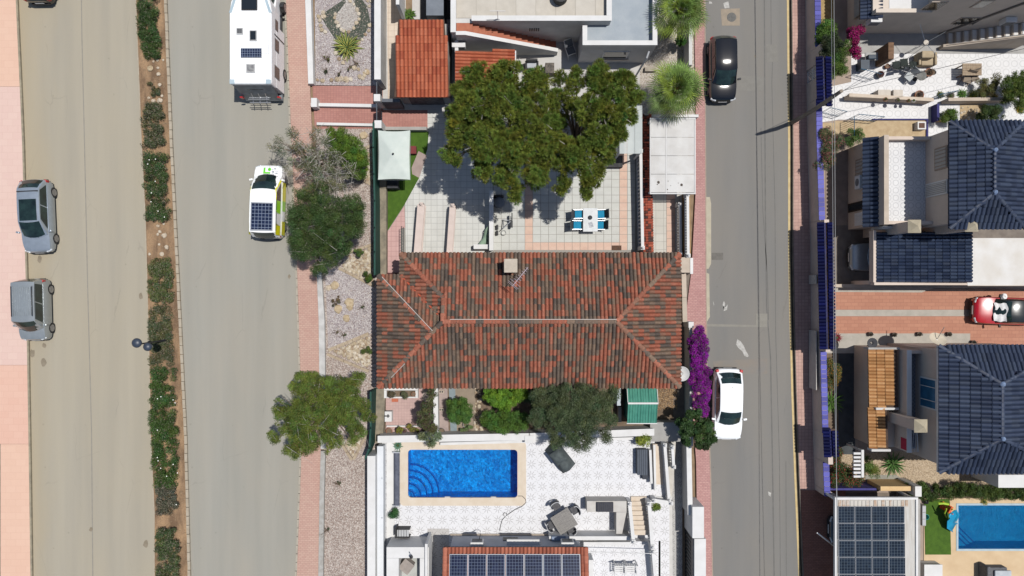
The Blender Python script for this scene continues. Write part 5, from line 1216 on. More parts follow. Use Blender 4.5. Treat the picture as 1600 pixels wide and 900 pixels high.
# dark entry court above the garage
tag(MB().pb(666,-60,693,24,0,1.9).build('shed_roof', mat('slate_sheet', sc(130,138,148), sc(116,124,134), 2, rough=.5)), 'slate grey flat shed roof above the garage', 'shed')
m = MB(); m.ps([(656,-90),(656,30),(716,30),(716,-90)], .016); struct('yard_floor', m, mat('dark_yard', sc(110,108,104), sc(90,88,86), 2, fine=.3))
m = MB(); m.ps([(634,-90),(634,30),(644,30),(644,-90)], .016); struct('planting_bed', m, MATS['dry_soil'])
wall('boundary_wall', 'white wall left of the narrow planted bed above the garage', [(628,-90),(628,30),(633,30),(633,-90)], 0, 2.2, WHITE2)
# yard wall beside the street
wall('yard_wall', 'white wall between the cream gravel yard and the pavement, upper part', [(1068,40),(1068,112),(1073,112),(1073,40)], 0, 1.3, WHITE)
wall('yard_wall', 'low white wall at the end of the gravel yard above the carport', [(1012,184),(1086,184),(1086,188),(1012,188)], 0, .8, WHITE2)
m = MB(); m.pb(1008,104,1026,111,0,.3); tag(m.build('stone_bench', mat('bench_stone', sc(196,186,170), sc(176,166,150), 4, fine=.3)), 'low stone ledge in the gravel yard below the drain pipe', 'ledge')
# ============================================================ MAIN PLOT: TERRACES AND PATIO ABOVE THE HOUSE
m = MB(); m.ps([(597,203),(597,440),(1075,440),(1075,186),(720,186),(720,203)], 0.004); struct('yard_floor', m, mat('patio_base', sc(170,166,158), sc(160,156,148), 2, fine=.2))
TW = grid_mat('terrace_tiles_fine', sc(228,228,222), sc(219,219,213), sc(186,186,182), .358, .358, .024)
m = MB(); m.ps([(637,305),(665,238),(670,200),(770,186),(770,400),(634,400),(633,318)], .012); struct('terrace_floor', m, TW)
m = MB(); m.ps([(668,176),(720,176),(720,210),(668,205)], .018); struct('terrace_floor', m, TW)
m = MB(); m.pp([(606,283),(606,360),(632,320),(655,278),(668,232),(670,206),(598,206),(598,283)], 0, .022, 0); tag(m.build('artificial_grass', mat('fake_grass', sc(92,128,42), sc(78,112,36), 3, rough=.95, bump=.6, bscale=120, fine=.5)), 'strip of bright artificial grass around the cream parasol', 'artificial lawn')
m = MB(); m.ps([(643,262),(654,236),(667,243),(655,278),(644,272)], .028); struct('path', m, mat('pinkish_path', sc(196,176,168), sc(180,160,152), 2, fine=.3))
PKT = grid_mat('pink_ramp_tiles', sc(222,182,176), sc(214,174,168), sc(190,152,148), .3, .3, .025)
m = MB(); m.pp([(605,363),(632,322),(633,356),(626,358),(626,432),(605,432)], 0, .03, 0); struct('path', m, PKT)
tag(MB().pb(605,426,626,430,0,.2).build('step_edge', mat('dark_step', sc(90,52,52))), 'dark red step edge where the pink path meets the roof', 'step')
# parasol
pr = thing('parasol', 'cream rectangular parasol over the artificial grass', 'parasol', P(616,240,0))
m = MB(); a = P(591,204,2.35); b = P(641,281,2.35)
def canopy(s, t):
    u, w = 2*s-1, 2*t-1; h = 2.35 + .38*(1-max(abs(u), abs(w))) + .10*(u*u)*(w*w) - .03*(1-(abs(u)-abs(w))**2)
    pin = .05*(1-u*u if abs(w) > .99 else 0); pin2 = .04*(1-w*w if abs(u) > .99 else 0)
    return (lerp(a.x, b.x, s) - math.copysign(pin2, u), lerp(a.y, b.y, t) + math.copysign(pin, w)*(1 if True else 0), h)
m.grid(canopy, 20, 20); m.build('canopy', mat('parasol_cloth', sc(226,234,226), sc(214,224,216), 1.5, rough=.9), pr, smooth=True)
m = MB()
for u0, v0, u1, v1 in ((591,281,641,281),(591,204,591,281),(641,204,641,281)):
    p, q = P(u0,v0,2.37), P(u1,v1,2.37); m.add([(p.x,p.y,2.40),(q.x,q.y,2.40),(q.x,q.y,2.22),(p.x,p.y,2.22)], [(0,1,2,3)])
m.build('valance', MATS['parasol_cloth'], pr)
c = (a+b)/2
m = MB(); m.tube([(c.x,c.y,.05),(c.x,c.y,2.74)], .03, 8); m.lathe(c.x,c.y,[(.05,2.72),(.06,2.77),(.01,2.82)],10); m.build('pole', TRIM, pr)
m = MB(); m.lathe(c.x,c.y,[(.3,.022),(.3,.09),(.05,.12)],16); m.build('base', TRIM, pr)
for sx_ in (-1,1):
    for sy_ in (-1,1): m = MB(); m.tube([(c.x,c.y,2.60),(lerp(c.x,b.x if sx_>0 else a.x,.95),lerp(c.y,a.y if sy_>0 else b.y,.95),2.36)], .012, 4); m.build('rib', CHROME, pr)
t = thing('garden_daybed', 'black covered garden seat in the shadow below the parasol', 'seat', P(612,284,0))
m = MB(); m.pb(604,276,622,292,.03,.55); m.build('seat', mat('dark_cover', (.02,.022,.026,1), (.05,.05,.055,1), 5), t, bevel=.08); m = MB(); m.pb(604,290,622,294,.03,.85); m.build('backrest', MATS['dark_cover'], t, bevel=.05)
tag(MB().pb(640,228,650,240,.02,.4).build('planter_box', mat('dark_red_box', (.16,.03,.03,1), (.1,.03,.03,1), 4)), 'dark red box beside the right edge of the parasol', 'box')
wall('garden_wall', 'low grey wall along the drive above the artificial grass', [(600,201),(668,201),(668,206),(600,206)], 0, .5, GREYW)
# railing beside the pink path
ra = thing('metal_railing', 'short black metal railing beside the pink path above the roof', 'railing', P(630,376,0))
for u in (631,): 
    a, b = P(u,356), P(u,398); m = MB(); m.tube([(a.x,a.y,0),(a.x,a.y,.95),(b.x,b.y,.95),(b.x,b.y,0)], .022, 6); m.build('frame', IRON, ra)
    for k in range(9): y = lerp(a.y,b.y,(k+1)/10); m = MB(); m.tube([(a.x,y,.1),(a.x,y,.95)], .012, 5); m.build('bar', IRON, ra)
    m = MB(); m.tube([(a.x,a.y,.12),(b.x,b.y,.12)], .014, 5); m.build('rail', IRON, ra)
# balustrades: every baluster is a part
bm = MB(); bm.lathe(0,0,[(.055,0),(.055,.05),(.035,.09),(.062,.22),(.05,.36),(.03,.48),(.05,.54),(.055,.58)],8)
BALM = {}
def balustrade(label, a, b, z0, h=.9, railw=.2, n=None, m_=None, cat='balustrade', group='white balustrades', z1=None, posts=True):
    a, b = P(a[0],a[1],z0), P(b[0],b[1],z0 if z1 is None else z1); mm = m_ or WHITE2; t = thing('balustrade', label, cat, a, group)
    key = mm.name
    if key not in BALM: BALM[key] = simple_mesh('baluster', bm.v, bm.f, mm); BALM[key].polygons.foreach_set('use_smooth', [True]*len(BALM[key].polygons))
    d = b-a; L = math.hypot(d.x, d.y); n = n or max(3, int(L/.22)); ang = math.atan2(d.y, d.x); nx, ny = -math.sin(ang), math.cos(ang)
    def slab(z, hh, w):
        q = MB(); off = lambda p, s_, zz: (p.x+nx*s_*w/2, p.y+ny*s_*w/2, p.z+zz)
        q.add([off(a,-1,z),off(b,-1,z),off(b,1,z),off(a,1,z),off(a,-1,z+hh),off(b,-1,z+hh),off(b,1,z+hh),off(a,1,z+hh)], [(3,2,1,0),(4,5,6,7),(0,1,5,4),(1,2,6,5),(2,3,7,6),(3,0,4,7)]); return q
    slab(h-.12,.12,railw).build('rail', mm, t); slab(0,.12,railw*.9).build('plinth', mm, t)
    for k in range(n):
        p = a + d*((k+.5)/n); part_at('baluster', BALM[key], t, (p.x-a.x, p.y-a.y, p.z-z0+.12), 0, (1,1,(h-.24)/.58))
    if posts:
        for p in (a, b): m = MB(); m.box(p.x-.11,p.y-.11,p.z,p.x+.11,p.y+.11,p.z+h+.06); m.lathe(p.x,p.y,[(.03,p.z+h+.06),(.08,p.z+h+.11),(.08,p.z+h+.19),(.02,p.z+h+.24)],8); m.build('post', mm, t)
    return t
PKW = mat('pinkish_paint', sc(240,222,212), sc(228,210,200), 2, fine=.15)
balustrade('broad pinkish balustrade on the left edge of the lower terrace', (661,322), (655,398), 0, .9, .42, 16, PKW)
balustrade('second pinkish balustrade between the two sunlit terraces', (709,324), (704,398), 0, .9, .34, 16, PKW)
wall('terrace_wall', 'white wall between the stepped terraces and the main patio', [(766,302),(766,392),(771,392),(771,302)], 0, 1.0, WHITE, cop=.04, copm=WHITE2)
wall('terrace_wall', 'short white ledge wall with a brown top beside the green lounger', [(741,383),(766,383),(766,390),(741,390)], 0, .7, WHITE2)
# green curved lounger
lg = thing('sun_lounger', 'pale green curved sun lounger beside the white terrace wall', 'lounger', P(756,370,0))
m = MB(); cs = [(762,354),(757,360),(756,366),(754,373),(750,378),(748,381)]; ce = [(763,356),(763,364),(763,371),(762,378),(757,383),(752,384)]
for k, ((u0,v0),(u1,v1)) in enumerate(zip(cs, ce)):
    pass
zz_ = [.75,.5,.36,.32,.36,.42]
m.add([tuple(P(u,v,z)) for (u,v),z in zip(cs,zz_)] + [tuple(P(u,v,z)) for (u,v),z in zip(ce,zz_)], [(i,i+1,6+i+1,6+i) for i in range(5)]); s_ = m.build('sling', mat('green_sling', sc(160,184,160), sc(146,172,148), 3), lg, smooth=True)
sol = s_.modifiers.new('thickness','SOLIDIFY'); sol.thickness = .05
for u, v in ((758,364),(761,378)): m = MB(); p = P(u,v,0); m.tube([(p.x-.2,p.y,0),(p.x,p.y,.33),(p.x+.2,p.y,0)], .018, 6); m.build('leg', CHROME, lg)
t = thing('garden_pouf', 'grey rounded covered seat in the pine shade beside the terrace wall', 'covered seat', P(780,318,0)); m = MB(); c = P(780,318,0); m.lathe(c.x,c.y,[(.33,.0),(.36,.25),(.33,.5),(.2,.58)],16); m.build('cover', mat('grey_cover', sc(150,156,164), sc(130,136,144), 4), t, smooth=True); m = MB(); m.obox((c.x-.02,c.y+.38,.42),(.3,.05,.42)); m.build('backrest', TRIM, t, bevel=.04)
ex = thing('exercise_frame', 'black and pale metal exercise frame on the patio beside the terrace wall', 'exercise machine', P(790,350,0))
m = MB()
for pts in ([(780,362,.05),(786,357,.5),(798,346,.6)], [(786,343,.1),(787,356,.5)], [(786,343,.3),(798,345,.35)], [(798,338,.5),(799,356,.5)]): m.tube([P(*q) for q in pts], .025, 6)
m.build('frame', CHROME, ex, kind='stuff')
m = MB(); a = P(799,350,.5); m.obox((a.x,a.y,.5),(.08,.22,.07)); m.build('seat', TRIM, ex, bevel=.03); m = MB(); a = P(800,338,.9); m.obox((a.x,a.y,.8),(.03,.2,.2)); m.build('backrest', TRIM, ex, bevel=.02)
for k in (0,1): m = MB(); a = P(777,364-9*k,.2); m.obox((a.x,a.y,.2),(.06,.14,.18)); m.build('foot_plate', TRIM, ex, bevel=.03)
m = MB(); c = P(787,364,.1); m.lathe(c.x,c.y,[(.12,.06),(.16,.16),(.15,.17)],12,cap=False); m.build('wheel', CHROME, ex)
# patio tiles, one by one
TA = [mat('patio_tile_a', sc(222,222,215), sc(213,213,206), 1.7, fine=.2, rough=.7), mat('patio_tile_b', sc(216,217,209), sc(223,223,216), 1.7, fine=.2, rough=.7)]
TP_ = [mat('pink_tile_a', sc(238,204,182), sc(228,192,172), 2, fine=.2, rough=.7), mat('pink_tile_b', sc(232,196,176), sc(238,206,186), 2, fine=.2, rough=.7)]
pav = struct('patio_paving', MB().pp([(771,206),(771,394),(992,394),(992,206)], 0.005, .012, 0), mat('patio_grout', sc(168,163,155)))
tmesh = {}
def tile_at(mats_, x, y, w, h, parent, name='tile'):
    mm = random.choice(mats_); k = (mm.name, round(w,2), round(h,2))
    if k not in tmesh:
        q = MB(); q.box(-w/2,-h/2,0,w/2,h/2,.02); tmesh[k] = simple_mesh(name, q.v, q.f, mm)
    o = bpy.data.objects.new(name, tmesh[k]); C.objects.link(o); o.parent = parent
    o.location = Vector((x, y, .013+random.uniform(0,.003))) - parent.location; return o
pitch = 12.3/S; nt_ = 0
us = [771+12.3*k for k in range(18)]
for i, u in enumerate(us):
    if u+12.3 > 993: continue
    for j in range(14):
        v = 391-12.3*(j+1); 
        if v < 214: continue
        mid_ = (u+6.1, v+6.1)
        pink = (826-6 < mid_[0] < 826+6.2 and mid_[1] < 392) or (968 < mid_[0] < 981) or (378 < mid_[1] < 391 and 820 < mid_[0] < 981)
        p = P(mid_[0], mid_[1], 0); tile_at(TP_ if pink else TA, p.x, p.y, pitch-.022, pitch-.022, pav)
# dining set: white table, four blue cushioned chairs
tb = thing('dining_table', 'white glass topped dining table on the tiled patio', 'table', P(923,344,0))
m = MB(); m.pb(911,325,934,362,.70,.74); tp = m.build('tabletop', mat('white_glass_top', sc(236,238,238), sc(220,224,224), 4, rough=.12, spec=.6), tb, bevel=.02)
for u in (914,931):
    for v in (329,358): m = MB(); p = P(u,v,.7); m.box(p.x-.025,p.y-.025,.03,p.x+.025,p.y+.025,.70); m.build('leg', CHROME, tb)
m = MB(); p = P(922,340,.74); m.lathe(p.x,p.y,[(.1,.742),(.13,.80),(.08,.84),(.02,.85)],10); tag(m.build('table_bowl', mat('dark_bowl', (.03,.035,.04,1))), 'small dark bowl in the middle of the white patio table', 'bowl')
m = MB(); m.obox((p.x+.05,p.y-.42,.75),(.12,.16,.006),.3); tag(m.build('newspaper', mat('newsprint', sc(214,216,220), sc(170,172,178), 12)), 'folded paper on the lower end of the white patio table', 'newspaper')
BLU = mat('blue_cushion', sc(36,158,200), sc(28,140,184), 4, fine=.2)
def patio_chair(loc, rz, label):
    t = thing('patio_chair', label, 'chair', loc, 'blue cushioned chairs round the white table', rz)
    m = MB(); m.box(-.23,-.23,.42,.23,.23,.49); m.build('seat_cushion', BLU, t, local=True, bevel=.03)
    m = MB(); m.add([(-.24,-.27,.44),(.24,-.27,.44),(.24,-.45,.98),(-.24,-.45,.98)], [(0,1,2,3)]); o = m.build('backrest', mat('black_sling', (.03,.03,.033,1), (.06,.06,.065,1), 8), t, local=True); q = o.modifiers.new('thickness','SOLIDIFY'); q.thickness = .03
    for x in (-.26,.26):
        m = MB(); m.tube([(x,.24,.02),(x,.24,.62),(x,-.3,.64),(x,-.46,.99)], .02, 6); m.build('arm', CHROME, t, local=True)
        m = MB(); m.tube([(x,-.25,.02),(x,-.27,.64)], .018, 6); m.build('leg', CHROME, t, local=True)
    m = MB(); m.box(-.25,-.25,.385,.25,.25,.415); m.build('seat_frame', TRIM, t, local=True)
    return t
for u, v, rz, lb in ((904,335,-D/2,'upper left blue cushioned chair at the white table'),(902,352,-D/2,'lower left blue cushioned chair at the white table'),(938,335,D/2,'upper right blue cushioned chair at the white table'),(937,352,D/2,'lower right blue cushioned chair at the white table')):
    p = P(u,v,.45); patio_chair((p.x,p.y,.03), rz+random.uniform(-.04,.04), lb)
tag(MB().pb(956,383.5,971,391,.03,.05).build('door_mat', mat('brown_mat', (.1,.05,.03,1), (.06,.035,.025,1), 14)), 'brown door mat on the patio at the eaves', 'mat')
balustrade('long white balustrade along the street side of the tiled patio', (995.5,242), (998.5,389), 0, 1.2, .17, 25)
tag(MB().pb(940,243,973,261,0,.45).build('storage_bench', mat('dark_bench', (.03,.03,.032,1), (.05,.05,.05,1), 4)), 'dark low bench at the upper right of the patio under the pine', 'bench')
# tile capped wall
cw = thing('tile_capped_wall', 'long wall capped with red and black tiles beside the carport', 'wall', P(1004,290,0))
m = MB(); m.pp([(1000.5,186),(1003.5,398),(1010.5,398),(1007.5,186)], 0, .97, 0); m.build('wall', WHITE, cw)
cp = bpy.data.objects.new('coping', None); C.objects.link(cp); cp.parent = cw; cp.location = Vector((0,0,.97))
TC = TileRoof(cp, .15, .16, .05, [tone(188,98,76), tone(174,90,70), tone(112,72,62), tone(92,70,66), tone(200,112,86)], pick([0,0,1,1,2,3,4], 7), ATTR, 300, name='coping_tile', ridge_l=.25)
def on(u, v, z): return RZ(u, v, z)
TC.face([on(1003.5,180,1.0),on(1010.5,180,1.11),on(1014,396,1.11),on(1006.5,396,1.0)], th=.05); TC.face([on(1010.5,180,1.11),on(1016,180,1.0),on(1019,396,1.0),on(1014,396,1.11)], th=.05); TC.finish()
# white translucent shade roof
sr = thing('shade_roof', 'small white translucent shade roof between pine and tiled wall', 'shade roof', P(985,205,0))
POLY = mat('white_polycarbonate', sc(212,220,218), sc(202,210,208), 1.5, rough=.5, spec=.4)
for k in range(3): m = MB(); m.pb(968+12*k,165,979.6+12*k,240,2.28,2.31); m.build('roof_panel', POLY, sr)
for u in (969,1001):
    for v in (168,238): m = MB(); p = P(u,v,2.28); m.box(p.x-.04,p.y-.04,0,p.x+.04,p.y+.04,2.28); m.build('post', WHITE2, sr)
# carport with translucent white panels
cpt = thing('carport', 'white translucent carport roof between the tiled wall and the pavement', 'carport', P(1051,242,0))
DIRTY = mat('dusty_polycarbonate', sc(244,243,240), sc(226,223,218), 1.1, rough=.5, spec=.3, fine=.2)
def see_through(m_, f):                            # milky sheets let part of the sunlight through
    t_ = m_.node_tree; o_ = t_.nodes['Material Output']; tr = t_.nodes.new('ShaderNodeBsdfTransparent'); mx = t_.nodes.new('ShaderNodeMixShader'); mx.inputs[0].default_value = f
    t_.links.new(t_.nodes['Principled BSDF'].outputs[0], mx.inputs[1]); t_.links.new(tr.outputs[0], mx.inputs[2]); t_.links.new(mx.outputs[0], o_.inputs[0])
see_through(DIRTY, .22); see_through(POLY, .3)
for i, (u0, u1) in enumerate(((1017,1040),(1042,1085))):
    for k in range(4): m = MB(); m.pb(u0,186+28.8*k,u1,214.2+28.8*k,2.02,2.05); m.build('roof_panel', DIRTY, cpt)
m = MB(); m.pb(1040.2,185,1041.8,301.5,2.00,2.07); m.build('ridge_bar', WHITE2, cpt)
for q in ((1015.5,184,1087,185.8),(1015.5,301.4,1087,303.2),(1085.2,185.9,1087,301.3),(1015.5,185.9,1016.8,301.3)): m = MB(); m.pb(*q,1.96,2.08); m.build('edge_beam', WHITE2, cpt)
for u in (1018,1084):
    for v in (188,299): m = MB(); p = P(u,v,1.96); m.box(p.x-.05,p.y-.05,0,p.x+.05,p.y+.05,1.96); m.build('post', WHITE2, cpt)
dl = MB()
for u, v, r in ((1044,283,.03),(1048,290,.025),(1043,296,.035),(1027,288,.04),(1060,286,.03)): p = P(u,v,2.06); dl.rock((p.x,p.y,2.055), r, .25, 6)
DLM = mat('dead_leaf', (.07,.055,.045,1)); dl.build('leaf_bits', DLM, kind='stuff')
for u, v, r, lb in ((1029,285,.08,'left clump of dead leaves on the carport roof'),(1065,289,.085,'right clump of dead leaves on the carport roof')):
    q = MB(); p = P(u,v,2.06); q.rock((p.x,p.y,2.055), r, .25, 8); tag(q.build('leaf_clump', DLM), lb, 'dead leaves', 'dead leaf clumps on the carport roof')
m = MB(); m.ps([(1008,186),(1009,398),(1066,398),(1066,186)], .012); struct('terrace_floor', m, grid_mat('side_patio_tiles', sc(222,218,208), sc(214,210,200), sc(180,176,168), .47, .47, .024))
sp_ = struct('patio_border', MB().pp([(1041,300),(1041,396),(1055,396),(1055,300)], .012, .014, 0), MATS['patio_grout'])
for k in range(8): p = P(1048,306+12.2*k,0); tile_at(TP_, p.x, p.y, .5, .445, sp_)
balustrade('slim white balustrade at the inner edge of the side patio below the carport', (1057,322), (1058,398), 0, .9, .14, 17)
BRW = mat('brown_shade_render', sc(196,160,112), sc(176,142,100), 2, fine=.25)  # brown shade of the west face is put into the wall colour
wall('boundary_wall', 'wall coloured with brown shade between side patio and pavement carrying a white balustrade', [(1066,304),(1067,402),(1072,402),(1071,304)], 0, 1.1, BRW)
balustrade('white balustrade on top of the brown shade coloured wall beside the pavement', (1070.6,306), (1071.6,400), 1.102, .6, .15, 22)
tag(MB().pb(1063,402,1078,426,0,1.6).build('wall_block', CREAM, bevel=.01), 'squat cream wall block beside the corner of the tiled roof', 'wall')
tag(MB().pb(1078.5,403,1083,428,0,1.0).build('white_block', WHITE2), 'narrow white block against the cream wall block', 'wall')
wall('boundary_wall', 'cream street wall beside the right end of the main house, upper piece', [(1059,428),(1060,464),(1067,464),(1066,428)], 0, .95, CREAM)
wall('boundary_wall', 'cream street wall beside the right end of the main house, lower piece', [(1060,464.5),(1061,502),(1068,502),(1067,464.5)], 0, .93, mat('cream_render_2', sc(214,200,182), sc(198,184,166), 1.6, fine=.25))
wall('boundary_wall', 'narrow white street wall behind the purple bougainvillea', [(1069,506),(1070,690),(1075,690),(1074,506)], 0, 1.2, WHITE)
tag(MB().pb(1076,503,1084,512,0,1.3).build('gate_pillar', WHITE2), 'white pillar at the top end of the bougainvillea', 'pillar')
m = MB(); m.ps([(1052,398),(1052,700),(1082,700),(1078,398)], .016); struct('path', m, mat('side_path', sc(150,138,126), sc(128,116,106), 2, fine=.3))

# ============================================================ MAIN PLOT: GARDEN BELOW THE HOUSE
m = MB(); m.ps([(597,590),(590,700),(1085,700),(1085,590)], .002); struct('garden_soil', m, mat('garden_soil', sc(152,132,112), sc(124,106,88), 2.5, fine=.5, bump=.6, bscale=18))
m = MB(); m.ps([(603,600),(603,676),(660,676),(660,600)], .014); struct('patio_floor', m, grid_mat('back_patio_tiles', sc(214,182,174), sc(206,174,168), sc(188,160,154), .17, .17, .015))
m = MB(); m.ps([(656,600),(656,606),(666,640),(666,676),(686,676),(686,600)], .010); struct('path', m, mat('back_path', sc(206,190,178), sc(192,176,166), 3, fine=.3))
m = MB(); m.ps([(686,600),(686,676),(701,676),(699,600)], .012); struct('path', m, mat('rose_concrete', sc(200,180,172), sc(184,166,160), 3, fine=.4))
m = MB(); m.ps([(701,600),(704,676),(714,676),(711,600)], .016); struct('path', m, mat('blue_grey_path', sc(158,172,176), sc(146,160,166), 3, fine=.3))
m = MB(); m.ps([(711,600),(714,676),(745,676),(742,600)], .012); struct('path', m, mat('brown_concrete', sc(178,162,142), sc(162,148,130), 2.5, fine=.4))
wall('garden_wall', 'white wall through the back garden beside the ragged purple shrub', [(680,604),(682,674),(687,674),(686,604)], 0, 1.0, WHITE, cop=.03, copm=WHITE2)
m = MB()
for k in range(60): p = P(random.uniform(742,753), random.uniform(604,674), .02); m.cur = random.choice(RUBC); m.rock((p.x,p.y,.03), random.uniform(.06,.13), .6, 6)
m.build('edging_stones', STONE, kind='stuff')
m = MB()
for k in range(700): p = P(random.uniform(1027,1058), random.uniform(604,640), .01); m.cur = random.choice([sc(170,140,108), sc(140,112,84), sc(190,160,124)]); m.rock((p.x,p.y,.01), random.uniform(.02,.05), .5, 5)
m.build('soil_clods', STONE, kind='stuff')
pf = thing('garden_planter', 'white framed planter at the top of the small back patio', 'planter', P(626,614,0))
for q in ((600,606,653,610),(600,610.3,604,622),(649,610.3,653,622),(604.3,620,648.7,622)): m = MB(); m.pb(*q,0,.42); m.build('frame_side', WHITE2, pf)
m = MB(); m.pb(604.4,610.5,648.6,619.8,0,.25); m.build('soil', MATS['garden_soil'], pf)
CL = [mat('terracotta_pot', (.26,.12,.07,1), (.2,.09,.055,1), 5), mat('dark_pot', (.06,.055,.05,1), (.1,.09,.08,1), 5), mat('grey_pot', (.3,.3,.29,1), (.22,.22,.21,1), 5)]
def pot(u, v, r, h, mm, label, plant=None, z=0.0, name='plant_pot'):
    c = P(u, v, z+h); t = thing(name, label, 'plant pot', (c.x, c.y, z))
    m = MB(); m.lathe(c.x,c.y,[(r*.7,z),(r*.95,z+h*.85),(r*1.05,z+h*.86),(r*1.05,z+h),(r*.88,z+h),(r*.85,z+h*.8)],14,cap=False); m.build('pot', mm, t, smooth=True)
    m = MB(); m.lathe(c.x,c.y,[(.001,z+h*.84),(r*.86,z+h*.82)],14,cap=False); m.build('potting_soil', MATS['garden_soil'], t)
    if plant:
        n, rad, col, ls = plant; cl = [(c.x+random.uniform(-.5,.5)*rad, c.y+random.uniform(-.5,.5)*rad, z+h+rad*.5, rad*.6, rad*.6, rad*.55) for _ in range(7)]
        pos, nr, idx = cloud(cl, n, .4, .4, .9); leaf_mesh('foliage', LEAF, t, pos, nr, ls*RNG.uniform(.7,1.3,n), ls*.45, tints(idx, n, col, .3, .15, .1))
    return t
pot(613,616,.2,.3,CL[2],'grey pot with a dry bush in the white framed planter',(500,.24,(.12,.1,.06),.08),.25); pot(632,617,.2,.3,CL[1],'dark pot with a grey green plant in the white framed planter',(500,.26,(.1,.11,.06),.08),.25); pot(646,616,.13,.25,CL[0],'small terracotta pot at the right end of the white framed planter',None,.25)
pot(608,674,.19,.3,CL[0],'empty terracotta pot in the lower left corner of the small back patio'); pot(632,674,.16,.25,CL[1],'small dark pot between the two yellowish succulents',(200,.12,(.09,.05,.05),.06)); pot(690,674,.18,.3,CL[1],'dark pot at the end of the rose path against the pool wall'); pot(727,664,.14,.25,CL[2],'grey pot beside the round clipped shrub')
t = thing('pedestal', 'small white square pedestal with a dark cross on the back patio', 'pedestal', P(606,650,0)); m = MB(); m.pb(601,643,612,659,0,.55); m.build('block', WHITE2, t, bevel=.01)
m = MB(); c = P(605,650,.56); m.obox((c.x,c.y,.565),(.14,.035,.012)); m.obox((c.x+.05,c.y,.566),(.035,.1,.012)); m.build('cross', IRON, t, kind='stuff')
tag(MB().pb(612,623,622,628,.014,.05).build('clay_tile_slab', mat('clay_slab', tone(206,120,90), tone(196,110,82), 4)), 'orange clay slab lying below the white planter frame', 'tile slab')
for q, lb in (((604,665,657,667),'upper'),((604,676,657,678),'lower')): tag(MB().pb(*q,.0,.2).build('planter_edge', WHITE2), f'thin white planter edge at the bottom of the back patio, {lb} one', 'edging')
for v, lb in ((612,'upper'),(640,'lower')): 
    t = thing('vent_block', f'{lb} small cream vent block on the rose path', 'vent block', P(690,v,0)); m = MB(); m.pb(685,v-2,694,v+2.5,0,.2); m.build('block', CREAM, t)
    for k in (0,1): m = MB(); m.pb(686.5+3.5*k,v-1,689+3.5*k,v+1.5,.201,.206); m.build('vent_hole', TRIM, t)
# green shed
sh = thing('garden_shed', 'turquoise corrugated garden shed with a white ridge', 'shed', P(1003,632,0))
GS = NT('turquoise_sheet'); _w = GS.n('ShaderNodeTexWave', wave_type='BANDS', bands_direction='X'); _w.inputs['Scale'].default_value = 5.5; GS.l(GS.coords(), _w.inputs['Vector'])
GS.bump(_w.outputs[0], .6, .03); GS.fin(GS.mix(GS.ramp(GS.noise(GS.coords(), 3, 5), .3, .7), sc(96,170,148), sc(76,148,130)), .45, .4); GSM = GS.m
ZS = 1.75; a, b = P(980,603,ZS), P(1026,661,ZS); ym = P(0,630,ZS+.35).y
nr_ = 11
for side, (y0, z0, y1, z1) in enumerate(((a.y,ZS,ym,ZS+.35),(ym,ZS+.35,b.y,ZS))):
    for k in range(nr_):
        xa, xb = lerp(a.x,b.x,k/nr_), lerp(a.x,b.x,(k+1)/nr_); m = MB(); m.add([(xa,y0,z0),(xb-.05,y0,z0),(xb-.05,y1,z1),(xa,y1,z1)], [(0,1,2,3)]); m.add([(xb-.05,y0,z0),(xb-.035,y0,z0+.035),(xb-.035,y1,z1+.035),(xb-.05,y1,z1)], [(0,1,2,3)]); m.add([(xb-.035,y0,z0+.035),(xb,y0,z0),(xb,y1,z1),(xb-.035,y1,z1+.035)], [(0,1,2,3)]); m.build('roof_panel', GSM, sh)
m = MB(); m.box(a.x-.02,ym-.05,ZS+.34,b.x+.02,ym+.05,ZS+.42); m.build('ridge_cap', WHITE2, sh)
m = MB(); m.box(a.x-.03,b.y-.05,ZS-.06,b.x+.03,b.y,ZS+.02); m.build('gutter', WHITE2, sh)
for x in (a.x-.03, b.x): m = MB(); m.add([(x,a.y,ZS-.05),(x+.03,a.y,ZS-.05),(x+.03,ym,ZS+.31),(x,ym,ZS+.31),(x,a.y,ZS+.01),(x+.03,a.y,ZS+.01),(x+.03,ym,ZS+.37),(x,ym,ZS+.37)], [(3,2,1,0),(4,5,6,7),(0,1,5,4),(1,2,6,5),(2,3,7,6),(3,0,4,7)]); m.build('barge_board', WHITE2, sh)
m = MB(); m.prism([(a.x+.08,b.y+.12),(b.x-.08,b.y+.12),(b.x-.08,a.y-.05),(a.x+.08,a.y-.05)], 0, ZS-.07); m.build('wall', GSM, sh)
tag(MB().pb(964,604,970,634,0,1.2).build('storage_cabinet', mat('pale_blue_sheet', sc(206,216,222), sc(196,206,214), 2), bevel=.02), 'narrow pale blue cabinet between olive tree and turquoise shed', 'cabinet')
tag(MB().pb(966,636,971,660,0,.5).build('stacked_boards', mat('pale_boards', sc(200,192,178), sc(180,172,160), 3)), 'stack of pale boards below the narrow cabinet', 'boards')
# ============================================================ SOUTHERN NEIGHBOUR: POOL TERRACE AND SOLAR ROOFED HOUSE
STM = star('star_tiles', sc(243,243,245), sc(164,160,158), .66)
def platform(pts, z0, z1, m_, name='terrace_floor', holes=None):
    q = MB(); q.pp(pts, z0, z1); return struct(name, q, m_)
poolL, poolB, poolR, poolT = ph
tx0, tx1, tyT, tyB = P(597,0,ZT).x, P(1046,0,ZT).x, P(0,682,ZT).y, P(0,960,ZT).y
q = MB()
for r in rects_minus(tx0, tyB, tx1, tyT, [(poolL-.01, poolB-.01, poolR+.01, poolT+.01)]):
    q.box(r[0], r[1], 0, r[2], r[3], ZT)
struct('terrace_floor', q, STM)
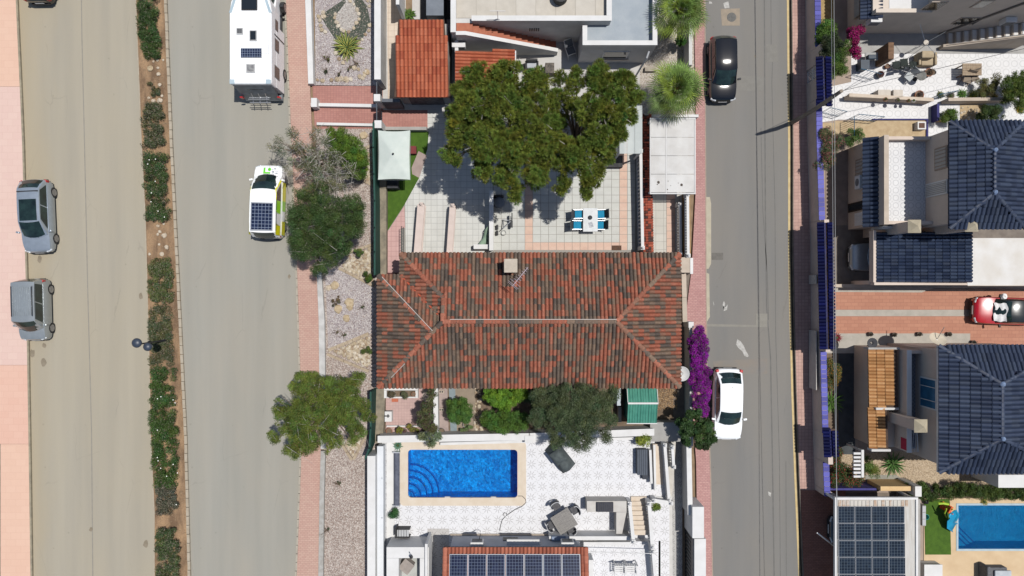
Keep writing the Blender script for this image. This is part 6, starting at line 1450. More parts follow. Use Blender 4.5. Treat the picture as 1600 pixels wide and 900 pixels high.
# pool: coping, basin, corner steps, water
pool = thing('swimming_pool', 'rectangular blue pool with curved corner steps on the star tiled terrace', 'swimming pool', ((poolL+poolR)/2, (poolB+poolT)/2, ZT))
COP = mat('cream_coping', sc(242,228,208), sc(234,217,194), 1.6, fine=.2, rough=.75)
a, b = P(625,790,ZT), P(822,690,ZT)
def round_rect(x0, y0, x1, y1, r, n=6):
    o = []
    for cx, cy, s0 in ((x1-r,y1-r,0),(x0+r,y1-r,1),(x0+r,y0+r,2),(x1-r,y0+r,3)):
        for k in range(n+1): t = (s0+k/n)*math.pi/2; o.append((cx+r*math.cos(t), cy+r*math.sin(t)))
    return o
inner = round_rect(poolL+.02, poolB+.02, poolR-.02, poolT-.02, .2)
nseg = len(inner)
outer = []
for (x, y) in inner:
    dx, dy = x-(poolL+poolR)/2, y-(poolB+poolT)/2; hx, hy = (b.x-a.x)/2, (b.y-a.y)/2
    k = min(hx/abs(dx) if dx else 9, hy/abs(dy) if dy else 9); outer.append(((a.x+b.x)/2+dx*k, (a.y+b.y)/2+dy*k))
outer = []
ox0, oy0, ox1, oy1 = a.x, a.y, b.x, b.y
outer = round_rect(ox0, oy0, ox1, oy1, .25)
m = MB(); z0, z1 = ZT+.001, ZT+.03
m.add([(x,y,z1) for x,y in inner]+[(x,y,z1) for x,y in outer]+[(x,y,z0) for x,y in outer]+[(x,y,ZT-.12) for x,y in inner], [(i,(i+1)%nseg,nseg+(i+1)%nseg,nseg+i)[::-1] for i in range(nseg)]+[(nseg+i,nseg+(i+1)%nseg,2*nseg+(i+1)%nseg,2*nseg+i)[::-1] for i in range(nseg)]+[(i,(i+1)%nseg,3*nseg+(i+1)%nseg,3*nseg+i) for i in range(nseg)])
m.build('coping', COP, pool)
def pooltile(name, a_, b_, c_):
    t = NT(name); w = t.n('ShaderNodeTexVoronoi'); w.inputs['Scale'].default_value = 7.5; t.l(t.coords(), w.inputs['Vector']); s_ = t.n('ShaderNodeSeparateColor'); t.l(w.outputs['Color'], s_.inputs[0])
    col = t.mix(s_.outputs[0], a_, b_); n = t.ramp(t.noise(t.coords(), 1.6, 5), .35, .65); col = t.mix(t.math('MULTIPLY', n, .45), col, c_)
    return t.fin(col, .35, .4)
BT = pooltile('ripple_light_mosaic', (.001,.2,.56,1), (.012,.46,.95,1), (.002,.16,.5,1)); BT2 = mat('dark_mosaic_line', (.005,.06,.3,1), (.01,.09,.38,1), 8, rough=.4)  # mottled mosaic blues also carry the ripple light of the water
ZB = ZT-1.35
m = MB(); x0, y0, x1, y1 = poolL, poolB, poolR, poolT
m.add([(x0,y0,ZB),(x1,y0,ZB),(x1,y1,ZB),(x0,y1,ZB),(x0,y0,ZT-.005),(x1,y0,ZT-.005),(x1,y1,ZT-.005),(x0,y1,ZT-.005)], [(0,1,2,3),(0,4,5,1),(1,5,6,2),(2,6,7,3),(3,7,4,0)]); m.build('basin', BT, pool)
for k, r in enumerate((1.75,1.42,1.08,.74,.40)):
    z = ZB + .22*(k+1); n = 14
    pts = [(x0+.003,y0+.003)] + [(x0+.003+r*math.cos(t*math.pi/2/n), y0+.003+r*math.sin(t*math.pi/2/n)) for t in range(n+1)]
    m = MB(); m.prism(pts, ZB+.002, z); st_ = m.build('pool_step', BT, pool)
    m = MB(); rim = [(x0+r*math.cos(t*math.pi/2/n), y0+r*math.sin(t*math.pi/2/n)) for t in range(n+1)]; rin = [(x0+(r-.08)*math.cos(t*math.pi/2/n), y0+(r-.08)*math.sin(t*math.pi/2/n)) for t in range(n+1)]
    m.add([(x,y,z+.006) for x,y in rin]+[(x,y,z+.006) for x,y in rim], [(i,n+1+i,n+2+i,i+1) for i in range(n)]); m.build('step_nosing', BT2, st_)
def water(name, tint, dens=.8, wave=6.0):
    t = NT(name); n1 = t.noise(t.coords((1,1.3,1)), wave, 3, .5); n2 = t.noise(t.coords((1,1,1)), wave*2.6, 3, .6)
    bp = t.n('ShaderNodeBump'); bp.inputs['Strength'].default_value = 1.0; bp.inputs['Distance'].default_value = .22; t.l(t.math('ADD', n1, t.math('MULTIPLY', n2, .45)), bp.inputs['Height'])
    tr = t.n('ShaderNodeBsdfTransparent'); tr.inputs[0].default_value = tint
    gl = t.n('ShaderNodeBsdfGlossy'); gl.inputs['Roughness'].default_value = .06; t.l(bp.outputs[0], gl.inputs['Normal'])
    fr = t.n('ShaderNodeFresnel'); fr.inputs[0].default_value = 1.33; t.l(bp.outputs[0], fr.inputs['Normal'])
    mx = t.n('ShaderNodeMixShader'); t.l(fr.outputs[0], mx.inputs[0]); t.l(tr.outputs[0], mx.inputs[1]); t.l(gl.outputs[0], mx.inputs[2]); t.l(mx.outputs[0], t.t.nodes['Material Output'].inputs[0]); return t.m
m = MB(); m.grid(lambda s_, t_: (lerp(x0,x1,s_), lerp(y0,y1,t_), ZT-.1), 20, 10); m.build('water', water('pool_water', (.55,.88,.97,1)), pool, smooth=True)
for u in (699,771): m = MB(); p = P(u,775,ZT); m.box(p.x-.16,poolB+.002,ZT-.2,p.x+.16,poolB+.06,ZT-.02); m.build('skimmer', WHITE2, pool)
# roller cover and plants at its ends
t = thing('pool_cover_roller', 'dark grey pool cover roller along the left side of the pool', 'cover roller', P(620,747,ZT)); a, b = P(620,706,ZT+.25), P(620,789,ZT+.25)
m = MB(); m.tube([(a.x,a.y,ZT+.25),(b.x,b.y,ZT+.25)], .17, 14); m.build('roll', mat('grey_roll', sc(112,116,130), sc(92,96,110), 4), t, smooth=True)
for p in (a, b): m = MB(); m.box(p.x-.2,p.y-.03,ZT,p.x+.2,p.y+.03,ZT+.45); m.build('stand', CHROME, t)
rosette('potted_palm', 'blue green spiky plant at the upper end of the pool roller', 'plant', 620, 698, ZT+.4, .36, 18, (.08,.16,.1), (.1,.2,.14), 3, .05, z0=ZT)
pot(616,800,.2,.35,CL[2],'round dark green potted bush at the lower end of the pool roller',(2200,.36,(.03,.09,.025),.06),ZT)
# walls round the terrace
wall('boundary_wall', 'broad white outer wall along the gravel left of the pool terrace', [(583,702),(583,990),(595,990),(595,702)], 0, 1.7, WHITE2)
wall('boundary_wall', 'inner white wall strip with two small fittings left of the pool terrace', [(595.5,690),(595.5,990),(605,990),(605,690)], 0, 1.25, mat('white_paint_cool', sc(244,247,250), sc(236,240,244), 2, fine=.1))
for v in (747,809): m = MB(); c = P(597,v,1.26); m.lathe(c.x,c.y,[(.04,1.25),(.04,1.29)],8); tag(m.build('wall_light', CHROME), 'small round fitting on the white wall left of the pool, ' + ('upper' if v < 780 else 'lower') + ' one', 'fitting')
platform([(604,690),(604,990),(616,990),(616,690)], ZT, ZT+.1, WHITE2, 'terrace_step')
wall('garden_wall', 'white wall between the back garden and the pool terrace, left half', [(597,675),(597,684),(826,680),(826,671)], 0, 1.2, WHITE, cop=.05, copm=WHITE2)
wall('garden_wall', 'white wall between the back garden and the pool terrace, right half under the olive tree', [(826.5,671),(826.5,680),(1015,673),(1015,664)], 0, 1.2, WHITE, cop=.05, copm=WHITE2)
wall('terrace_wall', 'low white kerb wall at the top of the pool terrace', [(690,687),(690,691),(1010,682),(1010,678)], ZT, ZT+.3, WHITE2)
tag(MB().pb(820,681,834,692,0,1.3).build('wall_pillar', WHITE2), 'small white pillar near the upper right corner of the pool', 'pillar')
platform([(822,682),(822,690),(616,694),(616,688)], ZT, ZT+.012, COP, 'terrace_strip')
# covered barbecue, chest, potted plant
gr = thing('covered_barbecue', 'dark grey covered barbecue standing askew under the olive tree', 'covered barbecue', P(875,714,ZT), rz=-.9)
m = MB(); m.grid(lambda s_, t_: ((s_-.5)*1.95*(1-.1*abs(2*t_-1)), (t_-.5)*.95, ZT*0 + .98*(1-abs(2*s_-1)**5)*(1-abs(2*t_-1)**4)*(1+.05*math.sin(9*s_)) + .0), 18, 10); m.build('cover', mat('barbecue_cover', sc(96,104,104), sc(74,82,84), 4, rough=.8, bump=.4, bscale=10), gr, smooth=True, local=True)
m = MB(); m.grid(lambda s_, t_: (-.3+.8*(s_-.5), (t_-.5)*.7, .98+.22*(1-abs(2*s_-1)**3)*(1-abs(2*t_-1)**4)), 10, 8); m.build('hood_bulge', MATS['barbecue_cover'], gr, smooth=True, local=True)
ck = thing('storage_chest', 'dark grey slatted storage chest beside the stairs of the pool terrace', 'chest', P(1003,722,ZT)); a, b = P(996,703,ZT+.6), P(1012,742,ZT+.6)
m = MB(); m.box(a.x,b.y,ZT,b.x,a.y,ZT+.54); m.build('box', mat('chest_grey', sc(84,92,104), sc(74,82,94), 4, rough=.6), ck)
for k in range(5): x0_, x1_ = lerp(a.x,b.x,k/5), lerp(a.x,b.x,(k+1)/5)-.015; m = MB(); m.box(x0_,b.y-.02,ZT+.541,x1_,a.y+.02,ZT+.59); m.build('lid_slat', MATS['chest_grey'], ck)
pot(1003,688,.24,.4,CL[1],'dark pot with a yellow green croton plant above the storage chest',(900,.5,(.17,.2,.03),.13),ZT)
tag(MB().pb(1004,742,1012,749,ZT,ZT+.35).build('watering_can', mat('dark_plastic', (.04,.045,.055,1))), 'small dark bucket below the storage chest', 'bucket')
# right-hand stairs 1
TREAD = mat('cream_tread', sc(242,226,206), sc(232,214,192), 3, fine=.2)
def stair(label, u0, u1, v0, v1, n, z0, z1, du=0.0, strings=None):
    t = thing('garden_stairs', label, 'stairs', P((u0+u1)/2,(v0+v1)/2,ZT))
    for k in range(n):
        f0, f1 = k/n, (k+1)/n; z = lerp(z0,z1,(k+1)/n); va, vb = lerp(v0,v1,f0), lerp(v0,v1,f1); s0 = du*f0
        m = MB(); m.pp([(u0+s0,va),(u1+s0,va),(u1+s0,vb),(u0+s0,vb)], z-.22 if z-.22 > .3 else .3, z, z); m.build('tread', TREAD, t)
    return t
s1 = stair('cream stairs climbing from the pool terrace towards the street gate', 1021, 1036, 757, 694, 9, ZT, ZT+.32, -1)
wall('stair_wall', 'white stringer wall left of the upper terrace stairs', [(1016,690),(1018,760),(1021,760),(1019.5,690)], 0, ZT+.38, WHITE2)
balustrade('white sloping balustrade left of the upper terrace stairs', (1013.5,700), (1015.5,752), ZT, .5, .14, 14, posts=False)
balustrade('white sloping balustrade right of the upper terrace stairs', (1035.5,692), (1042,776), ZT+.32, .6, .17, 20, z1=ZT+.02)
platform([(1016,660),(1016,690),(1064,690),(1064,660)], 0, ZT+.33, mat('grey_landing', sc(190,188,184), sc(176,174,170), 2, fine=.25), 'landing')
platform([(1036,690),(1041,760),(1050,776),(1052,760),(1056,690)], ZT, ZT+.02, mat('pale_slabs', sc(228,222,212), sc(214,208,198), 2, fine=.25), 'terrace_floor')
balustrade('short white balustrade beside the shaded landing steps', (1046,694), (1048,724), ZT, .8, .16, 7)
platform([(1046,690),(1046,990),(1066,990),(1066,690)], 0, .04, star('star_tiles_path', sc(196,194,190), sc(110,108,106), .5), 'path')
platform([(1044,745),(1046,990),(1052,990),(1050,745)], 0, .06, mat('pale_edge', sc(224,222,218), sc(214,212,208), 2), 'path')
wall('boundary_wall', 'white street wall along the lower right path', [(1064,690),(1066,792),(1072,792),(1070,690)], 0, 1.4, WHITE, cop=.05, copm=WHITE2)
tag(MB().pb(1082,792,1100,841,0,1.9).build('gate_pillar', WHITE2), 'upper white rendered gate block at the street', 'gate pillar')
tag(MB().pb(1085,842,1103,960,0,1.8).build('gate_pillar', WHITE2), 'lower white rendered gate block at the street by the black slatted gate', 'gate pillar')
gt = thing('slatted_gate', 'black slatted metal gate beside the lower white gate block', 'gate', P(1074,880,0))
for k in range(16): m = MB(); p = P(1070,828+6*k,0); m.obox((p.x,p.y,.9),(.016,.07,.8),.3); m.build('slat', IRON, gt)
for z in (.15,1.6): m = MB(); a, b = P(1070,826,0), P(1070,925,0); m.box(a.x-.03,a.y,z,a.x+.03,b.y,z+.06); m.build('rail', IRON, gt)
m = MB(); m.pp([(1075,826),(1082,826),(1083,940),(1076,940)], 0, .02, 0); struct('path', m, pavers('gate_slats_floor', sc(214,190,184), sc(204,178,172), sc(120,100,100), .3, .14, 0, msize=.2))
# barbecue counter
bq = thing('masonry_counter', 'L shaped cream masonry barbecue counter with a black grill', 'counter', P(945,800,ZT))
ZC = ZT+.95; CT = mat('counter_stone', sc(226,222,214), sc(214,208,200), 2, fine=.25)
m = MB(); m.pp([(917,783),(979,783),(979,800),(917,800)], ZT, ZC); m.build('counter_long', CT, bq)
m = MB(); m.pp([(963,800.3),(979,800.3),(972,834),(963,834)], ZT, ZC-.004); m.build('counter_side', CT, bq)
m = MB(); m.pb(932,785,958.5,800,ZC+.002,ZC+.12); m.build('grill', mat('black_grill', (.012,.013,.022,1), (.022,.024,.036,1), 6, rough=.4), bq, bevel=.02)
m = MB()
for k in range(7): m.pb(934+3.4*k,786.5,935.2+3.4*k,798.5,ZC+.121,ZC+.135)
m.build('grill_bars', IRON, bq, kind='stuff')
# round table with four chairs
rt = thing('terrace_table', 'square weathered grey table set askew among dark chairs', 'table', P(880,808,ZT), rz=.55)
GW = mat('weathered_wood', sc(168,164,158), sc(146,142,138), 2.5, stretch=(1,8,1), fine=.3)
for k in range(8): m = MB(); m.box(-.6+.15*k,-.58,.70,-.455+.15*k,.58,.735); m.build('table_slat', GW, rt, local=True)
for x in (-.44,.44):
    for y in (-.4,.4): m = MB(); m.box(x-.03,y-.03,.0,x+.03,y+.03,.695); m.build('leg', TRIM, rt, local=True)
def terrace_chair(u, v, rz, lb):
    p = P(u,v,ZT+.4); t = thing('terrace_chair', lb, 'chair', (p.x,p.y,ZT), 'dark chairs round the weathered table', rz)
    m = MB(); m.box(-.24,-.22,.40,.24,.24,.45); m.build('seat', mat('dark_wicker', (.05,.05,.055,1), (.09,.09,.095,1), 14), t, local=True, bevel=.03)
    m = MB(); m.grid(lambda s_, q: (.29*math.sin((s_-.5)*3.6), -.08-.22*math.cos((s_-.5)*3.0), lerp(.42,.84,q)), 10, 3); o = m.build('backrest', MATS['dark_wicker'], t, local=True, smooth=True); w = o.modifiers.new('thickness','SOLIDIFY'); w.thickness = .04
    m = MB(); m.tube([(.29*math.sin((s_/10-.5)*3.6), -.08-.22*math.cos((s_/10-.5)*3.0), .85) for s_ in range(11)], .022, 6); m.build('top_rail', CHROME, t, local=True)
    for x in (-.2,.2):
        for y in (-.18,.2): m = MB(); m.tube([(x,y,0),(x,y,.4)], .018, 6); m.build('leg', TRIM, t, local=True)
for a_ in ((868.5,790,.55+D,'upper left chair at the weathered table'),(898,796.5,.55+D/2,'upper right chair at the weathered table'),(862,819.5,.55+1.5*D,'lower left chair at the weathered table'),(891.5,826,.55,'lower right chair at the weathered table')): terrace_chair(*a_)
# hose on the tiles
m = MB(); pts = [(809,775),(816,775),(821,780),(822,785),(816,791),(805,796),(795,803),(791,806),(792,802),(788,801),(786,805),(790,807),(785,812),(782,822),(781,829)]; m.tube([P(u,v,ZT+.04) for u, v in pts], .018, 5); tag(m.build('hose', mat('dark_hose', (.06,.06,.06,1))), 'thin dark hose curling from the pool corner to the house wall', 'hose')
# lower stairs with balustrades
stair('cream stairs beside the masonry counter leading to the upper terrace', 986, 1011, 776, 836, 8, ZT, ZT+.9, 3)
balustrade('sloping white balustrade between counter and lower stairs', (980,780), (986,838), ZT+.1, .85, .2, 15, z1=ZT+.75)
balustrade('sloping white balustrade right of the lower stairs', (1010,780), (1015,846), ZT+.1, .85, .2, 16, z1=ZT+.75)
balustrade('white balustrade along the edge of the terrace above the lower path', (1018,776), (1044,780), ZT, .75, .2, 8)
platform([(912,846),(912,990),(1022,990),(1022,846)], ZT, ZT+.6, star('star_tiles_upper', sc(243,243,245), sc(164,160,158), .58), 'upper_terrace')
balustrade('white balustrade right of the upper terrace with the two white chairs', (1016,852), (1022,925), ZT+.6, .85, .18, 18)
pot(1023,790,.22,.3,CL[0],'terracotta pot with a leafy green plant beside the lower stairs',(500,.36,(.1,.15,.025),.12),ZT*0+.06)
m = MB(); m.pb(1029,845,1032,960,.06,.5); tag(m.build('red_plank', mat('red_paint_board', sc(190,90,80), sc(176,80,70), 4)), 'narrow red board standing beside the lower balustrade', 'board')
def slat_chair(u, v, lb):
    p = P(u,v,ZT+1.0); t = thing('slatted_chair', lb, 'chair', (p.x,p.y,ZT+.61), 'white slatted chairs on the upper terrace'); wm = WHITE2
    for k in range(5): m = MB(); m.box(-.27,-.25+.11*k,.40,.27,-.17+.11*k,.43); m.build('seat_slat', wm, t, local=True)
    for k in range(4): m = MB(); m.box(-.24+.13*k,.31,.45,-.15+.13*k,.34,.9); m.build('back_slat', wm, t, local=True)
    for x in (-.3,.3): m = MB(); m.box(x-.03,-.28,.60,x+.03,.36,.64); m.build('armrest', wm, t, local=True); m = MB(); m.box(x-.025,-.26,0,x+.025,-.21,.6); m.build('leg', wm, t, local=True); m = MB(); m.box(x-.025,.3,0,x+.025,.35,.92); m.build('leg', wm, t, local=True)
slat_chair(968,888,'left white slatted chair on the upper terrace'); slat_chair(986,888,'right white slatted chair on the upper terrace')
# the house
sh2 = thing('solar_roofed_house', 'house at the lower edge with terracotta tiles and a row of seven solar panels', 'house', P(805,900,0))
ZH = 3.3; yN = P(0,855,ZH).y; xW, xE = P(693,855,ZH).x, P(918,855,ZH).x
m = MB(); m.box(xW+.3,yN-3.9,0,xE-.3,yN-.3,ZH-.02); wl = m.build('wall', mat('blue_white_wall', sc(222,224,230), sc(210,212,218), 1.6, fine=.15), sh2)
rf = bpy.data.objects.new('roof', None); C.objects.link(rf); rf.parent = sh2; rf.location = Vector((0,0,ZH)) - Vector((sh2.location.x*0,0,0))
TT = [tone(190,116,92), tone(180,108,86), tone(200,126,102), tone(172,104,84)]
T3 = TileRoof(rf, .21, .42, .09, TT, pick([0,1,2,3], 5), attrmat('terracotta', .85, .2, .35, 14), 300, ridge_r=.14)
sl = .24
T3.face([(xW,yN,ZH),(xE,yN,ZH),(xE,yN-4,ZH+4*sl),(xW,yN-4,ZH+4*sl)]); 
T3.ridge((xW+.1,yN,ZH+.02), (xW+.1,yN-4,ZH+4*sl+.02)); T3.ridge((xE-.1,yN,ZH+.02), (xE-.1,yN-4,ZH+4*sl+.02)); T3.finish()
PC1 = solar('solar_cells_house', .16, .16, .05, (.005,.008,.022,1), (.13,.16,.22,1))
for k in range(7):
    zr = ZH+.45; a = P(702+29.4*k,868,zr); b = P(730.5+29.4*k,900,zr); y0_, y1_ = a.y, a.y-1.75; za = ZH+.19+(yN-y0_)*sl; zb_ = ZH+.19+(yN-y1_)*sl
    m = MB(); m.add([(a.x,y0_,za),(b.x,y0_,za),(b.x,y1_,zb_),(a.x,y1_,zb_),(a.x,y0_,za-.04),(b.x,y0_,za-.04),(b.x,y1_,zb_-.04),(a.x,y1_,zb_-.04)], [(3,2,1,0),(4,5,6,7),(0,1,5,4),(1,2,6,5),(2,3,7,6),(3,0,4,7)]); f = m.build('solar_panel', mat('alu_frame', sc(182,187,194), rough=.5, metal=.2), sh2)
    m = MB(); e = .03; m.add([(a.x+e,y0_-e,za-e*sl*-1+.004),(b.x-e,y0_-e,za+e*sl+.004),(b.x-e,y1_+e,zb_-e*sl+.004),(a.x+e,y1_+e,zb_-e*sl+.004)], [(3,2,1,0)]); m.build('cells', PC1, f)
def n_wall_box(name, u0, u1, v, z0, z1, depth, mm, parent, **k):
    a, b = P(u0,v,z1), P(u1,v,z1); q = MB(); yw = yN-.3; q.box(a.x,yw+.003,z0,b.x,yw+depth,z1); return q.build(name, mm, parent, **k)
n_wall_box('awning', 792, 843, 843, 2.0, 2.12, .3, WHITE2, sh2); n_wall_box('window', 786, 809, 830, 1.0, 1.5, .05, mat('shutter_grey', sc(170,166,160), sc(120,118,114), 14), wl)
n_wall_box('window', 911, 933, 832, 1.0, 1.5, .05, MATS['shutter_grey'], wl); n_wall_box('skirting', 703, 985, 828, ZT, ZT+.15, .08, CREAM, sh2)
for u, v, lb in ((745,851,'white outdoor air conditioner on the shaded wall at the left of the solar house'),(887,851,'white outdoor air conditioner near the right end of the solar house')):
    t = thing('air_conditioner', lb, 'air conditioner', (P(u,v,2.6).x, yN, 2.1)); a, b = P(u-10,v,2.7), P(u+10,v,2.7)
    m = MB(); m.box(a.x,yN-.26,2.1,b.x,yN+.06,2.75); m.build('casing', WHITE2, t, bevel=.02); m = MB(); m.box(a.x+.08,yN+.062,2.17,b.x-.08,yN+.07,2.68); m.build('grille', MATS['grille_grey'], t)
    m = MB(); m.tube([((a.x+b.x)/2+.1,yN+.03,2.7),((a.x+b.x)/2+.15,yN+.12,1.6),((a.x+b.x)/2+.1,yN+.05,.8)], .025, 5); m.build('pipe', TRIM, t)
wall('parapet', 'long low white parapet beside the lower stairs at the end of the solar house', [(858,838),(985,838),(985,844),(858,844)], 0, 1.5, WHITE2, 'parapet', 1.5)
wall('parapet', 'second white parapet just below the first beside the lower stairs', [(912,847),(985,847),(985,852),(912,852)], 0, 1.35, WHITE2, 'parapet', 1.35)
tag(MB().pb(862,838.5,884,845,1.5,1.62).build('planter_box', mat('blue_grey_box', sc(150,164,186), sc(136,150,172), 3)), 'blue grey window box on the long white parapet', 'planter box')
m = MB(); m.tube([P(914,862,2.2),P(1025,865,2.2)], .02, 5); tag(m.build('awning_pole', WHITE2), 'thin white pole stretched across the upper terrace', 'pole')
wall('side_wall', 'narrow white wall top right of the terracotta roof', [(920,875),(920,990),(927,990),(927,875)], ZT, 2.2, WHITE2, zr=2.2)
# white block with sunken court at the lower left
wb_ = thing('white_annex', 'white flat block with a sunken court at the lower left of the pool house', 'annex', P(640,890,0)); ZX = 2.3
for q in ((604,855,670,872),(604,872.3,623,990),(656,872.3,670,990)): m = MB(); m.pb(*q,0,ZX); m.build('wall', WHITE2, wb_)
m = MB(); m.pb(623.3,872.6,655.7,990,0,1.3,ZX); m.build('court_floor', mat('court_floor', sc(212,214,208), sc(196,198,192), 2, fine=.25), wb_)
t = thing('crate', 'grey brown crate standing tilted in the sunken court', 'crate', P(637,880,1.3), rz=.9); m = MB(); m.box(-.32,-.32,0,.32,.32,.5); m.build('box', mat('crate_grey', sc(176,166,158), sc(160,150,142), 4), t, local=True, bevel=.015); m = MB(); m.box(-.34,-.34,.502,.34,.34,.54); m.build('lid', MATS['crate_grey'], t, local=True)
wall('annex_wall', 'white wall strip right of the sunken court', [(664,850),(664,990),(668,990),(668,850)], 0, 2.5, WHITE2, zr=2.5)
t = thing('garden_bench', 'grey slatted bench against the white wall below the potted bush', 'bench', P(629,834,ZT))
for k in range(5): m = MB(); m.pb(619+4.1*k,827,622.4+4.1*k,840,ZT+.42,ZT+.46); m.build('seat_slat', mat('bench_grey', sc(206,208,210), sc(190,192,194), 4), t)
m = MB(); m.pb(617,826,619,841,ZT,ZT+.85); m.build('backrest', TRIM, t)
for v in (827,839.5): m = MB(); m.pb(619,v,640,v+1,ZT,ZT+.6); m.build('armrest', TRIM, t)
ow = thing('outdoor_shower', 'dark outdoor shower head with a tapered cover beside the grey bench', 'shower', P(651,848,ZT))
m = MB(); a = P(651,850,ZT); m.tube([(a.x,a.y,ZT),(a.x,a.y,ZT+2.0),(a.x-.1,a.y+.25,ZT+2.1)], .03, 8); m.build('pipe', CHROME, ow); m = MB(); m.lathe(a.x,a.y+.1,[(.3,ZT+.9),(.05,ZT+1.7)],12); m.build('cover', mat('shower_cover', sc(176,170,164), sc(140,136,132), 3), ow); m = MB(); m.lathe(a.x-.02,a.y+.02,[(.09,ZT+2.02),(.1,ZT+2.1),(.02,ZT+2.14)],10); m.build('head', TRIM, ow)
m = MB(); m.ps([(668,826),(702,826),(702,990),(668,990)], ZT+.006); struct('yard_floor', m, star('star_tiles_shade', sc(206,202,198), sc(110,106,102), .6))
# ============================================================ RIGHT-HAND SIDE OF THE STREET
NAVY = [tone(58,70,95), tone(50,62,87), tone(66,78,101), tone(44,55,78), tone(62,72,92)]
DEEP = [tone(18,24,88,.8), tone(15,20,76,.8), tone(22,28,98,.8), tone(14,17,68,.8)]
GLZ = attrmat('glazed_navy_clay', .55, .4, .35, 14); GLZ2 = attrmat('glazed_deep_blue', .5, .3, .25, 14)
WALLM = mat('pinkish_grey_render', sc(240,222,208), sc(226,208,194), 1.5, fine=.25)
BLT = attrmat('blue_violet_tile', .6, .3, .25, 20)
gE = MB(); gE.ps(strip(PH, [(-90,1700),(770,1700)], -90, 770, 5, 0), .003); gE.ps(strip(PH, [(770,1446),(990,1446)], 770, 990, 5, 0), .003); struct('yard_floor', gE, mat('east_yard', sc(196,176,160), sc(178,160,144), 1.2, fine=.35))
def street_wall(label, v0, v1, z, coping=True):
    t = MB(); t.pp(strip(PH, PH, v0, v1, 0, 7), 0, z, 0); o = tag(t.build('street_wall', WALLM), label, 'wall', 'walls along the right pavement')
    if coping:
        m = MB(); n = int((v1-v0)/6.6)
        for k in range(n):
            va, vb = v0+(v1-v0)*k/n, v0+(v1-v0)*(k+.93)/n; m.cur = random.choice([tone(92,92,186), tone(82,82,174), tone(102,102,196), tone(74,74,160)])
            a, b = P(interp(PH,va),va,0), P(interp(PH,vb),vb,0); m.box(a.x-.05, b.y, z+.002, a.x+.30, a.y, z+.05)
        m.build('coping_tile_row', BLT, o, kind='stuff')
    return o
for v0, v1, z, cp_, lb in ((-90,87,1.5,1,'uppermost stretch of street wall with violet blue tile coping'),(87.3,112,2.1,0,'taller stretch of street wall under the upper navy tiled canopy'),(133,165,2.1,0,'short stretch of street wall between the upper gate and the pole'),
        (165.3,348,1.5,1,'low street wall with violet blue coping below the telegraph pole'),(348.3,545,2.1,0,'tall street wall under the long navy tiled canopy'),(545.3,669,1.5,1,'low street wall with violet blue coping beside the orange flowered shrub'),(669.3,712,2.1,0,'tall street wall under the lowest navy tiled canopy'),(712.3,764,1.5,1,'lowest stretch of street wall with violet blue coping at the red flowered bush')):
    street_wall(lb, v0, v1, z, cp_)
gt = thing('pedestrian_gate', 'white barred pedestrian gate in the street wall under the upper navy canopy', 'gate', P(1261,122,0))
for k in range(8): m = MB(); p = P(1261,113.5+2.6*k,0); m.box(p.x-.02,p.y-.02,.05,p.x+.02,p.y+.02,1.6); m.build('bar', WHITE2, gt)
for z in (.1,.8,1.55): m = MB(); a, b = P(1261,112.5), P(1261,132.5); m.box(a.x-.025,b.y,z,a.x+.025,a.y,z+.05); m.build('rail', WHITE2, gt)
def wall_canopy(label, v0, v1, l0, r0, l1, r1, z=2.25):
    t = thing('tiled_canopy', label, 'canopy', P((l0+r0)/2,(v0+v1)/2,z-.1), 'navy tiled canopies over the street wall'); rf = bpy.data.objects.new('roof', None); C.objects.link(rf); rf.parent = t
    T = TileRoof(rf, .19, .36, .085, DEEP, pick([0,1,2,3], v0), GLZ2, 150, ridge_r=.07, ridge_l=.3)
    zr = z+.14; ml, mr = (l0+r0)/2, (l1+r1)/2
    T.face([RZ(l0,v0,z),RZ(ml,v0,zr),RZ(mr,v1,zr),RZ(l1,v1,z)], th=.06); T.face([RZ(ml,v0,zr),RZ(r0,v0,z),RZ(r1,v1,z),RZ(mr,v1,zr)], th=.06); T.ridge(RZ(ml,v0,zr), RZ(mr,v1,zr), .02); T.finish()
wall_canopy('upper navy tiled canopy over the street wall behind the telegraph pole', 90, 165, 1275,1296,1277,1298); wall_canopy('longest navy tiled canopy over the street wall opposite the main house', 348, 545, 1277,1299,1281,1303); wall_canopy('short navy tiled canopy over the street wall near the red flowered bush', 670, 712, 1286,1306,1288,1308)
for v, w in ((437,14),(560,90)):
    m = MB(); a = P(1263,v); m.box(a.x-.05,a.y-w/52,.2,a.x+.0,a.y+w/52,1.2); tag(m.build('meter_box', mat('meter_grey', sc(214,208,200), sc(200,194,188), 3)), 'grey meter cupboard set in the tall street wall' if w < 20 else 'long pale cupboard panel on the low street wall', 'meter box')
